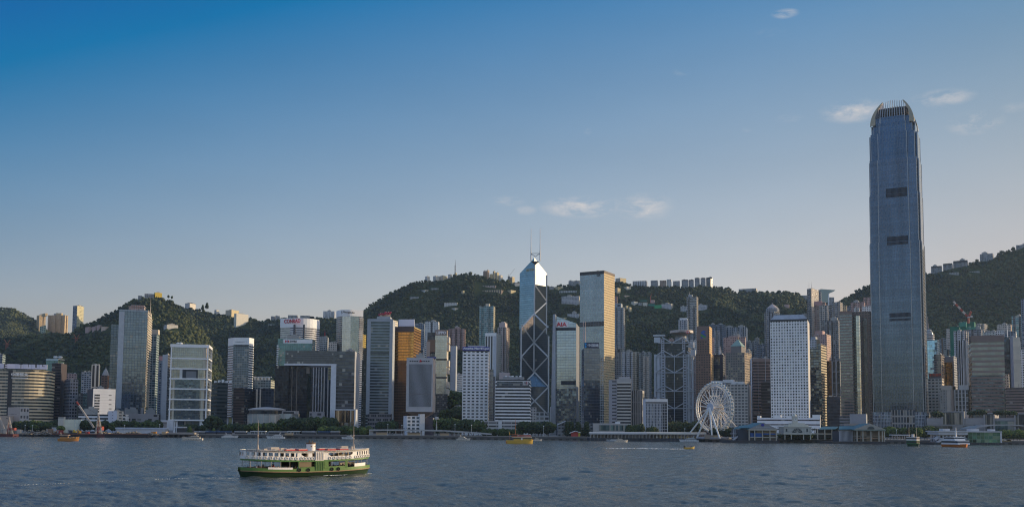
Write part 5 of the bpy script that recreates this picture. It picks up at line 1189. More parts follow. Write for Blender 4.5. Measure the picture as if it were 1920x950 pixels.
hx = MB(); x0,x1,ya,yb_ = 1285.5,1293.5,620,624.4; xm,ym = (x0 + x1) / 2,(ya + yb_) / 2; th = 1.6
def hq(pts,m): hx.face([fs.hit(x,y,1.2 if m else 1.0) for x,y in pts][::-1],m)
hq([(x0 + th,ya),(x1 - th,ya),(x1 - th,yb_),(x0 + th,yb_)],0)
hq([(x0 + th,ya),(x0 + th,yb_),(x0,ym)],1); hq([(x1 - th,yb_),(x1 - th,ya),(x1,ym)],1); hq([(x0 + th,ya),(x1 - th,ya),(xm,ym)],1); hq([(x1 - th,yb_),(x0 + th,yb_),(xm,ym)],1)
hx.build('hexagon_emblem',[WHITEL,plain('bright_red',(.62,.02,.04))],rg)
for xx,ya,wd in ((1224,631,12),(1222.5,626,22),(1289,640,10),(1293,655,9),(1285,646,14)): panel(b,f_,xx,ya,xx + wd,ya + (10 if wd < 13 else 2.4),'maintenance_gear',HS,-10,dep=6)
b = bld('apartment_tower','tall slender grey flats tower standing alone before the dark hill',1287.5,1309,555.5,1950,fac('slender_flats',(.36,.36,.36),(.04,.05,.06),wx=(.2,.85),wy=(.3,.85),blinds=.3),fac('slender_lit',(.40,.36,.30),(.05,.05,.05),wx=(.2,.8),wy=(.3,.8),blinds=.3),xs=1306,nt=2,nd=4,pr=0)
panel(b,b.F,1290,552,1297,556,'crown_block',plain('pale_grey_crown',(.36,.38,.40),.8),-3,dep=8); mast(b.root,1292.5,546,553,1965,.5)
panel(b,b.F,1293,559,1306,577,'crown_bay',fac('crown_bay',(.40,.38,.34),(.09,.10,.11),wx=(.05,.95),wy=(.3,.95),metal=.4),.4,uv=(4,4))
b = bld('apartment_tower','white and blue flats standing left of the tall slender grey flats',1272,1290.5,599,1850,fac('blue_bay_flats',(.52,.53,.55),(.03,.05,.10),wx=(.25,.75),wy=(.25,.9),blinds=.1),f_resE,xs=1288,nt=2,nd=3,pr=0)
panel(b,b.F,1274,595.8,1288,599.4,'crown_block',WHITE,-2,dep=12)

# --- red brown bank tower with a blue and green emblem
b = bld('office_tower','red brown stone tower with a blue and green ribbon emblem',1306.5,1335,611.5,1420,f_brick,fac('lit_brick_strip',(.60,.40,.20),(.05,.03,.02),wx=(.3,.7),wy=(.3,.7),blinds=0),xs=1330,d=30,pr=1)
panel(b,b.F,1306.7,611.5,1328,637,'blank_head',plain('brown_head',(.22,.15,.12),.75),.5)
mb = MB()
for pts,m in (([(1315.2,621.5),(1318.8,618.6),(1323.8,621.5),(1320,624)],0),([(1314,621),(1323.6,627),(1323.8,630.5),(1314.4,624.6)],0),([(1313.8,626),(1323,630.5),(1323,633.6),(1313.8,629.4)],1),([(1313.8,630.4),(1317.8,632),(1316,634.6),(1313.4,633)],0)): quad_on(mb,b.F,pts,.9,m)
mb.build('ribbon_emblem',[plain('ribbon_blue',(.03,.10,.36),.5,var=0),plain('ribbon_green',(.03,.28,.06),.5,var=0)],b.root)
st = bld('office_tower','lower stage',1304.5,1337.5,663,1415,f_brick,fac('lit_brick_strip',(.6,.4,.2),(.05,.03,.02)),xs=1332.5,d=34,pr=0)
for o in st.root.children: o.name = 'lower_stage'
merge_into(st,b)
b = bld('apartment_tower','dark blue flats behind the red brown emblem tower',1329,1360.5,608,1850,f_resF,f_resF,xs=1357,nt=3,nd=5,pr=2)
b = bld('apartment_tower','pink slab of flats peeping out right of the red brown emblem tower',1331,1339,632,1650,f_resC,pr=0)
b = bld('apartment_tower','white crowned flats with stepped frames high behind the green pyramid roof',1358,1402,613,1880,fac('framed_white_flats',(.50,.51,.53),(.03,.05,.08),wx=(.25,.85),wy=(.1,.95),blinds=.05),f_resE,xs=1399,nt=4,nd=4,pr=2)
b = bld('apartment_block','broad dusky pink block of small windows behind the green pyramid roof',1356.5,1399,632,1680,f_resC,f_resC,xs=1397,pr=1)
panel(b,b.F,1366,629.5,1384,632.2,'roof_step',plain('pink_stone',(.42,.28,.25),.8),-3,dep=10)
b = bld('office_block','glass block in a dark frame right of the red brown emblem tower',1333,1360,665,1460,fac('framed_glass',(.15,.17,.18),(.16,.20,.205),wx=(.06,.94),wy=(.12,.92),metal=.7,rough=.1,var=.4,tilt=.02),f_dimgrid,xs=1355,d=26,pr=2)
mb = MB(); ya = lambda y: b.F.uz(1345,y)[1]
add_slab(mb,b.F,-.5,b.F.w + .5,ya(669),ya(664.5),.6,1.2); add_slab(mb,b.F,0,b.F.w,ya(691),ya(684),.6,1.2); add_slab(mb,b.F,b.F.w - 4.2,b.F.w,ya(720),ya(669) - .02,.62,1.2); mb.build('dark_frame',plain('navy_frame',(.02,.025,.05),.5),b.root)
for xx in (1348.5,1351.5): mast(b.root,xx,649,665,1475,.7,WHITE)
# green pyramid roof
b = bld('office_tower','brown stone tower under a pale green pyramid roof',1361,1409,661,1380,fac('brown_octagon',(.21,.18,.165),(.06,.07,.07),wx=(.15,.8),wy=(.3,.8),metal=.3,blinds=.18,blindcol=(.5,.44,.26)),fac('brown_octagon_lit',(.34,.27,.22),(.06,.06,.05),wx=(.15,.8),wy=(.3,.8),blinds=.2,blindcol=(.55,.45,.25)),xs=1396,d=34,pr=0)
pbl = bld('x','pyramid base',1370,1398,649,1388,plain('brown_plain',(.20,.18,.17),.8),plain('brown_plain',(.2,.18,.17),.8),xs=1390,d=26,pr=0)
for o in pbl.root.children: o.name = 'roof_drum'
pc,pz,ppoly = pbl.c,pbl.z1,pbl.poly
merge_into(pbl,b)
mb = MB(); ap = P(1383,635,1400); ap = (pc[0],pc[1],P(1383,635,pc[1]).z); g5 = [pc + (p_ - pc) * 1.03 for p_ in ppoly]
for i in range(4): mb.face([(*g5[i],pz + .3),(*g5[(i + 1) % 4],pz + .3),ap])
mb.face([(*p_,pz + .3) for p_ in reversed(g5)]); pr_ = mb.build('pyramid_roof',plain('copper_green',(.22,.32,.28),.6,var=.12),b.root)
mb = MB(); mb.lathe((ap[0],ap[1],ap[2] - .6),[(.8,0),(1.5,1.4),(.5,2.4),(.25,7)],8); mb.build('finial',plain('finial_gold',(.4,.25,.14),.5),pr_)
b = bld('apartment_block','pale pinkish block with a lit top beside the green pyramid roof',1396,1409.5,656,1440,f_resA,fac('cream_lit_flats',(.62,.55,.44),(.05,.05,.05)),xs=1405,pr=1)
b = bld('apartment_tower','dark grey flats of two bays left of the domed flats tower',1397,1421.5,640,1800,f_resB,f_resB,xs=1418,nt=2,nd=5,pr=2)
b = bld('apartment_tower','dim blue flats just left of the white tower of round windows',1419,1434,645,1760,f_resF,f_resF,nt=1,pr=1)
b = bld('hotel_block','broad beige hotel block of dark window rows behind the ferris wheel',1357,1408,720,1180,fac('hotel_rows',(.46,.43,.39),(.045,.05,.06),wx=(.15,.85),wy=(.35,.8),blinds=.06),plain('hotel_side',(.45,.42,.40),.8),xs=1402.5,d=36,pr=0,b=4.1,h=3.7)
panel(b,b.F,1357.4,718,1362,797,'edge_pier',plain('edge_pier_grey',(.42,.43,.46),.7),.5)
for x0,x1,ya,yb_,o in ((1330,1352,712.5,722,-16),(1352,1372,710,716,-18),(1368,1392,714,719,-12)): panel(b,b.F,x0,ya,x1,yb_,'roof_pavilion',plain('white_frame2',(.70,.68,.66),.7),o,dep=16)
panel(b,b.F,1330,722,1357,797,'rear_wing',f_greygrid2,-15,dep=18,uv=(8,22))

# --- domed flats, tower of round windows
b = bld('apartment_tower','tall grey flats with a pale pointed dome behind the tower of round windows',1433,1462,584.5,1750,f_resB,f_resA,xs=1452,nt=3,nd=4,pr=0)
q = P(1448.5,585,1768); mb = MB(); mb.lathe((q.x,q.y,q.z),[(12,0),(12,5),(10.5,7),(8,9.5),(5,12),(2,14.2),(.3,15),(.2,18)],16,[0,0,1,1,1,1,1]); mb.build('dome',[f_resB,plain('dome_pink',(.46,.38,.36),.7)],b.root)
b = bld('office_tower','white tower of round porthole windows with a sloped metal cap',1443.5,1517.5,600,1110,f_roundwin,plain('porthole_side',(.50,.48,.46),.75),xs=1514,d=44,pr=0,b=3.05,h=3.35)
b2 = [b.F.pt(-1.2,0,.0),b.F.pt(b.F.w + 1.2,0,.0)]
cap = [M(b.F.pt(0,0,.3)),M(b.F.pt(b.F.w,0,.3)),M(b.F.pt(b.F.w,0,-40)),M(b.F.pt(0,0,-40))]
ta,tb_ = b.F.uz(1451.5,590)[0],b.F.uz(1505.5,590)[0]; capt = [M(b.F.pt(ta,0,-6)),M(b.F.pt(tb_,0,-6)),M(b.F.pt(tb_,0,-34)),M(b.F.pt(ta,0,-34))]
mb = MB(); zz = b.z1; mb.prism(cap,zz + .3,P(1480,589,1118).z,0,0,4,4,top_poly=capt); mb.build('metal_cap',fac('cap_ribs',(.38,.40,.44),(.33,.35,.39),wx=(.1,.9),wy=(0,1),blinds=0,metal=.3,rough=.4,var=.1),b.root)
panel(b,b.F,1444,599.4,1514,601,'shadow_gap',DARK,.35)
b = bld('office_tower','dark brown tower striped by thin white uprights left of the tower of round windows',1405.5,1447,672,1230,f_stripebrown,f_stripebrown,xs=1411.5,sw='L',d=30,pr=2,h=3.7)
panel(b,b.F,1411.5,671.5,1446,677.5,'crown_band',plain('taupe_band',(.22,.17,.155),.7),.3)
for xx in (1407,1421,1434.5): panel(b,b.F,xx,671.5,xx + (3.6 if xx < 1410 else 1.5),790 if xx < 1430 else 760,'upright',plain('white_upright',(.56,.58,.63),.6),.8)
b = bld('office_block','dark bronze block in the lower gap left of the tower of round windows',1427,1446,716,1170,f_browndark,f_browndark,pr=0)
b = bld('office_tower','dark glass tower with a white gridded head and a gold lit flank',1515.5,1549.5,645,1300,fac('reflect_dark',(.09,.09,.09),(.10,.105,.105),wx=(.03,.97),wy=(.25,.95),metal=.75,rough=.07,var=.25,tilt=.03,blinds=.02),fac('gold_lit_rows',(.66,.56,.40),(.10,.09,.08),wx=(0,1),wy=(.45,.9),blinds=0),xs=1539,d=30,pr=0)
hd = panel(b,b.F,1515.4,636,1531,652,'gridded_head',fac('white_head_grid',(.58,.58,.60),(.03,.035,.04),wx=(.2,.85),wy=(.2,.75),blinds=0),.5,uv=(5,4),dep=18)
panel(b,b.F,1518,630.5,1527,636.2,'plant_room',plain('blue_grey_hut',(.32,.36,.42),.7),-6,dep=10)
b = bld('apartment_tower','salmon pink flats with a stepped roof behind the gold lit flank',1526,1558,627,1560,f_resC,fac('salmon_lit',(.55,.36,.28),(.05,.04,.04),wx=(.25,.75),wy=(.3,.75),blinds=.2),xs=1550,d=24,pr=0)
panel(b,b.F,1527,620,1541,628,'roof_step',plain('pink_stone2',(.48,.31,.28),.8),-4,dep=14)
b = bld('office_tower','slim tower of white upright frames around dark glass',1559,1576,676,1350,fac('white_frames_dark',(.58,.56,.55),(.03,.03,.035),wx=(.25,.9),wy=(.04,.98),blinds=0),f_whiteslit,b=5.5,h=15,d=20,pr=0)
b = bld('office_tower','dim bronze tower between the salmon flats and the white upright frames',1549,1560,676,1380,f_golddark,pr=0)
b = bld('office_block','plain navy glass block at the foot of the banded granite towers',1550,1577,743,1140,fac('navy_glass',(.035,.04,.055),(.025,.03,.05),wx=(.02,.98),wy=(.2,.9),metal=.4,blinds=.01),f_dimgrid,pr=0)

# --- high flats in the gap
b = bld('apartment_tower','very tall dark flats with twin aerials on the skyline',1513,1535,541,1900,fac('dark_tall_flats',(.22,.23,.25),(.04,.045,.05),wx=(.1,.9),wy=(.35,.9),blinds=.3),f_resA,xs=1521,nt=2,nd=5,pr=1,sw='R',d=30)
for xx in (1517,1521.8): mast(b.root,xx,528,542,1910,.45)
b = bld('apartment_tower','grey flats stepping down right of the very tall dark flats',1524,1540,547,1940,f_resB,f_resB,nt=2,nd=4,pr=1)
b = bld('apartment_tower','pink topped flats below the bowl shaped lookout',1526,1549,567,1830,f_resH,f_resC,nt=3,nd=5,pr=1)
panel(b,b.F,1527,564.5,1541,572,'pink_head',plain('salmon_head',(.46,.26,.24),.8),.4,dep=14)
b = bld('apartment_tower','sand grey flats with a square hole in a row of tall flats',1549,1562,572,1790,f_resB,f_resA,nt=2,nd=5,pr=0)
panel(b,b.F,1551,598,1560,612,'sky_garden',plain('hole_dark',(.03,.03,.035),.8),.3)
b = bld('apartment_tower','tallest flats of a pale grey row left of the banded granite towers',1560,1580,566,1770,f_resB,f_resA,xs=1575,nt=2,nd=6,pr=1)
b = bld('apartment_tower','beige grey flats in front of the pink topped flats',1536,1553,572,1740,f_resA,f_resB,nt=2,nd=5,pr=1)
b = bld('apartment_tower','dusky flats standing behind the salmon pink flats',1541,1574,600,1680,fac('dusky_flats',(.27,.26,.26),(.03,.035,.04),wx=(.2,.7),wy=(.1,.9),blinds=.2),f_resB,nt=4,nd=5,pr=1)
b = bld('apartment_block','low cream block with an arched top among the skyline flats',1579,1588,572,1950,f_resG,pr=0)
b = bld('apartment_block','grey blue block just above the banded granite towers',1588,1605,574,1900,f_resF,f_resB,pr=1)
b = bld('apartment_tower','pink flats of two bays left of the tallest tower',1595,1622,566,1880,f_resC,f_resC,nt=2,nd=5,pr=1)
b = bld('apartment_tower','tall pink grey flats touching the left edge of the tallest tower',1619,1640,557,1920,f_resC,f_resB,nt=2,nd=4,pr=0)
b = bld('apartment_block','white roofed block below the tall pink grey flats',1616,1634,574,1850,f_resE,f_resA,pr=0)

# --- banded granite towers with a mirrored drum
b = bld('office_tower','left one of the banded granite towers with a flat brown brow',1574,1602,585,1240,f_granite,f_granite,xs=1597,d=36,pr=0,h=3.7)
panel(b,b.F,1573.8,583.5,1597.4,587,'brow',plain('granite_brow',(.20,.14,.12),.7),.4)
b = bld('office_tower','right one of the banded granite towers wrapped round a mirrored drum',1598,1637,584,1260,fac('granite_brow_face',(.20,.145,.12),(.03,.03,.03),wx=(.2,.8),wy=(.3,.7),blinds=0),f_browndark,xs=1632,d=40,pr=0)
q0,q1 = P(1599,600,1258),P(1618,600,1250); rw_ = (q1.x - q0.x) / 2; cx0 = ((q0.x + q1.x) / 2,1258,3)
mb = MB(); mb.lathe(cx0,[(rw_,0),(rw_,P(1608,591,1250).z - 3)],24,0,bay=2.2,flo=3.7); mb.build('mirrored_drum',[f_mirror],b.root)
panel(b,b.F,1619,597,1629.5,790,'side_bay',fac('side_bay',(.10,.075,.065),(.10,.11,.11),wx=(.1,.9),wy=(.35,.9),metal=.7,blinds=.05,blindcol=(.5,.42,.2)),1.2,uv=(4,52))
b = bld('low_block','grey metal box building in front of the banded granite towers',1593,1626,775.5,1075,plain('grey_box',(.26,.27,.30),.6),plain('grey_box',(.26,.27,.3),.6),pr=0,d=16)
b = bld('low_block','small ribbed grey building left of the grey metal box building',1574,1594,779,1090,fac('rib_block',(.22,.22,.24),(.05,.055,.06),wx=(0,1),wy=(.4,.9),blinds=0),pr=0,d=16)
b = bld('low_block','long low white post office with two dark window bands',1419.5,1538,783,1040,fac('post_office',(.80,.79,.79),(.10,.085,.09),wx=(0,1),wy=(.32,.62),blinds=.1,var=.7),f_whiteband,xs=1537,d=22,pr=0,h=5.2)
for x0,x1,ya in ((1419.5,1426,779),(1452,1464,777.5),(1474,1486,779),(1523,1538,777)): panel(b,b.F,x0,ya,x1,784,'roof_block',WHITE,-1,dep=9)

# --- slim towers packed on the lower slopes
for x0,x1,yt,Y,m,sm,nt_,lb in (
    (1415,1424,633,1900,f_resB,f_resA,1,'slim pale flats squeezed between the dim blue flats and the two bay flats'),
    (1504,1513.5,588,1840,f_resB,f_resA,1,'slim grey flats half hidden left of the very tall dark flats'),
    (1579,1591,585,1830,f_resA,f_resG,2,'slim cream flats right of the tallest flats of the pale grey row'),
    (1601,1612,576,1820,f_resE,f_resA,1,'slim white flats above the right granite tower'),
    (1339,1350,620,1780,f_resB,f_resA,1,'slim grey flats in front of the dark blue flats'),
    (1374,1386,622,1800,f_resB,f_resE,2,'slim grey flats left of the stepped white frames'),
    (1254,1263,634,1750,f_resC,f_resC,1,'slim pink flats peeping over the left shoulder of the steel frame tower'),
    (1294,1306,637,1700,f_resE,f_resE,1,'slim white flats behind the right shoulder of the steel frame tower'),
    (1206,1217,668,1640,f_resA,f_resA,1,'slim beige flats left of the steel frame tower'),
    (1737,1748,652,1780,f_resA,f_resG,1,'slim beige flats at the right edge of the tallest tower'),
    (1769,1781,641,1760,f_resH,f_resA,2,'slim brownish flats behind the grey brown flats with open tops'),
    (1800,1812,628,1740,f_resE,f_resA,1,'slim white flats below the green netting'),
    (1842,1854,620,1800,f_resA,f_resE,2,'slim beige flats behind the brown roof screen'),
    (1855,1868,630,1760,f_resB,f_resA,2,'slim grey flats right of the slim beige flats behind the brown roof screen'),
    (1903,1914,640,1560,f_resA,f_resE,1,'slim pale flats behind the lit white panel tower'),
    (1161,1171,652,1820,f_resA,f_resA,1,'slim beige flats behind the white twin winged flats')):
    bld('apartment_tower',lb,x0,x1,yt,Y,m,sm,nt=nt_,nd=4,pr=1,group='slim flats packed on the lower slopes')
# ================================================================== the tallest tower
Yi = 1240; q = P(1684,800,Yi); al = math.atan2(q.x,q.y); pv,vv = Vector((math.cos(al),-math.sin(al))),Vector((math.sin(al),math.cos(al)))
psi = R(-6.5); e1 = pv * math.cos(psi) + vv * math.sin(psi); e2 = -pv * math.sin(psi) + vv * math.cos(psi)   # e1 along the front, e2 away from the harbour
IC = M(q) + e2 * 34
ifc = thing('skyscraper','tallest tower of blue grey glass with a crown of claw like blades','building',(IC.x,IC.y,3))
g_lo = fac('ifc_lower',(.135,.16,.195),(.058,.082,.115),wx=(.2,1),wy=(.10,1),metal=.8,rough=.06,var=.07,tilt=.003,blinds=0,rowvar=.12,refl_streak=.3,wmetal=.3,wrough=.4)
g_hi = fac('ifc_upper',(.13,.17,.215),(.042,.075,.118),wx=(.24,1),wy=(.08,1),metal=.8,rough=.06,var=.07,tilt=.003,blinds=0,rowvar=.12,refl_streak=.3,wmetal=.3,wrough=.4)  # bluer upper glass: sky reflection put into the colour
g_base = fac('ifc_base',(.42,.45,.50),(.06,.09,.15),wx=(.30,1),wy=(.15,1),metal=.6,rough=.06,var=.5,tilt=.03,blinds=.06,blindcol=(.42,.38,.28),wmetal=.2,wrough=.4)
steel = plain('ifc_steel',(.36,.36,.36),.35,.5,var=.05)
k_ = F / Yi * 1.0
def ifc_poly(hc,hs,cut):
    """Plan of a shaft: a broad centre bay on each side and notched corners."""
    pts = []
    for (a,b_) in ((Vector((1,0)),Vector((0,-1))),(Vector((0,1)),Vector((1,0))),(Vector((-1,0)),Vector((0,1))),(Vector((0,-1)),Vector((-1,0)))):
        # travel anticlockwise: along a on the side facing b_
        for s,o in ((-hs,hc - cut),(-hs + cut * .0 - 0,hc - cut),): pass
        c_ = hc * .60
        pts += [a * (-hs) + b_ * hs,a * (-c_) + b_ * hs,a * (-c_) + b_ * hc,a * c_ + b_ * hc,a * c_ + b_ * hs]
    return [IC + e1 * p_.x + e2 * p_.y for p_ in pts]
zi = lambda y: P(1680,y,Yi).z
# height rows of the setbacks with half widths in metres (corner part hs, centre bay hc)
lev = [(812,772,33.2,30.6,g_base),(772,452,31.6,29.8,g_lo),(452,360,30.8,28.9,g_lo),(360,296,30.2,28.2,g_lo),(296,246,29.2,26.6,g_hi),(246,226,26.6,23.8,g_hi),(226,214,24.4,20.6,g_hi)]
for i,(ya,yb_,hc,hs,m) in enumerate(lev):
    mb = MB(); z0_ = zi(ya) if i else 3.0
    mb.prism(ifc_poly(hc,hs,2),z0_,zi(yb_),0,1,1.85,4.1); mb.build('shaft',[m,ROOF()],ifc)
# steel edges on the corner bays of the shaft
mb = MB()
for (ya,yb_,hc,hs,m) in lev[1:]:
    for sx_ in (-1,1):
        for sy_ in (-1,1):
            for (ax,ay) in ((hc * .60,hc),(hs,hs),(hc,hc * .60)):
                p_ = IC + e1 * sx_ * ax + e2 * sy_ * ay; mb.box((p_.x,p_.y,zi(ya)),(.7,.7,zi(yb_) - zi(ya)),-al - psi)
mb.build('edge_trim',steel,ifc)
fI = Face(IC - e1 * 31 - e2 * 31.6,IC + e1 * 31 - e2 * 31.6)
rI = Bld(); rI.root = ifc
lv = fac('ifc_louvre',(.13,.15,.18),(.012,.016,.026),wx=(.2,.92),wy=(0,1),blinds=0,tilt=0,gspec=.05)
for ya,yb_,x0,x1 in ((354,360,1661,1700.5),(364.4,367,1661,1700.5),(444.3,450.3,1663,1702.5),(454.4,457,1663,1702.5),(587,593.2,1667.5,1707.5),(597.6,600,1667.5,1707.5)):
    panel(rI,fI,x0,ya,x1,yb_,'louvre',lv,.25 if ya > 380 else -.55,uv=(18,1))
# crown: curved blades on every side, leaning inwards, round an open top
zi0 = zi; zi = lambda y: P(1680,y,IC.y - 14).z
mb = MB(); zc0,zc1 = zi(226),zi(187)
def blade(mb,ang_pos,side,w_,z_hi,lean):
    a = [Vector((1,0)),Vector((0,1)),Vector((-1,0)),Vector((0,-1))][side]; b_ = [Vector((0,-1)),Vector((1,0)),Vector((0,1)),Vector((-1,0))][side]
    prev = None
    for k in range(7):
        t = k / 6; z = zc0 - 4 + (z_hi - zc0 + 4) * t; o = 24.2 - lean * t ** 2.2; s = ang_pos * (1 - .12 * t); dp = 2.4 * (1 - .75 * t)
        pts = [IC + e1 * v.x + e2 * v.y for v in (a * (s - w_ / 2) + b_ * o,a * (s + w_ / 2) + b_ * o,a * (s + w_ / 2) + b_ * (o - dp),a * (s - w_ / 2) + b_ * (o - dp))]
        ring = [(p_.x,p_.y,z) for p_ in pts]
        if prev:
            for j in range(4): mb.face([prev[j],prev[(j + 1) % 4],ring[(j + 1) % 4],ring[j]])
        prev = ring
    mb.face(prev)
for sd_ in range(4):
    for s in np.linspace(-15.5,15.5,11):
        m_ = MB(); blade(m_,s,sd_,.8,zc1 - (abs(s) / 15.5) ** 2 * 3.5,10.5); m_.build('crown_blade',steel,ifc)
# corner claws: curved shells rising over the corners
claw = plain('claw_metal',(.36,.30,.20),.4,.35,var=.06)
for sx_,sy_ in ((-1,-1),(1,-1),(1,1),(-1,1)):
    m_ = MB(); rows = []
    for k in range(9):
        t = k / 8; z = zi(236) + (zi(189) - zi(236)) * t; o = 27.0 - 13.5 * t ** 1.9
        row = []
        for j in range(5):
            u_ = j / 4; x = o - (1 - t * .55) * 6.5 * max(0,u_ - .5) * 2 * (1 - t * .4); y = o - (1 - t * .55) * 6.5 * max(0,.5 - u_) * 2 * (1 - t * .4)
            p_ = IC + e1 * sx_ * x + e2 * sy_ * y; row.append((p_.x,p_.y,z))
        rows.append(row)
    for k in range(8):
        for j in range(4):
            f4 = [rows[k][j],rows[k][j + 1],rows[k + 1][j + 1],rows[k + 1][j]]; m_.face(f4 if sx_ * sy_ > 0 else f4[::-1])
    o_ = m_.build('corner_claw',claw,ifc); sol = o_.modifiers.new('thick','SOLIDIFY'); sol.thickness = .5
mb = MB(); mb.prism(ifc_poly(18,17,1),zi(216),zi(203),0,1,3,4); mb.build('roof_plant',[fac('crown_dark',(.09,.08,.08),(.015,.013,.013),wx=(.2,.9),wy=(.1,.9),blinds=0),ROOF()],ifc)
# granite base screen of the tallest tower
panel(rI,fI,1672,768,1716,799,'base_screen',fac('base_screen',(.40,.36,.32),(.04,.055,.085),wx=(.28,1),wy=(.22,1),metal=.5,blinds=.12,var=.7),3.0,uv=(8,4),dep=2)

# ================================================================== far right of the picture
b = bld('glass_tower','sky blue mirrored tower with a white ringed drum and a spire',1733,1765,638,1500,f_skyglass,f_skyglass,xs=1757,d=34,pr=0)
q = P(1742.5,638,1514); mb = MB(); rw_ = (P(1751.5,640,1514).x - P(1733.5,640,1514).x) / 2
mb.lathe((q.x,q.y,q.z - 1),[(rw_,0),(rw_,9.5),(rw_ * .94,10.2)],28,0,bay=60,flo=3.6); mb.lathe((q.x,q.y,q.z + 9.2),[(rw_ * .78,0),(rw_ * .72,3.6),(rw_ * .5,4.6),(rw_ * .42,7.2),(rw_ * .12,9.6)],24,0,bay=60,flo=3.6)
dr = mb.build('ringed_drum',[fac('drum_rings',(.62,.60,.58),(.05,.06,.07),wx=(0,1),wy=(0,.5),blinds=0)],b.root)
mast(b.root,1740,593.5,618,1514,.9,plain('spire_tan',(.42,.32,.28),.6),'spire')
b = bld('office_tower','rounded dark tower right of the sky blue mirrored tower',1751,1771,664,1400,fac('round_dark',(.20,.18,.17),(.07,.08,.09),wx=(0,1),wy=(.35,.9),metal=.6,var=.5,tilt=.05),f_granite,xs=1765,rd=9,d=24,pr=1)
b = bld('apartment_tower','grey brown flats with open tops behind the rounded dark tower',1761,1786,634,1700,f_resB,f_resH,xs=1782,nt=2,nd=5,pr=2)
b = bld('office_tower','white gridded block under a row of red characters',1739,1770,709,1280,fac('white_deep_grid',(.60,.57,.53),(.03,.035,.045),wx=(.22,.86),wy=(.28,.74),blinds=.06),fac('white_deep_lit',(.6,.5,.4),(.04,.04,.05)),xs=1766,d=26,pr=0,b=4.8,h=4)
mb_f = Face(b.F.pt(0,0,-1),b.F.pt(b.F.w,0,-1))
bs = panel(b,b.F,1741,699.5,1765.5,709.2,'sign_frame',plain('sign_backing',(.16,.15,.16),.7),-1,dep=1)
lettering(bs,b.F,'永安集团',1741.8,700,1764.8,704.8,plain('red_neon',(.62,.10,.05),.5,var=0),-.6,bold=.03)
b = bld('office_tower','dim block with a glowing orange gold glass panel',1768,1794,668,1420,plain('dim_taupe',(.24,.21,.20),.8),f_resB,xs=1788,d=26,pr=1)
panel(b,b.F,1770.5,679,1787,724,'gold_panel',fac('orange_gold',(.32,.15,.03),(.46,.20,.04),wx=(.06,.94),wy=(.12,.94),metal=.8,rough=.12,var=.5,tilt=.05,blinds=0),.4,uv=(6,12))
b = bld('apartment_tower','tall white and grey flats under the red crane',1788,1816,620,1560,f_resE,f_resB,xs=1808,nt=2,nd=5,pr=1)
b = bld('apartment_tower','white slotted flats in front of the tall flats under the red crane',1795,1815,638,1480,f_whiteslit,f_whiteslit,xs=1811,nt=2,nd=4,pr=0)
b = bld('apartment_tower','low grey flats behind the brown roofed banded block',1807,1842,617,1640,f_resB,f_resB,nt=3,nd=5,pr=2)
b = bld('apartment_tower','pale flats tower right of the red crane',1826,1851,607,1800,f_resA,f_resA,xs=1846,nt=2,nd=4,pr=1)
b = bld('apartment_block','low white flats roofline right of the green netting',1836,1870,623,1720,f_resE,f_resB,nt=3,pr=3)
# building under construction with green netting
NET = plain('green_netting',(.02,.15,.10),.9,var=.35,scale=.2)
b = bld('construction_tower','tower under construction wrapped in dark green netting',1781,1800,612,1660,NET,NET,pr=0)
panel(b,b.F,1774,616,1782,655,'bare_wing',f_resA,.5,dep=12,uv=(3,12))
b2 = bld('construction_tower','x',1797,1829,603.5,1700,NET,NET,pr=0)
for o in b2.root.children: o.name = 'netted_floor'
merge_into(b2,b); panel(b,b.F,1799,604,1812,612.5,'netted_floor',plain('green_netting_pale',(.06,.26,.19),.9,var=.3),2,dep=10)
panel(b,b.F,1812,613.5,1829,617,'netted_floor',plain('green_netting_pale',(.06,.26,.19),.9,var=.3),1.5,dep=8)
cr_ = thing('tower_crane','red and white luffing crane on the netted tower','crane',P(1816,605,1690))
def lattice(mb,a,b_,w_,n,m=(0,1),rad=.22):
    a,b_ = Vector(a),Vector(b_); d = (b_ - a).normalized(); t = Vector((0,1,0)) if abs(d.y) < .8 else Vector((1,0,0)); x = d.cross(t).normalized() * w_ / 2; y = d.cross(x).normalized() * w_ / 2
    for k in range(n):
        p_,q_ = a + (b_ - a) * k / n,a + (b_ - a) * (k + 1) / n; mt = m[(k * 2 // max(1,n // 3)) % 2] if n > 3 else m[0]
        for s1,s2 in ((1,1),(1,-1),(-1,-1),(-1,1)): mb.bar(p_ + x * s1 + y * s2,q_ + x * s1 + y * s2,rad,mt,4)
        mb.bar(p_ + x + y,q_ - x + y,rad * .7,mt,4); mb.bar(p_ - x - y,q_ + x - y,rad * .7,mt,4); mb.bar(p_ + x - y,q_ + x + y,rad * .7,mt,4)
CRM = [plain('crane_red',(.34,.05,.035),.6),plain('crane_white',(.52,.48,.46),.6)]
c0 = P(1816,606,1690); c1 = P(1816,594.5,1690); jt = P(1787.5,565,1700); jb = P(1814,593,1690)
mb = MB(); lattice(mb,c0,c1,2.4,4,(0,0),.35); mb.build('tower_mast',CRM,cr_)
mb = MB(); lattice(mb,jb,jt,2.0,12,(0,1),.34); mb.build('jib',CRM,cr_)
mb = MB(); lattice(mb,P(1816,594,1690),P(1821,583,1690),2.2,4,(0,0),.36); mb.box((P(1821,594,1690).x,1690,P(1821,594,1690).z - 1),(3.5,3,3.4),0,1); mb.box((P(1815,596,1690).x,1688,P(1815,596,1690).z),(3,3,2.4),0,1); mb.build('machinery_deck',CRM,cr_)
mb = MB(); mb.bar(P(1821,584,1690),P(1797,572.5,1700),.14,0,4); hk = P(1788,566,1700); mb.bar(hk,hk - Vector((0,0,5)),.12,0,4); mb.box((hk.x,hk.y,hk.z - 6.4),(1.4,1.4,1.6),0,1); mb.build('hoist_cable',[DARK,CRM[1]],cr_)
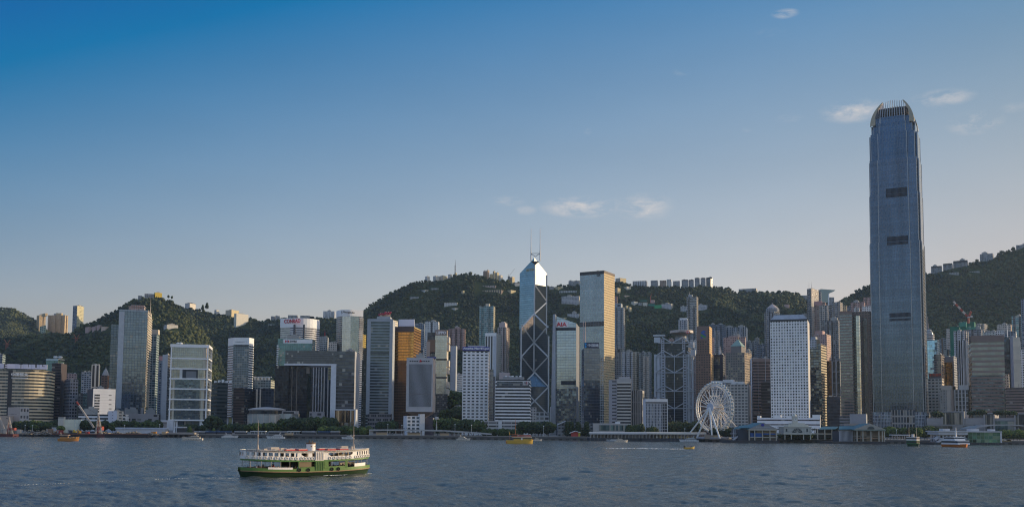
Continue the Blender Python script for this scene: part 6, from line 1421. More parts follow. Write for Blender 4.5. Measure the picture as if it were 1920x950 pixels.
# big banded block
b = bld('office_block','big brown banded block with a flat brown roof screen',1815.5,1882.5,640,1230,fac('dusky_banded',(.26,.19,.165),(.16,.18,.18),wx=(.02,.99),wy=(.42,.98),metal=.6,rough=.12,var=.12,tilt=.01,blinds=.02),fac('lit_corner',(.50,.40,.28),(.08,.07,.06),wx=(0,1),wy=(.4,.95),blinds=0),xs=1821,sw='L',d=42,pr=0,h=6.4)
panel(b,b.F,1820.6,629,1882.8,640.4,'roof_screen',plain('brown_screen',(.20,.145,.125),.7),.8,dep=36)
panel(b,b.F,1821,703,1882.4,772,'lower_bands',fac('dusky_banded_low',(.23,.16,.135),(.06,.085,.10),wx=(.03,.98),wy=(.5,.92),metal=.5,rough=.12,var=.4,tilt=.05,blinds=.03),.2,uv=(16,11))
b = bld('office_tower','tower of lit white wall panels with a dark left flank',1891,1912.5,632,1340,fac('white_panel_wall',(.62,.57,.48),(.58,.53,.44),wx=(0,1),wy=(.06,1),blinds=0,rough=.7,var=.05,tilt=0),plain('white_panel_side',(.5,.5,.52),.7),xs=1899,sw='L',d=28,pr=0,h=6)
panel(b,b.F,1899,629.5,1903,634,'roof_corner',plain('white_panel_side',(.5,.5,.52),.7),-1,dep=6)
b = bld('office_tower','narrow black glass tower between the big banded block and the lit white panels',1881,1893,631.5,1360,f_darkblue,f_dimgrid,pr=0,d=24)
mast(b.root,1889,606,632,1362,.6,WHITE)
b = bld('apartment_tower','teal grey flats rising at the right edge of the picture',1896.5,1922,592,1620,f_resD,f_resB,xs=1917,nt=2,nd=5,pr=1)
b = bld('apartment_block','grey flats slab on the slope behind the big brown banded block',1869,1897,608,1820,f_resA,f_resH,nt=0,pr=1)
b = bld('apartment_block','white stepped block beside the grey flats slab',1866,1884,620,1560,f_resE,f_resB,pr=2)
b = bld('apartment_block','bluish block left of the teal grey flats',1884,1906,621,1500,f_resF,f_resE,pr=1)
b = bld('apartment_tower','tall teal tower cut by the right edge of the picture',1914,1945,560,1560,f_resF,pr=0,d=24)
b = bld('apartment_tower','pale stacked flats cut by the right edge of the picture',1910,1945,655,1420,f_resE,f_resB,pr=0)
b = bld('office_block','low dark banded block at the right edge of the picture',1886,1945,726,1190,f_stripebrown,f_browndark,pr=0,d=30)
b = bld('office_block','pale narrow block in the corner between the big banded block and the low dark block',1882,1892,701,1270,f_resA,f_resA,pr=0,d=20)
b = bld('office_block','beige block with a plain lit top before the orange gold panel',1762,1788,730,1230,fac('beige_lattice',(.30,.28,.26),(.12,.12,.12),wx=(.3,.8),wy=(.2,.8),blinds=.1),plain('beige_side',(.34,.27,.23),.8),xs=1783,d=22,pr=0)
panel(b,b.F,1764,722.5,1783,730.4,'blank_head',plain('beige_head',(.42,.36,.30),.75),.3,dep=14)
panel(b,b.F,1775,731,1782.8,772,'edge_pier',plain('beige_head',(.42,.36,.3),.75),.4)
b = bld('office_block','white columned block left of the big brown banded block',1789,1818,730,1240,fac('white_columned',(.56,.54,.53),(.03,.035,.045),wx=(.35,1),wy=(.06,.95),blinds=.06),f_whiteslit,xs=1815,d=22,pr=0,b=4.4,h=5)
panel(b,b.F,1797.5,721.5,1816.5,730.4,'blank_head',plain('white_head',(.50,.48,.47),.75),.6,dep=14)
b = bld('office_block','thin dark block in the gap left of the white columned block',1784,1792,724,1290,f_browndark,pr=0,d=16)

# --- mall podium with glass pavilions
PS = fac('podium_slabs',(.25,.24,.23),(.045,.05,.055),wx=(.02,.98),wy=(.35,.78),metal=.3,blinds=.05,skip=.25)
b = bld('podium_block','long grey terraced podium right of the tallest tower',1738,1960,786,1120,PS,PS,d=40,pr=0,b=10,h=5.5,xs=1950)
panel(b,b.F,1742,795,1830,812,'lower_terrace',PS,12,dep=16,uv=(9,2)); panel(b,b.F,1738,783.2,1950,786.2,'terrace_edge',plain('terrace_edge',(.36,.34,.33),.8),1.5)
GP = fac('pavilion_glass',(.06,.065,.07),(.05,.06,.07),wx=(.1,.95),wy=(.03,.97),metal=.5,rough=.08,var=.4)
for x0,x1,ya,yb_ in ((1766,1809.5,770.5,793),(1845,1866.5,773.5,787),(1902,1945,774,787.5)):
    pv_ = panel(b,b.F,x0,ya,x1,yb_,'pavilion',plain('pavilion_stone2',(.34,.32,.31),.75),4,dep=26)
    panel(b,b.F,x0 + 3.5,ya + 1.8,x1 - 3,yb_ - 1,'pavilion_glass',GP,4.2,parent=pv_,uv=(12,1))
mb = MB()
for k in range(14):     # curved vault over the lower hall
    t0,t1 = math.pi * k / 14,math.pi * (k + 1) / 14; a,c_ = P(1826 + 60 * (1 - math.cos(t0)),805 - 10 * math.sin(t0),1085),P(1826 + 60 * (1 - math.cos(t1)),805 - 10 * math.sin(t1),1085)
    mb.face([a,c_,c_ + Vector((0,34,0)),a + Vector((0,34,0))]); mb.face([a - Vector((0,0,1)),c_ - Vector((0,0,1)),c_,a]); 
mb.build('vault_roof',plain('vault_metal',(.30,.31,.33),.45,.3),b.root)
panel(b,b.F,1845,787.5,1950,796,'glass_gallery',fac('gallery_glass',(.16,.18,.18),(.10,.16,.17),wx=(.03,.97),wy=(.1,.95),metal=.5,var=.4),3,uv=(16,1))
# ================================================================== houses on the hills
HS_ = {
 'resG': (f_resG,f_resG),'resG2': (fac('tan_flats',(.48,.34,.20),(.05,.04,.03),wx=(.3,.7),wy=(.35,.7),blinds=.3),f_resG),'resY': (f_resF,fac('yellow_flats',(.66,.58,.36),(.08,.08,.06),wx=(.25,.75),wy=(.4,.8),blinds=.2)),  # resY: shade and sunlight put into its two face colours
 'pink': (plain('pink_render',(.46,.32,.30),.8),plain('pink_render_lit',(.62,.44,.36),.8)),'pinkl': (plain('sunlit_pink_render',(.60,.44,.34),.8),plain('sunlit_pink_render',(.6,.44,.34),.8)),  # paler pink copies have sunlight put into the render colour
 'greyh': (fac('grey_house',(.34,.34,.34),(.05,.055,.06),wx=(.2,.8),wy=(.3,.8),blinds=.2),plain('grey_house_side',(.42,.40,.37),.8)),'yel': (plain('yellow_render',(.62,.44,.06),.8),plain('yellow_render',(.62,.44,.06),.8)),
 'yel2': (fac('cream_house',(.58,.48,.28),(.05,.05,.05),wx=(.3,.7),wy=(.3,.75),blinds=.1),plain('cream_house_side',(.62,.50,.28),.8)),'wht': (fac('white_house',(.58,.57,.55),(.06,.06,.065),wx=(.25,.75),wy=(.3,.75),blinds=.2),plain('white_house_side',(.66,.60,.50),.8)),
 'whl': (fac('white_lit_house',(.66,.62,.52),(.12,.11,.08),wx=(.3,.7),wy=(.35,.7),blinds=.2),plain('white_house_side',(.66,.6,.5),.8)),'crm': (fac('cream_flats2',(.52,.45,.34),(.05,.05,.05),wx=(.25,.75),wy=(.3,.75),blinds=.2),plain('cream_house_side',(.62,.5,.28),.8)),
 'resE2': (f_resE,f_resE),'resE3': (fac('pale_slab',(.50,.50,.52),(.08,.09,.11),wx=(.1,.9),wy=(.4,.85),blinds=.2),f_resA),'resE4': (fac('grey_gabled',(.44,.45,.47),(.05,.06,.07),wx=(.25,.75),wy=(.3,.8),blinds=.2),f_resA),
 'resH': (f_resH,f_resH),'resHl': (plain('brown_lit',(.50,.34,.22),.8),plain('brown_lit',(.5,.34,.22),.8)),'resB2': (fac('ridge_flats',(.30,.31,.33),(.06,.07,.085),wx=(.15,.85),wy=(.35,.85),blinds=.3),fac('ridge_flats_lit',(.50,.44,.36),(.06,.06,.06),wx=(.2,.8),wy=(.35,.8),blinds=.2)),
 'terr': (fac('terrace_flats',(.42,.34,.29),(.05,.06,.07),wx=(.2,.8),wy=(.3,.85),blinds=.1),f_resH),'terr2': (fac('terrace_flats2',(.52,.40,.26),(.03,.035,.045),wx=(.35,.85),wy=(.1,.9),blinds=.05),f_resH),'terr3': (fac('bay_flats',(.46,.46,.47),(.05,.055,.06),wx=(.3,.75),wy=(.15,.85),blinds=.1),f_resA),
 'net1': (plain('teal_net',(.03,.20,.17),.9,var=.35),plain('teal_net',(.03,.2,.17),.9)),'net2': (plain('bright_net',(.05,.34,.14),.9,var=.3),plain('bright_net',(.05,.34,.14),.9)),
}
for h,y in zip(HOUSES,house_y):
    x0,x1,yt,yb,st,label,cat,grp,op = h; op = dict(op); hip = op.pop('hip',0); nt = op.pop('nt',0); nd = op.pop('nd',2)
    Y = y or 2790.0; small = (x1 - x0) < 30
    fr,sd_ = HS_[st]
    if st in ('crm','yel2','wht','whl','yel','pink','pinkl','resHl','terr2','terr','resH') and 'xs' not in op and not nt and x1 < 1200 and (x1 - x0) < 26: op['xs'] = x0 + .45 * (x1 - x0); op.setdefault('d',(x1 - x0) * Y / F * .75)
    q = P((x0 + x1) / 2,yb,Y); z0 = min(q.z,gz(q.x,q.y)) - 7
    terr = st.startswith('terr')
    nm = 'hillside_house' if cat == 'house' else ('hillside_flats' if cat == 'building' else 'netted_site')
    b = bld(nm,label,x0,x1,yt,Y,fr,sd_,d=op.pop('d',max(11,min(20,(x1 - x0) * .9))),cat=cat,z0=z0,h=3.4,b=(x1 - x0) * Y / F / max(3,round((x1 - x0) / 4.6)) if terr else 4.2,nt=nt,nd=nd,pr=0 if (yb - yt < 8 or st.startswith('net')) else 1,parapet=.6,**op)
    if hip or (cat == 'house' and st in ('wht','pink') and not hip):
        mb = MB(); c = b.c; ap0,ap1 = c + (b.poly[1] - b.poly[0]) * .22,c - (b.poly[1] - b.poly[0]) * .22; hh = 3.2 if hip else 1.5
        e = [c + (p_ - c) * 1.08 for p_ in b.poly]; A_,B_,C_,D_ = [(*p_,b.z1 + .1) for p_ in e]; r0,r1 = (*ap1,b.z1 + hh),(*ap0,b.z1 + hh)
        mb.face([A_,B_,r1,r0]); mb.face([B_,C_,r1]); mb.face([C_,D_,r0,r1]); mb.face([D_,A_,r0]); mb.face([D_,C_,B_,A_])
        mb.build('roof',plain('dark_tiles',(.06,.06,.065),.8) if hip else plain('house_tiles',(.40,.28,.22),.8,var=.25),b.root)
    if 'slender tan' in label: panel(b,b.F,75,612,86,623,'pale_foot',fac('pale_green_foot',(.50,.54,.38),(.08,.10,.08),wx=(.2,.8),wy=(.4,.85),blinds=.1),1,uv=(3,4)); panel(b,b.F,76,588.5,83,591.5,'plant_room',plain('tan_plain',(.48,.36,.2),.8),-3,dep=8)
    if 'broad tan' in label: panel(b,b.F,104,586.5,114,591,'plant_room',plain('tan_plain',(.48,.36,.2),.8),-4,dep=9)
    if 'three ridge' in label or 'rising row' in label: panel(b,b.F,x0 + .5,yt - .1,x1 - .8,yt + 1.4,'dark_cap',DARK,.4)
# terrace wall below the tan towers
q = P(100,627,(house_y[1] or 2350) - 6); mb = MB(); a,c_ = P(68,625.4,q.y),P(130,625.4,q.y)
mb.prism([(a.x,a.y),(c_.x,c_.y),(c_.x,c_.y + 5),(a.x,a.y + 5)],min(gz(a.x,a.y),gz(c_.x,c_.y)) - 8,a.z,0,0,5,4); tag(mb.build('terrace_wall',plain('terrace_wall',(.52,.46,.38),.85)),'pale terrace wall under the two tan towers on the left ridge','wall')
# lookout with the bowl shaped wing
Yp = (hitground(1550,566) or 2650) ; q = P(1552,566,Yp); lk = thing('lookout_tower','bowl shaped lookout with an upswept roof on the skyline','building',(q.x,q.y,q.z))
mb = MB(); pts = [(1539,541.5),(1566.5,543.5),(1563.5,546),(1553,550.5),(1552,567),(1540,567)]
f3 = [P(x,y,Yp) for x,y in pts]; bk = [v + Vector((0,26,0)) for v in f3]
mb.face(f3[::-1]); mb.face(bk)
for i in range(6): mb.face([f3[i],f3[(i + 1) % 6],bk[(i + 1) % 6],bk[i]])
mb.build('bowl',fac('lookout_glass',(.40,.42,.40),(.20,.24,.22),wx=(.05,.95),wy=(.1,.9),metal=.3),lk)
mb = MB(); a,c_ = P(1551.5,555,Yp + 4),P(1564,555,Yp + 4); mb.prism([(a.x,a.y),(c_.x,c_.y),(c_.x,c_.y + 18),(a.x,a.y + 18)],P(1550,572,Yp).z,P(1556,556.5,Yp).z,0,0); mb.build('lower_hall',f_resB,lk)
mb = MB(); a,c_ = P(1552.5,551,Yp),P(1554.6,551,Yp); mb.prism([(a.x,a.y),(c_.x,c_.y),(c_.x,c_.y + 4),(a.x,a.y + 4)],P(1550,572,Yp).z,P(1553,550,Yp).z,0,0); mb.build('wing_strut',WHITE,lk)
# radio mast on the summit, pylons, thin crane
q = P(853.5,512,house_y[25] or 2800); rm = thing('radio_mast','tall thin radio mast on the summit','mast',(q.x,q.y,gz(q.x,q.y)))
mb = MB(); t_ = P(853.5,487,q.y); lattice(mb,(q.x,q.y,gz(q.x,q.y) - 2),(q.x,q.y,q.z + (t_.z - q.z) * .6),2.6,8,(0,0),.35); mb.bar((q.x,q.y,q.z + (t_.z - q.z) * .6),(q.x,q.y,t_.z),.7,0,6,.3)
mb.build('lattice',plain('mast_dark',(.08,.08,.09),.6),rm)
PYM = [plain('pylon_red',(.46,.12,.06),.6),plain('pylon_white',(.55,.45,.4),.6)]
for px_,yt,yb,label in ((13,636,652,'red and white pylon at the far left edge of the wooded slope'),(143,626,641,'red and white pylon on the slope below the tall pale yellow tower')):
    y = hitground(px_,yb) or 2200; q = P(px_,yb,y - 14); pl_ = thing('pylon',label,'pylon',(q.x,q.y,q.z))
    h_ = P(px_,yt,y - 14).z - q.z; mb = MB(); lattice(mb,(q.x,q.y,q.z - 12),(q.x,q.y,q.z + h_ * .55),4,5,(0,1),.3)
    for s in (-1,1): mb.bar((q.x,q.y,q.z + h_ * .45),(q.x + s * 7,q.y,q.z + h_),.55,0,5); mb.bar((q.x - 9,q.y,q.z + h_ * .5),(q.x + 9,q.y,q.z + h_ * .5),.5,0,5)
    mb.build('lattice',PYM,pl_)
q = P(954,522,house_y[37] or 2800); tcn_ = thing('tower_crane','thin grey crane on the summit ridge','crane',(q.x,q.y,q.z))
mb = MB(); mb.bar(q,P(953.5,514,q.y),.5,0,5); mb.bar(P(954,518,q.y),P(965,503.5,q.y),.45,0,5,.3); mb.build('jib',plain('crane_grey',(.3,.28,.27),.6),tcn_)
q = P(1220,562,(house_y[63] or 2500) + 4); tcn_ = thing('tower_crane','small red crane above the bright green netting','crane',(q.x,q.y,q.z))
mb = MB(); mb.bar(q - Vector((0,0,8)),P(1219.5,555,q.y),.7,0,5); mb.bar(P(1219.5,557,q.y),P(1221.5,550.5,q.y),.5,0,5,.3); mb.build('jib',plain('crane_red2',(.42,.08,.07),.6),tcn_)
# ================================================================== trees
LEAF = [leaf_mat('leaves_dark',(.008,.022,.012),(.045,.062,.024)),leaf_mat('leaves_mid',(.014,.034,.012),(.075,.10,.028)),leaf_mat('leaves_bright',(.035,.065,.014),(.14,.17,.035))]
BARK = plain('bark',(.10,.075,.055),.9)
I1 = ico(1)
def tree_proto(seed,leaf,form='round'):
    g = np.random.default_rng(seed)
    root = bpy.data.objects.new('tree',None)
    n = 150
    v = g.normal(size=(n,3)); v /= np.linalg.norm(v,axis=1)[:,None]; r = .45 + .55 * g.random(n) ** .45
    if form == 'round': c = v * r[:,None] * np.array([.5,.5,.36]) + np.array([0,0,.63]); rad = .07 + .07 * g.random(n)
    elif form == 'cone':
        t = g.random(n); c = np.stack([v[:,0] * .17 * (1.1 - t),v[:,1] * .17 * (1.1 - t),.12 + t * .85],-1); rad = .05 + .045 * g.random(n)
    else: c = v * r[:,None] * np.array([.5,.5,.42]) + np.array([0,0,.45]); rad = .09 + .08 * g.random(n)
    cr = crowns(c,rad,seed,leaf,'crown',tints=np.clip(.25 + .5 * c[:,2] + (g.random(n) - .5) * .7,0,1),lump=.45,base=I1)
    cr.parent = root
    mb = MB(); mb.bar((0,0,-.05),(0,0,.5),.03,0,7,.018)
    if form == 'round':
        for k in range(4): a = k * 1.6 + seed; mb.bar((0,0,.28 + .04 * k),(.26 * math.cos(a),.26 * math.sin(a),.58 + .05 * (k % 2)),.016,0,5,.006)
    mb.build('trunk',BARK,None).parent = root
    return root
PROTO = {}
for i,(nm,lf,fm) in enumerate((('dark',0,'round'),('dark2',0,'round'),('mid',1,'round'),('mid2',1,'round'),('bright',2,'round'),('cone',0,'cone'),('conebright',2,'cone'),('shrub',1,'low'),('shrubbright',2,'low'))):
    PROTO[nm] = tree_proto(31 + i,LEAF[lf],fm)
def palm_proto():
    root = bpy.data.objects.new('palm_tree',None)
    mb = MB(); mb.bar((0,0,-.05),(.02,0,.72),.026,0,7,.018); mb.build('trunk',BARK,None).parent = root
    mb = MB(); g = random.Random(5)
    for k in range(13):
        a = k * 2.4; el = g.uniform(-.2,.9); p_ = Vector((.02,0,.72)); d = Vector((math.cos(a) * math.cos(el),math.sin(a) * math.cos(el),math.sin(el))); sd_ = Vector((-math.sin(a),math.cos(a),0))
        for j in range(5):
            q_ = p_ + d * .085; w0,w1 = .05 * (1 - j * .12),.05 * (1 - (j + 1) * .19)
            mb.face([p_ - sd_ * w0,p_ + sd_ * w0,q_ + sd_ * w1,q_ - sd_ * w1]); p_ = q_; d = (d + Vector((0,0,-.33))).normalized()
    mb.build('fronds',LEAF[1],None).parent = root
    return root
PROTO['palm'] = palm_proto()
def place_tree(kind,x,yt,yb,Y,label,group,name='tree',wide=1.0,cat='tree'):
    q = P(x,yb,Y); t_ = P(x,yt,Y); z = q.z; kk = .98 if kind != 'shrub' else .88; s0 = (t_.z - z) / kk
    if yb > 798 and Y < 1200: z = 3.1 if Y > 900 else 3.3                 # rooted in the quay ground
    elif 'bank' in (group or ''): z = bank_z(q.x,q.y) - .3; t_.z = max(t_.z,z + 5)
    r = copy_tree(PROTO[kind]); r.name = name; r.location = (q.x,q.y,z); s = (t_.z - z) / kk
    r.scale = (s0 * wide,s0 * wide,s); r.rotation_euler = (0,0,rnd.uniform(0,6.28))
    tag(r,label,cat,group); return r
BX,BY = P(850,770,1450).x,1450.0
def bank_z(x,y):
    return 3.2 + 36 * max(0,1 - ((x - BX) / 42) ** 2) * math.exp(-((y - BY) / (85 if y < BY else 70)) ** 2)
mb = MB()
for i in range(16):
    for j in range(24):
        q_ = [(BX - 42 + 84 * (i + a) / 16,1290 + 320 * (j + b_) / 24) for a,b_ in ((0,0),(1,0),(1,1),(0,1))]; mb.face([(x,y,bank_z(x,y)) for x,y in q_])
tag(mb.build('park_bank',MATS.get('bank_soil') or plain('bank_soil',(.05,.06,.03),.95)),'steep planted bank between the towers',kind='structure')
def row(kinds,x0,x1,n,yt,yb,Y,label,group,name='tree',wide=1.1,jit=2.2,cat='tree'):
    for k in range(n):
        x = x0 + (x1 - x0) * (k + .5) / n + rnd.uniform(-.35,.35) * (x1 - x0) / n
        place_tree(kinds[k % len(kinds)] if isinstance(kinds,(list,tuple)) else kinds,x,yt + rnd.uniform(-jit,jit),yb,Y + rnd.uniform(-6,6),label,group,name,wide * rnd.uniform(.9,1.2),cat)
DM = ('dark','mid','dark2','mid2')
row(DM,28,108,11,790,807,1068,'dark green tree in the row at the foot of the beige slab','trees at the foot of the beige slab')
row(('mid2','dark'),60,104,4,794,808,1052,'small dark tree standing in front of the tree row below the beige slab','small trees below the beige slab')
place_tree('bright',114,798,809,1042,'bright green bush at the left foot of the cream shed',None,'shrub',1.3,'shrub')
row(DM,155,222,7,790,806,1080,'dark tree between the cream shed and the small blank white building','trees right of the cream shed')
row(DM,226,300,9,790,806,1090,'dark tree before the podium of the tall slate tower','trees before the slate tower podium')
row(('dark','dark2'),340,380,5,796,809,1075,'dark tree under the white framed glass building','trees under the white framed building')
place_tree('conebright',355.5,799,810,1040,'bright green cone shaped tree on the promenade below the white framed building',None,'tree',2.4)
place_tree('conebright',400.5,802,811,1035,'bright green cone shaped tree under the large dark tree',None,'tree',2.4)
place_tree('dark',399,780,808,1085,'large dark tree right of the white framed glass building',None,'tree',1.15)
row(DM,414,466,8,795,808,1060,'dark tree along the promenade left of the drum pavilion','trees left of the drum pavilion')
row(('mid','dark','bright'),466,528,9,794,808,1058,'round tree in front of the drum pavilion','trees in front of the drum pavilion')
row(('dark','mid','dark2'),525,582,9,785,807,1062,'big dark tree right of the drum pavilion','big trees right of the drum pavilion',wide=1.0)
row(('dark','mid'),580,624,7,783,806,1072,'big tree below the opening of the gate building','big trees below the gate opening')
row(('shrubbright','shrub'),600,692,14,799.5,809,1045,'bright green shrub in the bank below the gate building','shrubs below the gate building','shrub',1.6,1.2,'shrub')
row(('dark','mid2'),706,742,5,789,806,1085,'dark tree at the foot of the banded tower with red aerials','trees at the foot of the red aerial tower')
row(DM,816,866,8,786,808,1085,'tree on the bank right of the star building','trees right of the star building')
row(DM,852,908,8,788,808,1070,'tree below the white tower with the blue name band','trees below the blue name band tower')
row(('mid','bright','dark','mid2'),833,866,9,742,770,1430,'tree on the steep bank between the jutting boxes and the blue name band tower','trees on the steep bank',jit=10)
row(('mid','mid2','dark'),834,866,9,768,790,1360,'tree low on the bank left of the blue name band tower','trees low on the bank',jit=6)
row(DM,980,1034,8,792,812,1040,'dark tree at the foot of the angular mast tower','trees at the foot of the angular mast tower')
row(('shrub',),906,980,9,804,811,1036,'small bush before the low verandah block','bushes before the verandah block','shrub',1.3,.8,'shrub')
for i,x in enumerate((1064,1071.5,1084,1100)):
    place_tree('cone',x,791,812,1035,'dark slender cypress before the low grey hall','cypresses before the low grey hall','cypress',1.9)
row(DM,1176,1206,5,796,809,1030,'dark tree left of the white block of bars','trees left of the white block of bars')
row(('dark','mid'),1212,1234,3,800,809,1012,'low round tree in front of the white block of bars','trees in front of the white block of bars')
row(('dark','dark2'),1252,1308,9,793,809,1050,'dark tree between the white block of bars and the ferris wheel','trees left of the ferris wheel')
row(('dark',),1338,1374,4,803,817,965,'low broad dark tree at the right foot of the ferris wheel','trees at the right foot of the ferris wheel',wide=1.6,jit=.8)
row(('shrub',),1462,1528,10,812,820,955,'dark hedge bush before the clock building','bushes before the clock building','shrub',1.3,.9,'shrub')
row(('shrub',),1528,1566,6,812,820,957,'dark hedge bush before the colonnade','bushes before the colonnade','shrub',1.3,.9,'shrub')
for x,yt,lb in ((1464,795,'palm tree left of the clock building'),(1527,799,'palm tree just right of the clock building'),(1545,797,'palm tree rising over the colonnade roof'),(1562,799,'palm tree left of the right gabled pier'),(1702,800,'palm tree among the trees below the tallest tower')):
    place_tree('palm',x,yt,817,965,lb,None,'palm_tree',1.25)
row(('mid','bright','mid2','dark'),1658,1762,16,801,819,975,'tree in the row at the foot of the tallest tower','trees at the foot of the tallest tower')
row(('dark','mid'),1814,1846,5,769,780,1105,'tree on the roof terrace left of the middle glass pavilion','trees on the left roof terrace')
row(('dark','mid'),1866,1904,6,770,780,1105,'tree on the roof terrace right of the middle glass pavilion','trees on the right roof terrace')
row(('dark',),1750,1766,3,771,784,1112,'tree on the roof terrace left of the biggest glass pavilion','trees left of the biggest glass pavilion')
row(('mid','bright','mid2'),1880,1930,7,807,824,945,'tree right of the green glass pier','trees right of the green glass pier')
for px_,yt,lb,kd in ((315.5,553,'left one of two small trees on the wooded peak skyline','dark'),(322,554.5,'right one of two small trees on the wooded peak skyline','mid'),(380,571.5,'shorter one of two dark conifers on the skyline','cone'),(388,567.5,'taller one of two dark conifers on the skyline','cone')):
    y = hitground(px_,yt + 14) or 2400; q = P(px_,yt + 12,y); r = copy_tree(PROTO[kd]); r.name = 'skyline_tree'; z = P(px_,yt,y).z - (15 if kd == 'cone' else 9); s = P(px_,yt,y).z - z; r.location = (q.x,q.y,z); r.scale = (s * (1.6 if kd == 'cone' else .55),s * (1.6 if kd == 'cone' else .55),s); tag(r,lb,'tree')

# ================================================================== things along the quay
def posts(mb,x0,x1,n,yb,yt,Y,w_=.5,mat=0):
    for k in range(n):
        a = P(x0 + (x1 - x0) * k / max(1,n - 1),yb,Y); t_ = P(x0,yt,Y).z; z0 = max(3.2,min(a.z,3.9)); mb.box((a.x,a.y,z0),(w_,w_,t_ - z0),0,mat)
def blockbox(mb,x0,x1,yt,yb,Y,dep,mat=0,bay=3.5,flo=3.5,z0=None,skew=0):
    a,c_ = P(x0,yb,Y),P(x1,yb,Y + skew); z = z0 if z0 is not None else a.z
    v = Vector((0,dep)); mb.prism([M(a),M(c_),M(c_) + v,M(a) + v],z,P((x0 + x1) / 2,yt,Y).z,mat,mat,bay,flo); return mb
def small(name,label,cat,parts,group=None):
    """parts: (part name, material, x0, x1, top, bottom, distance, depth)"""
    p0 = parts[0]; q = P((p0[2] + p0[3]) / 2,p0[5],p0[6]); r = thing(name,label,cat,(q.x,q.y,max(3.2,q.z)),group)
    for (pn,mt,x0,x1,yt,yb,Y,dep) in parts:
        zz = max(3.0,P((x0 + x1) / 2,yb,Y).z); zz = 3.0 if (zz < 9.5 and pn not in ('roof','deck')) else zz
        mb = MB(); blockbox(mb,x0,x1,yt,yb,Y,dep,z0=zz); mb.build(pn,mt,r)
    return r
TAN = plain('tan_wall',(.50,.36,.22),.8); DRK = plain('dark_shed',(.06,.06,.065),.8); PALE = plain('pale_roofing',(.52,.52,.54),.6); BLU = plain('blue_awning',(.06,.12,.26),.7)
STL = plain('pale_steel',(.5,.5,.5),.5,.3)
small('site_office','long white cabin with a pale blue roof behind the rubble barge','cabin',[('walls',PALE,217,310,804,811,1035,8),('roof',plain('pale_blue_roof',(.48,.52,.60),.6),216,312,801,803.9,1034,10)])
small('site_office','small white cabin on the construction site behind the cream shed','cabin',[('walls',PALE,97,108,800,806,1050,6),('roof',DRK,96.5,108.5,799.2,800,1049,7)])
small('landing_stage','concrete landing stage on dark piles right of the rubble barge','pier',[('deck',plain('stage_deck',(.34,.30,.27),.85),303,363,810,813.5,1006,9),('end_block',TAN,303,311,808.5,813,1004,8)])
for k in range(7):
    x = 305 + k * 9.5; q = P(x,818,1005); mb = MB(); mb.box((q.x,q.y + 2,-1.5),(1.2,1.2,6)); o = mb.build('pile',plain('wet_pile',(.10,.085,.07),.9)); o.parent = [t for t in bpy.data.objects if t.name.startswith('landing_stage')][0]; o.location = -Vector(o.parent.location)
small('low_block','low pale canopy building before the white framed glass building','building',[('walls',DRK,331,360,802,809,1045,8),('roof',PALE,327,345,799,801.6,1044,10)])
for x0,x1,m,lb in ((364,384,DRK,'dark low kiosk left of the blue awnings'),(386,405,BLU,'left blue awning stall on the promenade'),(407,432,BLU,'right blue awning stall on the promenade'),(440,461,DRK,'dark low kiosk left of the drum pavilion'),(504,536,DRK,'long dark kiosk right of the drum pavilion'),(566,590,DRK,'dark kiosk below the slotted stone block'),(596,618,BLU,'blue awning stall below the gate opening'),(620,636,DRK,'dark kiosk at the left foot of the gate building')):
    small('kiosk',lb,'kiosk',[('walls',DRK,x0,x1,809.5,813.5,1026,5),('roof',m if m is BLU else PALE,x0 - .5,x1 + .5,807.8,809.4,1025,6)])
for x0,x1,lb in ((469,498,'white flat shelter roof in front of the drum pavilion'),(539,562,'white flat shelter roof right of the drum pavilion')):
    r = small('shelter',lb,'shelter',[('roof',WHITE,x0,x1,807.5,808.6,1028,6)]); mb = MB(); posts(mb,x0 + 1,x1 - 1,5,813,808.6,1031,.4); mb.build('posts',STL,r)
r = small('landing_steps','tan stone landing steps in the quay below the gate building','steps',[('steps',TAN,533.5,548,811.5,817.5,1012,5)])
# elevated walkway on columns
r = thing('walkway','long pale elevated walkway on columns sloping down to the right','walkway',P(800,815,1040))
mb = MB(); CW = plain('walkway_concrete',(.44,.42,.40),.8)
pts = [(692,804.2),(770,804.2),(830,805.5),(880,808.5),(922,812)]
for (xa,ya),(xb,yb_) in zip(pts[:-1],pts[1:]):
    a,c_ = P(xa,ya,1034),P(xb,yb_,1030); v,d = Vector((0,7,0)),Vector((0,0,-1.5))
    mb.face([a + d,c_ + d,c_,a]); mb.face([a,c_,c_ + v,a + v]); mb.face([a + d + v,c_ + d + v,c_ + d,a + d])
mb.build('deck',CW,r)
for k,x in enumerate((694,698,731,742,757,790,815,838,860)):
    mb = MB(); a = P(x,812,1037); zt = P(x,805 + max(0,(x - 800) * .05),1037).z - .6; mb.box((a.x,a.y,3.2),(1.3 if k > 1 else 2.2,1.3,max(1,zt - 3.2))); mb.build('column',CW,r)
for x0,x1,yt,lb in ((704,726,809,'left tan hut under the elevated walkway'),(763,788,810,'middle tan hut under the elevated walkway'),(824,842,810.5,'right tan hut under the elevated walkway')):
    small('hut',lb,'hut',[('walls',TAN,x0 + 1,x1 - 1,yt + 1,815.5,1026,5),('roof',plain('hut_roof',(.2,.16,.13),.8),x0,x1,yt,yt + 1,1025,7)])
r = small('low_block','low grey two storey hall with a pitched left wing behind the moored yachts','building',[('walls',fac('hall_grid',(.34,.34,.35),(.06,.065,.07),wx=(.15,.85),wy=(.3,.8),blinds=.15),1046,1112,793,813,1040,18)])
mb = MB(); a,m_,c_ = P(1045,795,1037),P(1060,788.5,1037),P(1066,794,1037); v = Vector((0,12,0))
for p_,q_ in ((a,m_),(m_,c_)): mb.face([p_,q_,q_ + v,p_ + v]); mb.face([p_ - Vector((0,0,.8)),q_ - Vector((0,0,.8)),q_,p_])
mb.build('pitched_roof',PALE,r)
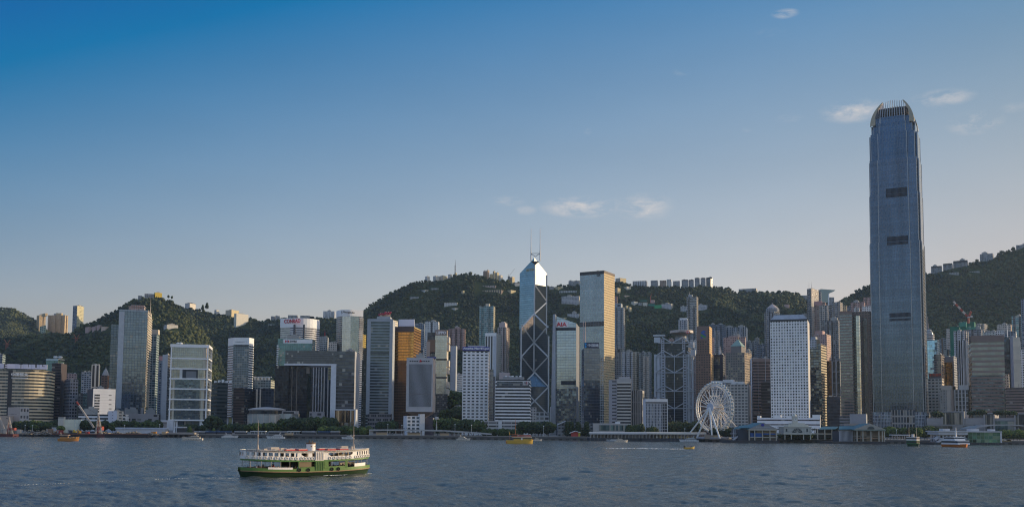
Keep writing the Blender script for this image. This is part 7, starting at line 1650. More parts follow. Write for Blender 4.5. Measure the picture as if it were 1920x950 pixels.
r = small('tent','white peaked tent with a red and yellow front on the quay','tent',[('walls',plain('red_front',(.42,.05,.04),.7),1071,1084,809,814,1020,6)])
mb = MB(); a,m_,c_ = P(1068,811,1018),P(1079,806.8,1018),P(1089,810,1018); v = Vector((0,9,0))
for p_,q_ in ((a,m_),(m_,c_)): mb.face([p_,q_,q_ + v,p_ + v]); mb.face([p_ - Vector((0,0,.5)),q_ - Vector((0,0,.5)),q_,p_])
mb.build('roof',WHITE,r); mb = MB(); blockbox(mb,1084.2,1088,810.5,814,1020,5,z0=3.2); mb.build('side_panel',plain('yellow_front',(.45,.36,.06),.7),r)
r = small('glass_hall','low pale framed glass hall behind the long pier','building',[('frame',plain('hall_frame',(.40,.38,.36),.7),1112,1176.5,793,812,1034,20)])
mb = MB(); blockbox(mb,1123,1175,796.3,806.5,1033.7,.5,0,1.8,6); mb.build('glass_front',fac('hall_glass',(.08,.10,.10),(.07,.12,.13),wx=(.06,.94),wy=(.03,.97),metal=.5,rough=.08,var=.5,tilt=.04),r)
mb = MB(); blockbox(mb,1154,1163,790.5,793,1040,5); mb.build('roof_unit',WHITE,r)

# --- long public pier with a canopy
r = thing('long_pier','long low pier with a pale canopy roof on rows of columns','pier',(P(1210,826,985).x,985,2))
PC = plain('pier_canopy',(.44,.42,.40),.6); PL = plain('pier_canopy_pale',(.56,.50,.42),.55)
mb = MB()
for x0,x1,m in ((1104,1212,0),(1212,1322,1)):
    for k in range(6):      # gently curved canopy section
        t0,t1 = k / 6,(k + 1) / 6; f = lambda t: (math.cos(math.pi * (1 - t)) * 7,math.sin(math.pi * t) * 1.5)
        (o0,h0),(o1,h1) = f(t0),f(t1); a,c_ = P(x0,811.6,984),P(x1,812.6 if m else 812,978)
        mb.face([a + Vector((0,o0,h0)),c_ + Vector((0,o0,h0)),c_ + Vector((0,o1,h1)),a + Vector((0,o1,h1))],m)
    mb.face([P(x0,811.6,984) + Vector((0,7,-.1)),P(x1,812,978) + Vector((0,7,-.1)),P(x1,812,978) + Vector((0,-7,-.1)),P(x0,811.6,984) + Vector((0,-7,-.1))],m)
    a,c_ = P(x0,811.7,984),P(x1,812.7 if m else 812,978); o = Vector((0,-7.05,0)); d = Vector((0,0,-.9)); mb.face([a + o + d,c_ + o + d,c_ + o + Vector((0,0,.1)),a + o + Vector((0,0,.1))],m)
mb.build('canopy',[PC,PL],r)
for k in range(30):
    x = 1107 + k * 6.55; mb = MB(); a = P(x,820,979); zt = P(x,812.5,979).z; mb.box((a.x,a.y,3),(1.0,.8,zt - 3)); mb.bar((a.x + .3,a.y,zt - 1.6),(a.x + 1.6,a.y,zt - .3),.35,0,5); mb.build('column',PL if x > 1225 else PC,r)
mb = MB(); blockbox(mb,1104,1206,820.5,830,976,20,0,4,9,z0=-1.5); blockbox(mb,1203,1322,821.5,832,970,20,0,4,9,z0=-1.5); mb.build('deck',fac('pier_fender',(.045,.05,.06),(.09,.085,.08),wx=(.35,.5),wy=(0,1),blinds=0,rough=.8),r)
mb = MB(); blockbox(mb,1106,1320,814,820.3,990,1,0,2.2,3); mb.build('back_screen',fac('pier_screen',(.20,.18,.17),(.32,.27,.22),wx=(.2,.85),wy=(.1,.9),blinds=.15,rough=.5,var=.6),r)
g = random.Random(11)
for k in range(26):   # ticket boards and railings read as small coloured panels along the deck
    x = 1228 + k * 3.6; 
    if g.random() < .5: continue
    mb = MB(); a = P(x,820.5,977); mb.box((a.x,a.y,3.4),(g.uniform(.8,1.6),.3,g.uniform(1,1.8))); mb.build('rail_board',plain(g.choice(['amber_board','orange_board','pale_board']),g.choice([(.6,.42,.12),(.55,.25,.08),(.55,.5,.42)]),.6),r)

# --- ferris wheel
Yw = 965; hub = P(1339.5,764,Yw); W = plain('wheel_white',(.78,.75,.70),.5,.1,var=.05)
q0,q1 = P(1339,718.5,Yw),P(1339,810,Yw); Rw = (q0.z - q1.z) / 2 * .985; base_z = 3.4
fw = thing('ferris_wheel','big white ferris wheel with enclosed cabins on slanted legs','ferris wheel',(hub.x,hub.y,base_z))
ax = Vector((-math.sin(R(56)),-math.cos(R(56)),0))
# axle points towards the harbour and to the left, so the wheel plane shows narrowed
ux = Vector((-ax.y,ax.x,0)); up = Vector((0,0,1)); nC = 42
def wp(t,r_,o=0.0): return hub + (ux * math.cos(t) + up * math.sin(t)) * r_ + ax * o
mb = MB()
for o in (-1.6,1.6):
    for rr_,rad in ((Rw,.42),(Rw - 2.6,.32)):
        for k in range(84): mb.bar(wp(k * 2 * math.pi / 84,rr_,o),wp((k + 1) * 2 * math.pi / 84,rr_,o),rad,0,5)
for k in range(84):
    t0,t1 = k * 2 * math.pi / 84,(k + 1) * 2 * math.pi / 84; mb.bar(wp(t0,Rw,-1.6),wp(t0,Rw,1.6),.22,0,4); mb.bar(wp(t0,Rw - 2.6,1.6),wp(t1,Rw,1.6),.18,0,4)
mb.build('rim',W,fw)
for k in range(21):
    mb = MB(); t = k * 2 * math.pi / 21 + .05
    for o,oh in ((-1.6,-4.5),(1.6,4.5)): mb.bar(wp(t,2.0,oh),wp(t,Rw - 2.6,o),.34,0,5,.26)
    mb.bar(wp(t,Rw * .5,-3),wp(t,Rw * .5,3),.15,0,4); mb.build('spoke',W,fw)
CABM = [plain('cabin_white',(.62,.64,.62),.35),plain('cabin_glass',(.14,.18,.18),.15)]
cme = None
for k in range(nC):
    t = k * 2 * math.pi / nC; c_ = wp(t,Rw + .8,0)
    if cme is None:
        mb = MB(); mb.lathe((0,0,0),[(.35,-1.25),(1.2,-1.05),(1.45,-.35)],10,0); mb.lathe((0,0,0),[(1.45,-.35),(1.4,.5)],10,1); mb.lathe((0,0,0),[(1.4,.5),(1.0,1.1),(.3,1.3)],10,0); o = mb.build('cabin',CABM); cme = o.data
    else: o = link(bpy.data.objects.new('cabin',cme))
    o.parent = fw; o.location = c_ - Vector(fw.location)
mb = MB(); 
for s,rad in ((1,4.0),):
    c_ = hub + ax * 6.2; pr_ = [c_ + (ux * math.cos(k * math.pi / 12) + up * math.sin(k * math.pi / 12)) * 4.6 for k in range(24)]; bk = [p_ - ax * .8 for p_ in pr_]
    mb.face(pr_); mb.face(bk[::-1]); 
    for k in range(24): mb.face([bk[k],bk[(k + 1) % 24],pr_[(k + 1) % 24],pr_[k]])
mb.build('hub_disc',plain('hub_disc',(.52,.54,.60),.5),fw)
mb = MB(); mb.bar(hub - ax * 8,hub + ax * 5.6,1.7,0,14); mb.bar(hub - ax * 8.6,hub - ax * 7.6,4.2,0,20); mb.build('axle',plain('axle_cream',(.60,.52,.44),.5),fw)
for o,sp in ((6.6,(-27,-12,9,19)),(-8.2,(-17,-6,8,26))):
    for s in sp:
        mb = MB(); a = hub + ax * o; f_ = Vector((hub.x,hub.y,base_z)) + ux * s + ax * (o * 1.9); mb.bar(a,f_,.95,0,8,.8); mb.build('leg',W if o > 0 else plain('axle_cream',(.6,.52,.44),.5),fw)
mb = MB(); mb.lathe((hub.x,hub.y,base_z - .6),[(17,0),(17,1.6),(16,2.0)],20); mb.build('platform',plain('platform_grey',(.30,.29,.30),.8),fw)
mb = MB(); blockbox(mb,1322,1352,815,822,950,3,0); o_ = mb.build('booth',plain('booth_tan',(.34,.26,.2),.8),fw)
mb = MB(); blockbox(mb,1338.5,1345,817.5,820.5,949.5,.6,0); mb.build('booth_sign',plain('orange_board',(.55,.25,.08),.6),fw)

# --- gabled piers and the clock building
TEAL = plain('teal_roof',(.045,.135,.17),.55,var=.15); CRE = plain('pier_cream',(.42,.39,.32),.7); PG = plain('pier_grey',(.20,.20,.21),.8)
def gable_roof(r,x0,x1,ye,yp,Y,dep,roofm,gabm,name='gable'):
    a,m_,c_ = P(x0,ye,Y),P((x0 + x1) / 2,yp,Y),P(x1,ye,Y); v = Vector((0,dep,0)); mb = MB()
    mb.face([a,c_,m_],0); mb.face([a - Vector((.8,0,.3)),m_,m_ + v,a + v - Vector((.8,0,.3))][::-1],1); mb.face([m_,c_ + Vector((.8,0,-.3)),c_ + v + Vector((.8,0,-.3)),m_ + v][::-1],1)
    mb.face([c_ + v,a + v,m_ + v],0); mb.face([a,a + v,c_ + v,c_],0); return mb.build(name,[gabm,roofm],r)
Yp = 905
r = thing('ferry_pier','left gabled pier with a blue roofed wing and a blue band','pier',(P(1416,826,Yp).x,Yp,2))
gable_roof(r,1403,1459,804,791.5,Yp,40,TEAL,plain('pediment',(.27,.265,.26),.8))
mb = MB(); blockbox(mb,1404,1457.5,804,806,Yp - .6,38); mb.build('eaves',CRE,r)
mb = MB(); blockbox(mb,1406,1456,806,824,Yp + 3,32,0,6.5,5); mb.build('hall',fac('pier_hall',(.16,.15,.14),(.07,.065,.06),wx=(.1,.9),wy=(.15,.9),blinds=.25,blindcol=(.40,.32,.18),var=.6),r)
for x in (1405,1415.5,1430,1444,1456): mb = MB(); blockbox(mb,x - .8,x + .8,806,826,Yp,1.2); mb.build('column',CRE,r)
mb = MB(); blockbox(mb,1407,1455,811.5,814,Yp + 1.5,1.2); blockbox(mb,1407,1429.5,814,818,Yp + 2,.5); mb.build('blue_band',plain('blue_band',(.03,.11,.34),.6),r)
mb = MB(); blockbox(mb,1406,1456,818.2,820,Yp + 1,1); mb.build('floor_beam',CRE,r)
mb = MB(); blockbox(mb,1385,1404,804,826,Yp + 6,30); mb.build('left_wing',plain('wing_blue_grey',(.045,.055,.075),.7),r)
mb = MB(); a,c_ = P(1383,802,Yp + 4),P(1406,801.5,Yp + 4); t_,u_ = P(1386,797,Yp + 20),P(1414,795,Yp + 20); mb.face([a,c_,u_,t_]); mb.face([t_,u_,u_ + Vector((0,16,-3)),t_ + Vector((0,16,-3))]); mb.build('wing_roof',TEAL,r)
mb = MB(); a,c_ = P(1374,804.5,Yp + 12),P(1386,803,Yp + 12); t_,u_ = P(1380,799,Yp + 26),P(1392,799,Yp + 26); mb.face([a,c_,u_,t_]); mb.build('lower_roof',TEAL,r)
mb = MB(); 
for x in (1375,1378,1383): blockbox(mb,x,x + 1,804,826,Yp + 13,1)
blockbox(mb,1374,1386,812,813,Yp + 12.5,12); blockbox(mb,1374,1386,819,820,Yp + 12.5,12); mb.build('stair_landing',PALE,r)
mb = MB(); mb.beam(P(1374,824,Yp + 10),P(1386,816,Yp + 10),1.4,1.5,(0,-1,0)); mb.build('stair',PALE,r)
mb = MB(); q = P(1430,796,Yp - .5); 
pts = [Vector((q.x + 1.6 * math.cos(k * math.pi / 6),q.y - .12,q.z + 1.3 * math.sin(k * math.pi / 6))) for k in range(12)]; mb.face(pts[::-1]); mb.build('roundel',BLUEL,r)
for k in range(7): mb = MB(); blockbox(mb,1418 + k * 3.8,1420.4 + k * 3.8,799,801.4,Yp - .15,.2); mb.build('gable_vent',PG,r)
mb = MB(); blockbox(mb,1368,1460,825,833,Yp - 4,44,0,5,9,z0=-1.5); mb.build('deck',plain('pier_deck_dark',(.05,.05,.055),.85),r)

r = thing('clock_building','cream pier building with a clock turret and an arched fanlight','building',(P(1496,818,930).x,930,3))
CB = fac('clock_cream',(.58,.57,.50),(.40,.40,.36),wx=(.04,.96),wy=(.03,.97),blinds=0,rough=.6,var=.08,tilt=0); CBT = plain('clock_cream_plain',(.54,.52,.44),.7)
mb = MB(); blockbox(mb,1470,1521.5,799.5,813,930,18,0,3,3); mb.build('walls',CB,r)
mb = MB(); blockbox(mb,1477,1516,795.5,799.5,931,14); blockbox(mb,1484,1509,792.5,795.5,932,10); blockbox(mb,1468.5,1522.5,799,800.2,929.4,19); blockbox(mb,1469,1522,811.4,813.6,929.2,19); mb.build('parapet',CBT,r)
tq = P(1491.5,795,933); tw = MB(); ts = (P(1496,795,933).x - P(1487.3,795,933).x); tw.box((tq.x,tq.y + ts / 2,tq.z - 2),(ts,ts,P(1491,780.5,933).z - tq.z + 2)); tr = tw.build('clock_turret',[CBT],r)
tw = MB(); zt = P(1491,780.5,933).z; tw.box((tq.x,tq.y + ts / 2,zt),(ts * 1.15,ts * 1.15,.5)); tw.lathe((tq.x,tq.y + ts / 2,zt + .5),[(ts * .5,0),(ts * .42,.9),(ts * .2,1.7),(.1,2.6)],8); tw.build('turret_cap',CBT,tr)
fc = MB(); q = P(1491.5,786,933); fc.face([Vector((q.x + 1.55 * math.cos(k * math.pi / 12),932.85,q.z + 1.55 * math.sin(k * math.pi / 12))) for k in range(24)],0); 
fc.beam((q.x,932.8,q.z),(q.x + .75,932.8,q.z + .5),.22,.05,(0,-1,0),1); fc.beam((q.x,932.8,q.z),(q.x,932.8,q.z + 1.25),.18,.05,(0,-1,0),1); fc.build('clock_face',[plain('clock_white',(.62,.62,.60),.5),BLACKL],tr)
fa = MB(); q = P(1495,810.5,929.8); ra = P(1504.5,810,929.8).x - q.x; fa.face([q] + [Vector((q.x + ra * math.cos(k * math.pi / 16),q.y,q.z + ra * .86 * math.sin(k * math.pi / 16))) for k in range(17)],0)
for k in (3,6,8,10,13): fa.beam((q.x,q.y - .1,q.z),(q.x + ra * math.cos(k * math.pi / 16),q.y - .1,q.z + ra * .86 * math.sin(k * math.pi / 16)),.22,.06,(0,-1,0),1)
fa.build('fanlight',[plain('fanlight_glass',(.06,.075,.08),.15),CBT],r)
for x in (1475,1513.5): mb = MB(); blockbox(mb,x - 1.3,x + 1.3,803,808.5,929.8,.3); mb.build('window',plain('fanlight_glass',(.06,.075,.08),.15),r)
for x in (1472,1484,1507,1520): mb = MB(); blockbox(mb,x - .7,x + .7,813,820,930,1.2,z0=3.2); mb.build('column',CBT,r)
r = thing('colonnade','teal roofed colonnade between the clock building and the right gabled pier','building',(P(1550,820,935).x,935,3))
mb = MB(); a,c_ = P(1535,804.5,934),P(1577,803.5,934); t_,u_ = P(1541,799,946),P(1574,799,946); mb.face([a,c_,u_,t_]); mb.face([t_,u_,u_ + Vector((0,12,-4)),t_ + Vector((0,12,-4))]); mb.build('roof',TEAL,r)
for x in (1533.5,1547,1560.5,1573): mb = MB(); blockbox(mb,x - .7,x + .7,804,821,935,1.1,z0=3.2); mb.build('column',CBT,r)
mb = MB(); blockbox(mb,1458,1577,811.5,813,937,2); mb.build('upper_floor',CBT,r); mb = MB(); blockbox(mb,1530,1576,805,820,945,1); mb.build('back_wall',DRK,r)

Yp = 895
r = thing('ferry_pier','right gabled pier with a teal roof and rows of cream columns','pier',(P(1620,828,Yp).x,Yp,2))
gable_roof(r,1601,1660.5,804.5,793,Yp,40,TEAL,plain('pediment_cream',(.34,.32,.28),.8))
fa = MB(); q = P(1633,804,Yp - .3); ra = P(1639.5,804,Yp).x - q.x; fa.face([q] + [Vector((q.x + ra * math.cos(k * math.pi / 16),q.y,q.z + ra * .8 * math.sin(k * math.pi / 16))) for k in range(17)]); fa.build('fanlight',plain('fanlight_glass',(.06,.075,.08),.15),r)
mb = MB(); blockbox(mb,1602,1661,804.5,806.8,Yp - .6,38); mb.build('eaves',plain('eave_green',(.16,.20,.17),.7),r)
mb = MB(); blockbox(mb,1603,1658,807,827,Yp + 4,30,0,5,5); mb.build('hall',fac('pier_hall2',(.20,.17,.13),(.10,.085,.06),wx=(.08,.92),wy=(.12,.9),blinds=.3,blindcol=(.38,.30,.20),var=.7),r)
for x in (1607.5,1618.5,1633.5,1648.5,1655,1659): mb = MB(); blockbox(mb,x - .8,x + .8,806.8,828,Yp,1.2); mb.build('column',CRE,r)
mb = MB(); blockbox(mb,1604,1660,820,821.5,Yp + 1,1.2); mb.build('floor_beam',plain('brown_beam',(.30,.20,.13),.8),r)
mb = MB(); blockbox(mb,1574,1604,808,828,Yp + 12,20); mb.build('left_hall',plain('wing_blue_grey',(.045,.055,.075),.7),r)
for k in range(14): x = 1574 + k * 2.2; mb = MB(); blockbox(mb,x,x + .9,806,828,Yp + 8,.8); mb.build('slim_column',PALE,r)
mb = MB(); a,c_ = P(1572,804.6,Yp + 6),P(1606,803.6,Yp + 6); t_,u_ = P(1574,798,Yp + 24),P(1618,797.5,Yp + 24); mb.face([a,c_,u_,t_]); mb.face([t_,u_,u_ + Vector((0,14,-4)),t_ + Vector((0,14,-4))]); mb.build('wing_roof',TEAL,r)
mb = MB(); blockbox(mb,1592,1622,793,797.5,Yp + 24,14); mb.build('upper_roof',plain('upper_roof_tan',(.34,.28,.24),.8),r)
mb = MB(); blockbox(mb,1560,1663,827,835,Yp - 4,44,0,5,9,z0=-1.5); mb.build('deck',plain('pier_deck_dark',(.05,.05,.055),.85),r)
r = small('shelter','pale flat walkway shelter right of the right gabled pier','shelter',[('roof',PALE,1672,1707,814,815.8,950,7)]); mb = MB(); posts(mb,1674,1705,8,821,815.8,953,.5); mb.build('posts',STL,r)
mb = MB(); blockbox(mb,1672,1706,817,822,960,1,0,2,2); mb.build('back_screen',fac('crowd_screen',(.10,.09,.085),(.30,.26,.22),wx=(.2,.7),wy=(.2,.8),blinds=0,rough=.6,var=.8),r)
Yp = 885
r = thing('ferry_pier','white pier hall with a green glass end at the right of the waterfront','pier',(P(1818,828,Yp).x,Yp,2))
mb = MB(); blockbox(mb,1760,1815,808.5,814,Yp,24); mb.build('upper_wall',plain('white_pier',(.54,.54,.55),.7),r)
mb = MB(); blockbox(mb,1762,1816,814,828,Yp + 2,20,0,3.4,3.6); mb.build('hall',fac('white_arcade',(.46,.46,.47),(.035,.035,.04),wx=(.2,.8),wy=(.1,.75),blinds=.05),r)
mb = MB(); blockbox(mb,1816,1877,810,829,Yp,24,0,3.6,3.6); mb.build('glass_hall',fac('green_hall_glass',(.16,.22,.17),(.07,.15,.10),wx=(.06,.95),wy=(.06,.95),metal=.45,rough=.12,var=.8,tilt=.04,blinds=.12,blindcol=(.24,.32,.2)),r)
mb = MB(); blockbox(mb,1759,1879,807.4,809,Yp - 1,27); blockbox(mb,1768,1781,803,807.4,Yp + 6,8); blockbox(mb,1820,1836,803.5,807.4,Yp + 6,8); blockbox(mb,1857,1866,804,807.4,Yp + 8,6); blockbox(mb,1876,1879,809,830,Yp - .5,24); mb.build('roof',plain('white_pier',(.54,.54,.55),.7),r)
mb = MB(); mb.beam(P(1752,823,Yp + 4),P(1768,814,Yp + 4),2.2,2,(0,-1,0)); mb.beam(P(1756,829,Yp + 2),P(1770,822,Yp + 2),1.4,2,(0,-1,0)); mb.build('stair',PALE,r)
mb = MB(); blockbox(mb,1752,1880,829,837.5,Yp - 4,34,0,2.5,9,z0=-1.5); mb.build('deck',fac('pier_fender2',(.04,.045,.05),(.085,.08,.075),wx=(.4,.55),wy=(0,1),blinds=0,rough=.8),r)
r = small('hut','low olive hut with a curved roof at the right end of the quay','hut',[('walls',plain('olive_wall',(.24,.20,.10),.8),1880,1897,826,833,905,8)])
mb = MB(); 
for k in range(6):
    t0,t1 = math.pi * k / 6,math.pi * (k + 1) / 6; a,c_ = P(1888.5 - 9 * math.cos(t0),826 - 3 * math.sin(t0),904),P(1888.5 - 9 * math.cos(t1),826 - 3 * math.sin(t1),904); mb.face([a,c_,c_ + Vector((0,9,0)),a + Vector((0,9,0))])
mb.build('roof',plain('olive_roof',(.30,.25,.14),.7),r)
# lamp posts along the quay
for i,(x,yt,lb) in enumerate(((46.5,797,'left lamp post before the dark trees under the beige slab'),(60.5,798,'right lamp post before the dark trees under the beige slab'),(233,797,'lamp post before the slate tower podium'),(299,796,'lamp post by the small white annex'),(727,796,'lamp post beside the red aerial tower trees'),(753.5,797,'lamp post left of the block of square windows'),(853,796,'lamp post right of the radar dome pole'),(884,797,'lamp post below the blue name band tower'),(1019,799,'lamp post at the foot of the angular mast tower'),(1284,804,'lamp post in front of the trees left of the ferris wheel'),(1681,806,'lamp post behind the walkway shelter'))):
    q = P(x,812,1015 if x < 1250 else 965); r = thing('lamp_post',lb,'lamp post',(q.x,q.y,3.2)); zt = P(x,yt,q.y).z; mb = MB(); mb.bar((q.x,q.y,3.2),(q.x,q.y,zt),.22,0,6,.14); mb.build('pole',STL,r); mb = MB(); mb.lathe((q.x,q.y,zt),[(.15,0),(.6,.25),(.55,.6),(.1,.8)],8); mb.build('lamp_head',WHITE,r)
# ================================================================== boats
def onwater(px,py):
    d = ray(px,py); t = (-CAM.z + .15) / d.z; return CAM + d * t
def heading_axes(h): return Vector((math.cos(h),math.sin(h),0)),Vector((-math.sin(h),math.cos(h),0))
class Boat:
    """Boat frame: x forward, y to port, z up from the waterline."""
    def __init__(s,name,label,cat,px0,px1,py,h,group=None):
        c = onwater((px0 + px1) / 2,py); s.c = Vector((c.x,c.y,0)); s.h = h; s.fx,s.fy = heading_axes(h)
        al = math.atan2(c.x,c.y); p = Vector((math.cos(al),-math.sin(al),0)); wm = (px1 - px0) / F * c.y / 1.0
        s.L = wm / max(.25,abs(s.fx.dot(p)) + .18 * abs(s.fy.dot(p))) ; s.root = thing(name,label,cat,s.c,group)
    def w(s,x,y,z): return s.c + s.fx * x + s.fy * y + Vector((0,0,z))
    def build(s,mb,name,mats,parent=None,smooth=False):
        m2 = MB(); m2.v = [tuple(s.w(*v)) for v in mb.v]; m2.f,m2.m,m2.uv = mb.f,mb.m,mb.uv
        return m2.build(name,mats,parent or s.root,smooth)
def hull_mb(L,B,H,bow=.5,sheer=.5,stern=.85,rake=.08,double=False,mat=0,top=None,draft=.5,ns=24):
    """Lofted hull, bow at +x; returns builder and half breadth function."""
    def hb(t):      # t from -1 (stern) to 1 (bow)
        f = 1 - max(0,(t - (1 - 2 * bow)) / (2 * bow)) ** 2.2 if not double else (1 - abs(t) ** 3.2) ** .62
        if not double and t < -.6: f *= stern + (1 - stern) * min(1,(t + 1) / .4)
        return max(.015,f) * B / 2
    def dz(t): return H + sheer * (max(0,t) ** 2 if not double else t * t)
    mb = MB(); rows = []
    for i in range(ns + 1):
        t = -1 + 2 * i / ns; b = hb(t); z = dz(t); x = t * L / 2; fl = max(0,t) ** 2 if not double else abs(t) ** 3 * (1 if t > 0 else -1)
        rk = rake * L * (fl if double else max(0,t) ** 3)
        rows.append([(x - rk,y * b * .72,-draft) if abs(y) else None for y in (1,)] and [(x - rk * 1.0,b * .55,-draft),(x - rk * .6,b * .86,.1),(x,b,z),(x,-b,z),(x - rk * .6,-b * .86,.1),(x - rk * 1.0,-b * .55,-draft)])
    for a,b in zip(rows[:-1],rows[1:]):
        for k in range(5):
            if k == 2: mb.face([a[2],a[3],b[3],b[2]],mat if top is None else top)
            else: mb.face([a[k],a[k + 1],b[k + 1],b[k]][::-1],mat)
    mb.face(rows[0],mat); mb.face(rows[-1][::-1],mat)
    return mb,hb,dz
BW = plain('boat_white',(.68,.67,.65),.35,var=.05); BG = plain('boat_glass',(.02,.025,.03),.08); BD = plain('boat_dark',(.03,.03,.035),.6)
def cabin(bt,x0,x1,w_,z0,z1,name,mats,rake0=.15,rake1=.5,win=True,parent=None):
    """Deckhouse with raked ends and a dark window band."""
    zs = [z0,z0 + (z1 - z0) * .42,z0 + (z1 - z0) * .82,z1] if win else [z0,z1]
    mb = MB(); H = z1 - z0
    for i in range(len(zs) - 1):
        a,b = zs[i],zs[i + 1]; m = 1 if (win and i == 1) else 0
        def ring(z): k = (z - z0) / H; return [(x0 + rake0 * H * k,-w_ / 2,z),(x1 - rake1 * H * k,-w_ / 2,z),(x1 - rake1 * H * k,w_ / 2,z),(x0 + rake0 * H * k,w_ / 2,z)]
        r0,r1 = ring(a),ring(b)
        for k in range(4): mb.face([r0[k],r0[(k + 1) % 4],r1[(k + 1) % 4],r1[k]],m)
    mb.face(ring(z1),0); return bt.build(mb,name,mats,parent)
def yacht(label,px0,px1,py,h,hullm=BW,cabm=BW,fly=True,group=None,hk=1.0,name='motor_yacht'):
    bt = Boat(name,label,'boat',px0,px1,py,h,group); L = bt.L; B = L * .25; H = L * .085 * hk
    mb,hb,dz = hull_mb(L,B,H,bow=.45,sheer=H * .45,rake=.09); bt.build(mb,'hull',[hullm])
    cabin(bt,-L * .38,L * .20,B * .78,H,H + L * .075 * hk,'cabin',[cabm,BG],.05,1.1)
    zt = H + L * .075 * hk
    if fly:
        cabin(bt,-L * .28,L * .06,B * .62,zt,zt + L * .05,'flybridge',[cabm,BG],.1,.9,win=True)
        mb = MB(); mb.bar((-L * .2,B * .25,zt + L * .05),(-L * .26,B * .25,zt + L * .11),L * .008,0,5); mb.bar((-L * .2,-B * .25,zt + L * .05),(-L * .26,-B * .25,zt + L * .11),L * .008,0,5); mb.box((-L * .25,0,zt + L * .105),(L * .07,B * .6,L * .012)); mb.bar((-L * .25,0,zt + L * .11),(-L * .27,0,zt + L * .2),L * .005,0,5); bt.build(mb,'radar_arch',[cabm])
    mb = MB(); n = 9
    for k in range(n):
        t = -.05 + .95 * k / (n - 1)
        for s in (-1,1):
            p_ = (t * L / 2,s * hb(t) * .95,dz(t)); mb.bar(p_,(p_[0],p_[1],p_[2] + L * .035),L * .003,0,4)
            if k < n - 1: t2 = -.05 + .95 * (k + 1) / (n - 1); mb.bar((p_[0],p_[1],p_[2] + L * .035),(t2 * L / 2,s * hb(t2) * .95,dz(t2) + L * .035),L * .003,0,4)
    bt.build(mb,'rail',[STL])
    mb = MB()
    for k in range(4): t = -.25 + k * .22; 
    for k in range(5):
        t = -.45 + k * .24
        for s in (-1,1): mb.box((t * L / 2,s * (hb(t) * .97),H * .5),(L * .035,B * .03,H * .22))
    bt.build(mb,'porthole',[BG]); return bt
WARM = plain('boat_cream',(.66,.58,.48),.4,var=.06)
yacht('cream white motor yacht lit by the sun below the white framed glass building',340,380,824,R(183),WARM,WARM)
yacht('white motor yacht moored left of the drum pavilion',416,447,819.6,R(8))
yacht('white motor yacht moored right of the drum pavilion',499,534,821.2,R(184),hk=1.1)
yacht('small white motor yacht above the right half of the green ferry',640,664,822,R(178),hk=1.2)
yacht('bright cream motor cruiser below the blue name band tower',856,883,824.6,R(-22),WARM,WARM,hk=1.25)
yacht('small low white boat moored left of the yellow junk',923,951,822,R(6),fly=False,hk=.8)
yacht('cream white cruiser just right of the yellow junk',1000,1017,825.5,R(15),WARM,WARM,hk=1.5)
yacht('grey white yacht with a blue bow moored left of the peaked tent',1029,1069,823.4,R(170),plain('boat_grey',(.40,.42,.45),.4),plain('boat_grey',(.4,.42,.45),.4))
yacht('grey white yacht moored right of the peaked tent',1073,1104,824.2,R(12),plain('boat_grey',(.4,.42,.45),.4),BW)
yacht('bluish white boat tucked behind the sunlit cruiser at the long pier',1136,1162,826.4,R(184),plain('boat_grey',(.4,.42,.45),.4),BW,fly=False)
yacht('sunlit cream cruiser with a raised bridge at the long pier',1152,1178,828,R(8),WARM,WARM,hk=1.3)
yacht('white motor yacht moored before the right end of the long pier',1273,1310,827.2,R(178))
# dark moored ferry by the colonnade
bt = Boat('harbour_ferry','dark hulled grey ferry moored left of the right gabled pier','boat',1561,1588,829.5,R(3)); L = bt.L
mb,hb,dz = hull_mb(L,L * .3,1.6,double=True,sheer=.3); bt.build(mb,'hull',[BD]); cabin(bt,-L * .42,L * .42,L * .24,1.6,3.9,'lower_cabin',[plain('ferry_dim',(.16,.17,.17),.6),BG],.1,.1); cabin(bt,-L * .40,L * .40,L * .24,3.9,6.6,'upper_cabin',[plain('ferry_grey',(.34,.35,.36),.5),BG],.2,.2)
mb = MB(); mb.lathe((0,0,6.6),[(.9,0),(.9,1.6)],10); bt.build(mb,'funnel',[plain('ferry_grey',(.34,.35,.36),.5)])
# small approaching double deck ferry with twin masts
bt = Boat('harbour_ferry','small white and green double deck ferry with twin masts coming towards us','boat',1699,1725,835.5,R(-62)); L = bt.L * .9; B = L * .36
FGN = plain('ferry_green',(.02,.12,.035),.5,var=.1); FWH = plain('ferry_white',(.66,.62,.56),.5,var=.08)
mb,hb,dz = hull_mb(L,B,1.9,double=True,sheer=.6); bt.build(mb,'hull',[plain('ferry_green_hull',(.015,.055,.02),.5)])
for z0,z1,nm in ((1.9,4.2,'lower_deck'),(4.6,7.2,'upper_deck')): cabin(bt,-L * .44,L * .44,B * .86,z0,z1,nm,[FWH if z0 > 2 else FGN,BG],.05,.05)
mb = MB(); mb.box((0,0,4.2),(L * .94,B * .95,.4)); bt.build(mb,'deck_band',[FGN]); mb = MB(); mb.box((0,0,7.2),(L * .92,B * .92,.3)); bt.build(mb,'roof',[FWH])
mb = MB(); mb.lathe((0,0,7.5),[(1.1,0),(1.1,2.2)],12); bt.build(mb,'funnel',[FWH])
for s in (-1,1): mb = MB(); mb.bar((s * L * .32,0,7.4),(s * L * .32,0,15),.22,0,6,.12); bt.build(mb,'mast',[plain('mast_tan',(.5,.38,.28),.6)])
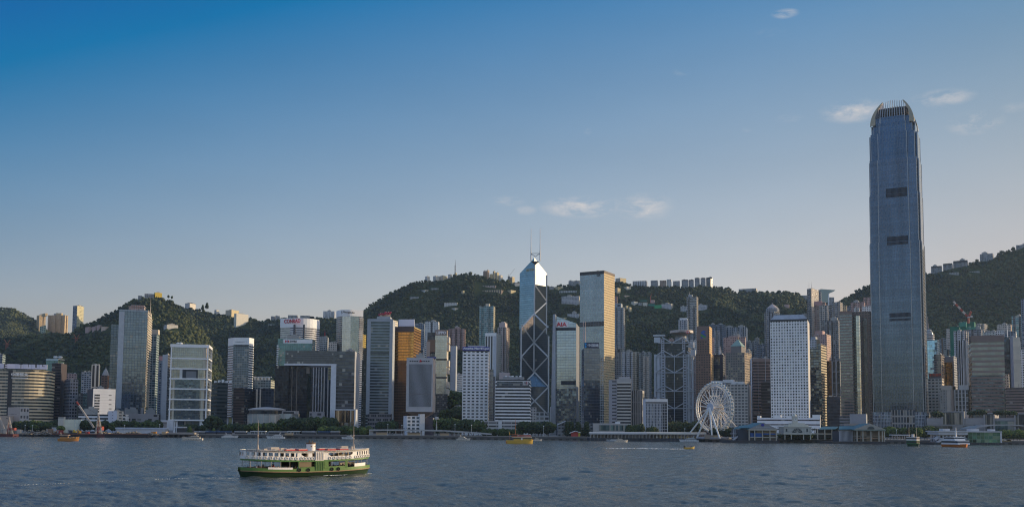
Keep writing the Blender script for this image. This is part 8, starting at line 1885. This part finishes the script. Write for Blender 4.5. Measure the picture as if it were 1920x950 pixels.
# orange hulled white ferry at the white pier
bt = Boat('harbour_ferry','white ferry with an orange hull lying at the white pier hall','boat',1779,1807,837,R(-78)); L = 24; B = 11.5
mb,hb,dz = hull_mb(L,B,2.0,bow=.35,sheer=.5); bt.build(mb,'hull',[plain('orange_hull',(.55,.16,.02),.5)])
cabin(bt,-L * .45,L * .38,B * .92,2.0,5.2,'main_cabin',[BW,BG],.05,.2); cabin(bt,-L * .35,L * .20,B * .8,5.2,8.0,'upper_cabin',[BW,BG],.1,.5)
mb = MB(); mb.bar((0,0,8),(0,0,15),.5,0,8,.25); mb.box((0,0,11.5),(.6,3.2,.4)); bt.build(mb,'mast',[BW])
# orange junk at the left
ORG = plain('junk_orange',(.46,.20,.05),.6,var=.15); 
bt = Boat('work_junk','orange brown wooden work junk at the far left','boat',110,148,826,R(4)); L = bt.L; B = L * .26
mb,hb,dz = hull_mb(L,B,2.0,bow=.4,sheer=1.6,rake=.05,double=False); bt.build(mb,'hull',[ORG])
cabin(bt,-L * .40,-L * .02,B * .7,2.0,4.4,'cabin',[plain('junk_cabin',(.52,.26,.08),.6),BD],0,.1); mb = MB(); mb.box((-L * .2,0,4.4),(L * .44,B * .85,.3)); mb.bar((-L * .38,0,4.5),(-L * .40,0,6.6),.15,0,5); bt.build(mb,'roof',[plain('junk_roof',(.55,.5,.44),.6)])
mb = MB(); 
for k in range(7): mb.box((L * (.06 + .055 * k),((k * 37) % 5 - 2) * .4,2.0),(1.3,1.6,.7 + .25 * (k % 3)))
bt.build(mb,'deck_cargo',[plain('cargo_tan',(.44,.26,.12),.8)])
# yellow and orange tour junk
YEL = plain('junk_yellow',(.66,.40,.06),.55,var=.12); RED = plain('junk_red',(.42,.06,.03),.6,var=.15)
bt = Boat('tour_junk','yellow and orange double deck tour junk with a flag and a red mast','boat',949,1000,830.5,R(-3)); L = bt.L; B = L * .24
mb,hb,dz = hull_mb(L,B,2.6,bow=.3,sheer=.8,rake=.04); bt.build(mb,'hull',[YEL])
mb = MB(); mb.box((-L * .40,0,.7),(L * .22,B * .8,1.5)); bt.build(mb,'stern_platform',[RED])
cabin(bt,-L * .22,L * .44,B * .86,2.6,4.9,'main_deck',[YEL,BD],0,0); mb = MB(); mb.box((L * .08,0,4.9),(L * .72,B * .95,.35)); bt.build(mb,'deck_roof',[WARM])
cabin(bt,-L * .30,-L * .08,B * .7,4.9,7.2,'wheelhouse',[plain('junk_orange_red',(.55,.16,.05),.6),BD],0,.1)
mb = MB(); 
for k in range(12):
    for s in (-1,1): mb.bar((-L * .05 + k * L * .04,s * B * .42,5.2),(-L * .05 + k * L * .04,s * B * .42,6.6),.09,0,4)
for s in (-1,1): mb.bar((-L * .05,s * B * .42,6.6),(L * .40,s * B * .42,6.6),.1,0,4)
bt.build(mb,'rail',[RED]); mb = MB(); mb.box((L * .18,0,6.8),(L * .46,B * .8,.2)); bt.build(mb,'awning',[plain('junk_awning',(.60,.50,.40),.7)])
mb = MB(); mb.bar((-L * .02 - 3,0,5),(-L * .02 - 3,0,19),.22,0,6,.1); bt.build(mb,'mast',[plain('mast_red',(.45,.16,.08),.6)])
mb = MB(); mb.bar((-L * .36,0,2),(-L * .40,0,9.5),.12,0,5); bt.build(mb,'flag_pole',[plain('mast_red',(.45,.16,.08),.6)])
mb = MB(); mb.face([(-L * .405,0,10),(-L * .345,.3,7.2),(-L * .39,.1,6.4)]); o = bt.build(mb,'flag',[plain('flag_yellow',(.62,.42,.05),.7)]); o.modifiers.new('thick','SOLIDIFY').thickness = .05
mb = MB(); mb.box((L * .08,-B * .5,2.9),(1.2,.1,1.4)); bt.build(mb,'notice_board',[WHITE])
# speed boat with riders
bt = Boat('speed_boat','small yellow speed boat with a white wake','boat',1282,1303,840.5,R(12)); L = bt.L; B = L * .3
mb,hb,dz = hull_mb(L,B,1.0,bow=.45,sheer=.7); bt.build(mb,'hull',[YEL]); mb = MB(); mb.box((-L * .45,0,.4),(.8,.8,1.6)); bt.build(mb,'outboard',[BD])
def person_mesh(sit=False,shirt=0):
    """One continuous figure: lathe-like body with shoulders, neck, head and arms merged by bridging rings."""
    bm = bmesh.new(); hgt = 1.2 if sit else 1.7
    sk = [(-.09,0,0,.07),(-.09,0,.45,.075),(-.07,0,.85,.10)]; me = bpy.data.meshes.new('person')
    V,E,Rd = [],[],[]
    def add(p_,r_,par=None):
        V.append(p_); Rd.append(r_); 
        if par is not None: E.append((par,len(V) - 1))
        return len(V) - 1
    if sit:
        pel = add((0,0,.0),.16)
        for s in (-1,1): k = add((.40,s * .10,.05),.09,pel); add((.42,s * .10,-.42),.06,k)
    else:
        pel = add((0,0,.92),.16)
        for s in (-1,1): k = add((.02,s * .10,.48),.085,pel); add((0,s * .11,.04),.06,k)
    z0 = 0 if sit else .92
    ch = add((0,0,z0 + .36),.19,pel); nk = add((0,0,z0 + .58),.075,ch); hd = add((.02,0,z0 + .68),.11,nk); add((.01,0,z0 + .80),.09,hd)
    for s in (-1,1): sh = add((0,s * .20,z0 + .48),.075,ch); el = add((.04,s * .27,z0 + .22),.055,sh); add((.18,s * .22,z0 + .06),.042,el)
    me.from_pydata(V,E,[]); o = bpy.data.objects.new('tmp',me); link(o); md = o.modifiers.new('skin','SKIN'); 
    for i,v in enumerate(me.skin_vertices[0].data): v.radius = (Rd[i],Rd[i] * .9); v.use_root = i == pel
    sb = o.modifiers.new('sub','SUBSURF'); sb.levels = 1
    bpy.context.view_layer.update(); m2 = bpy.data.meshes.new_from_object(o.evaluated_get(bpy.context.evaluated_depsgraph_get())); bpy.data.objects.remove(o)
    m2.materials.clear(); zmax = max(v.co.z for v in m2.vertices)
    return m2,zmax
CLOTH = [plain('cloth_navy',(.03,.035,.06),.9),plain('cloth_dark',(.03,.03,.03),.9),plain('cloth_white',(.5,.5,.5),.9),plain('cloth_red',(.35,.05,.05),.9),plain('cloth_tan',(.32,.24,.16),.9)]
SKIN,HAIR = plain('skin',(.42,.26,.18),.7),plain('hair',(.015,.012,.01),.8)
PM = {}
for sit in (0,1):
    for ci in range(5):
        me,zmax = person_mesh(bool(sit)); me.materials.append(CLOTH[ci]); me.materials.append(SKIN); me.materials.append(HAIR); me.materials.append(CLOTH[1 if ci != 1 else 4])
        zh = zmax - .27
        for p_ in me.polygons:
            c = p_.center; p_.material_index = (2 if (c.z > zmax - .09 or (c.z > zh + .03 and c.x < -.01)) else 1) if c.z > zh else (3 if c.z < (.05 if sit else .85) else (1 if abs(c.y) > .17 and c.z < zh - .45 else 0)); p_.use_smooth = True
        PM[sit,ci] = me
def person(loc,h,sit,ci,label,group):
    o = bpy.data.objects.new('person',PM[int(sit),ci]); link(o); o.location = loc; o.rotation_euler = (0,0,h); return tag(o,label,'person',group)
for k,(x,y) in enumerate(((-.12,.35),(.05,-.35),(.2,.1))): person(bt.w(L * x,y,1.55),bt.h,True,(k * 2 + 1) % 5,'rider seated in the yellow speed boat','riders in the yellow speed boat')
# foam: the speed boat's wake, the green ferry's wake and bow wave
def foam(name,pts,wd,label,seed,n=220,size=.22):
    g = np.random.default_rng(seed); P_ = np.array([[p_[0],p_[1]] for p_ in pts]); t = g.random(n) * (len(P_) - 1); i = np.minimum(t.astype(int),len(P_) - 2); f = t - i
    q = P_[i] * (1 - f)[:,None] + P_[i + 1] * f[:,None]; wv = np.interp(t,range(len(wd)),wd)
    q = q + g.normal(size=(n,2)) * wv[:,None] * .5
    m = plain('sea_foam',(.62,.62,.60),.9,var=.1)
    o = crowns(np.stack([q[:,0],q[:,1],np.full(n,.12)],-1),size * (.5 + 1.2 * g.random(n) ** 2),seed,m,name,lump=.5,base=I1,zs=.35); return tag(o,label,kind='stuff')
a = [onwater(x,y) for x,y in ((1281,841),(1255,841),(1225,840.5),(1200,840.2),(1130,840))]; foam('wake_foam',a,(1.2,2.5,3.5,3,2),'white wake trailing the speed boat',3,420,.5)

# ------------------------------------------------------------------ the green and white ferry
c = onwater(575,889.5); FH = R(41); fe = Boat('harbour_ferry','green and white double deck harbour ferry crossing in the foreground','boat',448,700,889.5,FH)
fe.c = Vector((c.x,c.y,0)); fe.root.location = fe.c; L,B = 37.0,9.0
GRN = plain('ferry_hull_green',(.10,.20,.045),.45,var=.18,scale=.6); GDK = plain('ferry_hull_dark',(.016,.045,.016),.5,var=.25,scale=.6); GRL = plain('ferry_band_green',(.075,.19,.05),.45,var=.1,scale=.6)
CRM = plain('ferry_cream',(.86,.81,.74),.5,var=.07,scale=.5); STK = plain('ferry_strake',(.30,.19,.11),.7,var=.2,scale=.5); RIB = plain('ferry_rib',(.46,.38,.28),.6)
def FHB(x): t = min(1,abs(x) / (L / 2)); return B / 2 * (1 - t ** 3.4) ** .6
def FSH(x): t = abs(x) / (L / 2); return .55 * t * t
def strip(mb,xa,xb,z0,z1,ins=0.0,sides=(-1,1),n=None,mat=0,thick=.1,sh=True):
    """A plank of wall following the ferry's plan between two stations."""
    n = n or max(1,int(abs(xb - xa) / 1.1))
    for s in sides:
        for k in range(n):
            x0,x1 = xa + (xb - xa) * k / n,xa + (xb - xa) * (k + 1) / n
            y0,y1 = s * max(.05,FHB(x0) - ins),s * max(.05,FHB(x1) - ins); h0,h1 = (FSH(x0),FSH(x1)) if sh else (0,0)
            yi0,yi1 = s * max(.02,abs(y0) - thick),s * max(.02,abs(y1) - thick)
            mb.face([(x0,y0,z0 + h0),(x1,y1,z0 + h1),(x1,y1,z1 + h1),(x0,y0,z1 + h0)],mat); mb.face([(x0,yi0,z0 + h0),(x1,yi1,z0 + h1),(x1,yi1,z1 + h1),(x0,yi0,z1 + h0)],mat)
            mb.face([(x0,y0,z1 + h0),(x1,y1,z1 + h1),(x1,yi1,z1 + h1),(x0,yi0,z1 + h0)],mat); mb.face([(x0,y0,z0 + h0),(x1,y1,z0 + h1),(x1,yi1,z0 + h1),(x0,yi0,z0 + h0)],mat)
    return mb
def decking(mb,lim,z,ins=0.0,t=.12,mat=0):
    n = 30
    for k in range(n):
        x0,x1 = -lim + 2 * lim * k / n,-lim + 2 * lim * (k + 1) / n; y0,y1 = max(.05,FHB(x0) - ins),max(.05,FHB(x1) - ins); h0,h1 = FSH(x0),FSH(x1)
        mb.face([(x0,-y0,z + h0),(x1,-y1,z + h1),(x1,y1,z + h1),(x0,y0,z + h0)],mat); mb.face([(x0,y0,z - t + h0),(x1,y1,z - t + h1),(x1,-y1,z - t + h1),(x0,-y0,z - t + h0)],mat)
    return mb
E = L / 2 - .25; E2 = L / 2 - 1.1
mb,hb,dz = hull_mb(L,B * .99,1.05,double=True,sheer=.55,rake=.03,draft=.8,ns=40); fe.build(mb,'hull',[GDK])
fe.build(strip(MB(),-E,E,1.02,1.22,-.12,thick=.3),'rubbing_strake',[STK])
for sd in (-1,1): fe.build(strip(MB(),-E,E,1.22,1.95,.0,sides=(sd,)),'lower_bulwark',[GRN])
for sd in (-1,1): fe.build(strip(MB(),-4.2,9.4,1.93,2.35,.03,sides=(sd,)),'lower_bulwark',[GRN])
for sd in (-1,1): fe.build(strip(MB(),-12.6,-6.4,1.72,2.22,-.04,sides=(sd,)),'white_panel',[CRM])
for sd in (-1,1): fe.build(strip(MB(),11.6,15.6,1.93,2.75,.02,sides=(sd,)),'white_panel',[CRM])
fe.build(decking(MB(),E,1.25,.1),'main_deck',[plain('ferry_deck_floor',(.12,.10,.08),.8)])
for sd in (-1,1): fe.build(strip(MB(),-E2,E2,3.62,4.02,.12,sides=(sd,)),'upper_band',[GRL])
fe.build(decking(MB(),E2,3.62,.2,.14),'upper_deck',[plain('ferry_deck_under',(.14,.13,.11),.8)])
for sd in (-1,1): fe.build(strip(MB(),-E2,E2,4.02,4.86,.12,sides=(sd,)),'upper_bulwark',[CRM]); fe.build(strip(MB(),-E2,E2,5.72,6.12,.12),'upper_fascia',[CRM])
fe.build(decking(MB(),E2 + .15,6.22,.02,.12),'roof',[plain('ferry_roof',(.40,.36,.32),.7)])
for sx_ in (-1,1):      # closed ends of the upper deck
    mb = MB(); x = sx_ * (E2 - .05); yy = FHB(E2) - .1; h_ = FSH(x)
    for z0,z1 in ((4.02,4.86),(5.72,6.12)): mb.box((x,0,z0 + h_),(.1,yy * 2,z1 - z0))
    for y in (-yy + .15,-yy * .33,yy * .33,yy - .15): mb.box((x,y,4.86 + h_),(.1,.34,.86))
    fe.build(mb,'end_wall',[CRM]); mb = MB(); mb.box((x,0,3.62 + h_),(.1,yy * 2,.4)); fe.build(mb,'end_band',[GRL])
# window mullions of the upper deck and posts of the lower deck
xs = [-17.6,-16.5] + [-15.4 + k * 1.38 for k in range(8)]
mb = MB()
for x in xs + [12.2 + k * .86 for k in range(7)]: strip(mb,x - .2,x + .2,4.84,5.74,.13,n=1)
for x0,x1 in ((-5.1,-4.0),(-2.1,-1.0),(1.6,3.6),(11.0,12.4),(-E2,-17.7),(17.2,E2)): strip(mb,x0,x1,4.84,5.74,.13)
fe.build(mb,'window_pillars',[CRM])
mb = MB()
for x in (-4.0,-2.4,-1.0,3.6,5.2,6.6,8.2,9.6,11.0): strip(mb,x - .07,x + .07,4.84,5.74,.13,n=1)
fe.build(mb,'window_posts',[RIB])
mb = MB()      # rounded lower corners of the two wide openings
for x0,d in ((-4.0,1),(-1.0,-1),(3.6,1),(11.0,-1)):
    for k in range(4): w_ = .9 * (1 - math.sin(math.pi / 2 * (k + .5) / 4)); strip(mb,x0,x0 + d * w_ if d > 0 else x0 + d * w_,4.86 + k * .16,4.86 + (k + 1) * .16,.12,n=1)
fe.build(mb,'opening_corners',[CRM])
# casing amidships with upright ribs
mb = MB()
for s in (-1,1):
    y = s * (B / 2 + .02); 
    for z0,z1,m in ((1.3,3.7,0),(3.9,6.12,1)):
        q = [(-.2,y,z0),(2.2,y,z0),(2.2,y,z1),(-.2,y,z1)]; mb.face(q,m); mb.face([(-.2,y - s * .4,z0),(-.2,y,z0),(-.2,y,z1),(-.2,y - s * .4,z1)],m); mb.face([(2.2,y - s * .4,z0),(2.2,y,z0),(2.2,y,z1),(2.2,y - s * .4,z1)],m)
fe.build(mb,'gangway_door',[GRN,CRM])
mb = MB()
for s in (-1,1):
    for x in (-.05,.45,.95,1.45,1.95):
        mb.box((x,s * (B / 2 + .06),1.4),(.11,.1,2.2),0,0); mb.box((x,s * (B / 2 + .06),4.1),(.11,.1,1.9),0,1)
fe.build(mb,'door_ribs',[plain('rib_green',(.03,.11,.03),.5),plain('rib_cream',(.46,.40,.32),.6)])
mb = MB(); 
for s in (-1,1): mb.box((-3.0,s * (B / 2 - .02),2.35),(3.4,.2,1.2),0,0); mb.box((-4.6,s * (B / 2 - .05),1.9),(.5,.25,1.75),0,1); mb.box((2.95,s * (B / 2 - .05),1.9),(1.2,.25,1.75),0,1); mb.box((8.9,s * (B / 2 - .3),1.9),(.7,.25,1.75),0,1)
fe.build(mb,'lower_screens',[plain('screen_brown',(.20,.15,.08),.7),GRN])
mb = MB(); mb.box((1,0,1.3),(9.5,2.8,2.3)); fe.build(mb,'engine_casing',[plain('casing_green',(.05,.09,.05),.7)])
mb = MB(); mb.box((1,0,3.7),(4.5,2.4,2.5)); fe.build(mb,'upper_casing',[plain('casing_cream',(.42,.38,.32),.7)])
mb = MB()
for x in np.arange(-16.5,17,2.35):
    for s in (-1,1): y = s * (FHB(x) - .15); mb.bar((x,y,1.9 + FSH(x)),(x,y,3.65 + FSH(x)),.055,0,6)
fe.build(mb,'deck_posts',[RIB])
# benches
mb = MB()
for dk in (1.28,3.65):
    for x in list(np.arange(-15.5,-4.5,1.15)) + list(np.arange(7,15.5,1.15)):
        w_ = (FHB(x) - .7) * 2; mb.box((x,0,dk + .40 + FSH(x)),(.45,w_,.06)); mb.box((x + .24,0,dk + .45 + FSH(x)),(.05,w_,.42))
fe.build(mb,'benches',[plain('bench_wood',(.24,.15,.08),.7)])
# lifebuoys, tyres
def ring_mesh(name,r_,t_,mats,nseg=18,nt_=7,alt=False):
    mb = MB()
    for k in range(nseg):
        for j in range(nt_):
            def pt(a,b): A_,B_ = 2 * math.pi * a / nseg,2 * math.pi * b / nt_; rr_ = r_ + t_ * math.cos(B_); return (rr_ * math.cos(A_),t_ * math.sin(B_),rr_ * math.sin(A_))
            mb.face([pt(k,j),pt(k + 1,j),pt(k + 1,j + 1),pt(k,j + 1)],1 if alt and (k % (nseg // 4 + 0)) < 1 else 0)
    o = mb.build(name,mats,None,smooth=True); me = o.data; bpy.data.objects.remove(o); return me
LBM = ring_mesh('lifebuoy',.33,.085,[plain('buoy_white',(.62,.58,.52),.5,var=.03)])
TYM = ring_mesh('tyre',.34,.14,[plain('tyre_rubber',(.02,.02,.02),.85)])
def mount(me,name,x,z,s,out=.1):
    y = s * (FHB(x) + out); dx = .05; sl = (FHB(x + dx) - FHB(x - dx)) / (2 * dx) * s
    o = link(bpy.data.objects.new(name,me)); o.parent = fe.root; o.location = fe.fx * x + fe.fy * y + Vector((0,0,z + FSH(x))); o.rotation_euler = (0,0,FH + math.atan(sl)); return o
for s in (-1,1):
    for x in list(np.linspace(-17.2,-5.4,10)) + list(np.linspace(-4.0,-.9,5)) + list(np.linspace(4.0,10.2,6)) + list(np.linspace(12.0,17.6,9)): mount(LBM,'lifebuoy',float(x),4.40,s,-.04)
    for x in (-4.6,-2.1,4.6,6.5): mount(TYM,'tyre_fender',x,1.62,s,.10)
# roof gear
mb = MB(); mb.lathe((1.0,0,6.2),[(1.15,0),(1.15,1.75)],20,0); mb.lathe((1.0,0,7.95),[(1.25,0),(1.25,.32),(1.0,.4)],20,1); mb.bar((.7,.2,8.3),(.7,.2,8.8),.12,1,6); mb.bar((1.3,-.2,8.3),(1.3,-.2,8.7),.14,1,6); mb.box((.55,-1.12,7.2),(.3,.12,.3),0,1); mb.box((1.6,-1.0,7.2),(.5,.12,.2),0,1)
fe.build(mb,'funnel',[CRM,plain('funnel_rust',(.16,.10,.06),.8)])
RFT,RFW = plain('raft_red',(.46,.03,.03),.6,var=.08),plain('raft_white',(.58,.52,.48),.6)
for x in (-6.4,-3.0,5.2,8.8):
    for y in (-2.6,1.6):
        mb = MB(); mb.box((x,y,6.3),(2.5,1.5,.38),0,0); mb.box((x,y,6.68),(2.3,1.3,.16),0,1); fe.build(mb,'life_raft',[RFT,RFW])
for x,y,a,b_,h_ in ((-9.6,0,2.2,2.6,.8),(10.5,.4,2.0,2.4,.9),(-12.2,-1,.9,1.0,.4),(-8.4,-2.4,.8,.6,.7),(12.0,-1.8,.5,.5,.8)):
    mb = MB(); mb.box((x,y,6.25 + FSH(x)),(a,b_,h_)); fe.build(mb,'roof_locker',[plain('ferry_roof_box',(.52,.44,.36),.7)])
for x in (-13.6,13.6):
    mb = MB(); z = 6.2 + FSH(x); mb.lathe((x,0,z),[(.55,0),(.3,.5),(.17,1.4)],10); mb.bar((x,0,z + 1.3),(x,0,z + 4.2),.12,0,8,.085); mb.bar((x,0,z + 4.2),(x,0,z + 7.4),.075,0,7,.035); mb.box((x,0,z + 3.4),(.3,.3,.3)); fe.build(mb,'mast',[plain('ferry_mast',(.42,.34,.27),.6)])
mb = MB(); strip(mb,-E2,E2,6.22,6.30,-.02,thick=.12); fe.build(mb,'roof_edge',[CRM])
# passengers
g = random.Random(21)
for k in range(46):
    x = g.uniform(-15,-4.8) if k < 22 else g.uniform(3.8,14.5); x = round(x / 1.15) * 1.15; y = -(FHB(x) - g.uniform(.6,2.6)); sit = g.random() < .7
    person(fe.w(x,y,(1.78 if sit else 1.28) + FSH(x)),FH + math.pi * (0 if g.random() < .8 else 1) + g.uniform(-.3,.3),sit,g.randrange(5),'seated passenger on the lower deck of the green ferry' if sit else 'standing passenger on the lower deck of the green ferry','seated passengers on the lower ferry deck' if sit else 'standing passengers on the lower ferry deck')
for k in range(14):
    x = g.uniform(-15,-3) if k < 5 else g.uniform(3.5,13); y = -(FHB(x) - g.uniform(.6,2.4))
    person(fe.w(x,y,4.15 + FSH(x)),FH + g.uniform(-.3,.3),True,g.randrange(5),'passenger seated on the upper deck of the green ferry','passengers on the upper ferry deck')
pts = [fe.w(x,-(FHB(x) + .3),0) for x in np.linspace(18.9,2,10)]; foam('bow_foam',pts,(.4,.5,.5,.4,.4,.3,.3,.3,.3,.3),'white foam along the side of the green ferry',8,330,.16)
a = [onwater(x,y) for x,y in ((449,896),(400,894.5),(330,896),(250,899),(150,903.5),(0,910),(-60,912))]; foam('wake_foam',a,(.5,.8,.7,.7,.8,.9,.9),'thin foam line of the wake behind the green ferry',9,420,.085)

# ------------------------------------------------------------------ the construction shore at the left
RUB = [plain('rubble_grey',(.20,.18,.16),.95,var=.4,scale=.4),plain('rubble_tan',(.36,.27,.18),.95,var=.4,scale=.4)]
def mound(x0,x1,yt,yb,Y,seed,label,mt):
    g = np.random.default_rng(seed); n = int((x1 - x0) * 3); xs = x0 + (x1 - x0) * g.random(n); c = []; 
    for x in xs:
        t = (x - x0) / (x1 - x0); top = max(.1,math.sin(math.pi * t) ** .6 * (.55 + .45 * math.sin(t * 17 + seed))); y = yb + (yt - yb) * top * g.random() ** .7; q = P(x,y,Y + g.uniform(0,8)); c.append((q.x,q.y,max(2.2,q.z)))
    o = crowns(np.array(c),.5 + 1.0 * g.random(n) ** 2,seed,mt,'rubble',lump=.4,base=I1,zs=.7); return tag(o,label,kind='stuff')
mound(28,105,807,816,985,1,'grey and tan rubble heap along the left shore',RUB[0]); mound(60,130,805,812,1000,2,'tan rubble heap behind the grey one',RUB[1]); mound(150,300,809,815,978,3,'rubble heaped along the dark barge',RUB[1]); mound(196,290,807.5,814,990,4,'pale stones heaped on the right barge',RUB[0]); mound(-20,60,806,815,990,5,'rubble at the left end of the shore',RUB[1])
for x0,x1,lb in ((97,181,'long dark flat barge below the cream shed'),(196,276,'long dark flat barge loaded with stones')):
    r = thing('barge',lb,'barge',P((x0 + x1) / 2,819,968)); mb = MB(); blockbox(mb,x0,x1,813.2,819,968,12,z0=-.6); mb.build('hull',plain('barge_black',(.025,.022,.025),.7),r)
    mb = MB(); blockbox(mb,x0 + .5,x1 - .5,812.4,813.4,967.6,.4,z0=P(x0,813.4,968).z); mb.build('coaming',plain('barge_rust',(.22,.10,.07),.8),r)
q = P(50,817,975); r = small('caisson','tan concrete caisson block at the water edge on the left','block',[('block',plain('caisson_tan',(.50,.38,.26),.85),51,57,813,819,972,4)])
# two derrick barges
def derrick(label,bx0,bx1,ax,ay,foot,tip,a_foot,Y):
    r = thing('crane_barge',label,'crane',P((bx0 + bx1) / 2,818,Y) * 1.0); r.location.z = 0
    mb = MB(); blockbox(mb,bx0,bx1,813,818,Y - 4,12,z0=-.8); mb.build('hull',plain('barge_red_black',(.10,.03,.03),.8),r)
    mt = [plain('derrick_white',(.46,.42,.38),.6),plain('derrick_red',(.34,.07,.05),.6)]
    top = P(ax,ay,Y); mb = MB()
    for i,fx_ in enumerate(a_foot):
        b_ = P(fx_,813,Y + (i % 2) * 7); lattice(mb,b_,top,.9,6,(1,1) if i == 1 else (0,0),.15)
    for t in (.3,.55,.78):
        pa,pb = P(a_foot[0],813,Y),P(a_foot[-1],813,Y); mb.bar(pa + (top - pa) * t,pb + (top - pb) * t,.2,1,5)
    mb.build('gantry',mt,r)
    mb = MB(); f_,t_ = P(*foot,Y),P(*tip,Y); lattice(mb,f_,f_ + (t_ - f_) * .86,1.1,12,(0,0),.24); lattice(mb,f_ + (t_ - f_) * .86,t_,1.0,3,(1,1),.24); mb.build('boom',mt,r)
    mb = MB(); mb.bar(t_,top,.09,0,4); mb.build('stay',DARK,r)
    return r
r = derrick('floating derrick crane with a long white boom right of the cream shed',176,196,184.5,777.5,(176,801),(143.5,752.5),(179,183,191,187),972)
mb = MB(); blockbox(mb,186,191,799,806,972,5); mb.build('cab',plain('derrick_red',(.42,.05,.04),.6),r); mb = MB(); blockbox(mb,187.5,190,801,806.5,971.6,.4); mb.build('cab_panel',plain('derrick_white',(.58,.54,.5),.6),r)
r = derrick('floating derrick crane with white stays at the far left edge',-8,24,16.5,781.5,(9,806),(-12,758),(11,13,24,22),970)
mb = MB(); blockbox(mb,17,27,801.5,806,970,4); mb.build('cab',plain('derrick_red',(.42,.05,.04),.6),r)
for x0,x1,yt,m,lb in ((2,12,803.5,CRM if False else plain('cabin_cream',(.55,.48,.40),.7),'cream cabin on the left derrick barge'),(29,37,804.5,plain('cabin_cream',(.55,.48,.4),.7),'cream cabin right of the left derrick barge'),(86,97,803,plain('machine_brown',(.26,.17,.12),.8),'brown machine shed left of the cream shed'),(106,116,806,plain('red_container',(.34,.05,.05),.7),'red container at the left foot of the cream shed'),(127,133,805.8,plain('dark_container',(.05,.05,.07),.7),'dark container in front of the cream shed'),(145,150,807,plain('orange_container',(.52,.22,.04),.7),'orange container right of the yellow digger'),(160,166,808.5,plain('red_container',(.34,.05,.05),.7),'red container left of the white boomed derrick crane'),(283,292,808.5,plain('orange_container',(.52,.22,.04),.7),'orange container near the landing stage')):
    r = small('container' if 'container' in lb else 'cabin',lb,'container' if 'container' in lb else 'cabin',[('body',m,x0,x1,yt,812,992,3.5)])
    mb = MB(); blockbox(mb,x0 + .6,x0 + (x1 - x0) * .35,yt + 1,811.5,991.7,.3); mb.build('door',plain('door_grey',(.3,.28,.26),.7),r)
q = P(140,811,990); r = thing('digger','yellow digger parked before the cream shed','digger',(q.x,q.y,3.6)); YM = plain('digger_yellow',(.55,.36,.04),.6)
mb = MB(); mb.box((q.x,q.y,4.4),(3.2,2.4,1.3)); mb.box((q.x - .7,q.y,5.7),(1.3,1.6,1.4)); mb.build('body',YM,r); mb = MB(); mb.beam((q.x + 1,q.y,5.4),(q.x + 3.6,q.y,7.4),.5,.5,(0,1,0)); mb.beam((q.x + 3.6,q.y,7.4),(q.x + 5,q.y,4.8),.4,.4,(0,1,0)); mb.box((q.x + 5.1,q.y,3.9),(1,1.2,1)); mb.build('arm',YM,r); mb = MB(); mb.box((q.x,q.y - 1,3.5),(3.6,.6,.9)); mb.box((q.x,q.y + 1,3.5),(3.6,.6,.9)); mb.build('tracks',BD,r)
for o in PROTO.values():      # the unplaced tree masters
    for ch in list(o.children): bpy.data.objects.remove(ch)
    bpy.data.objects.remove(o)
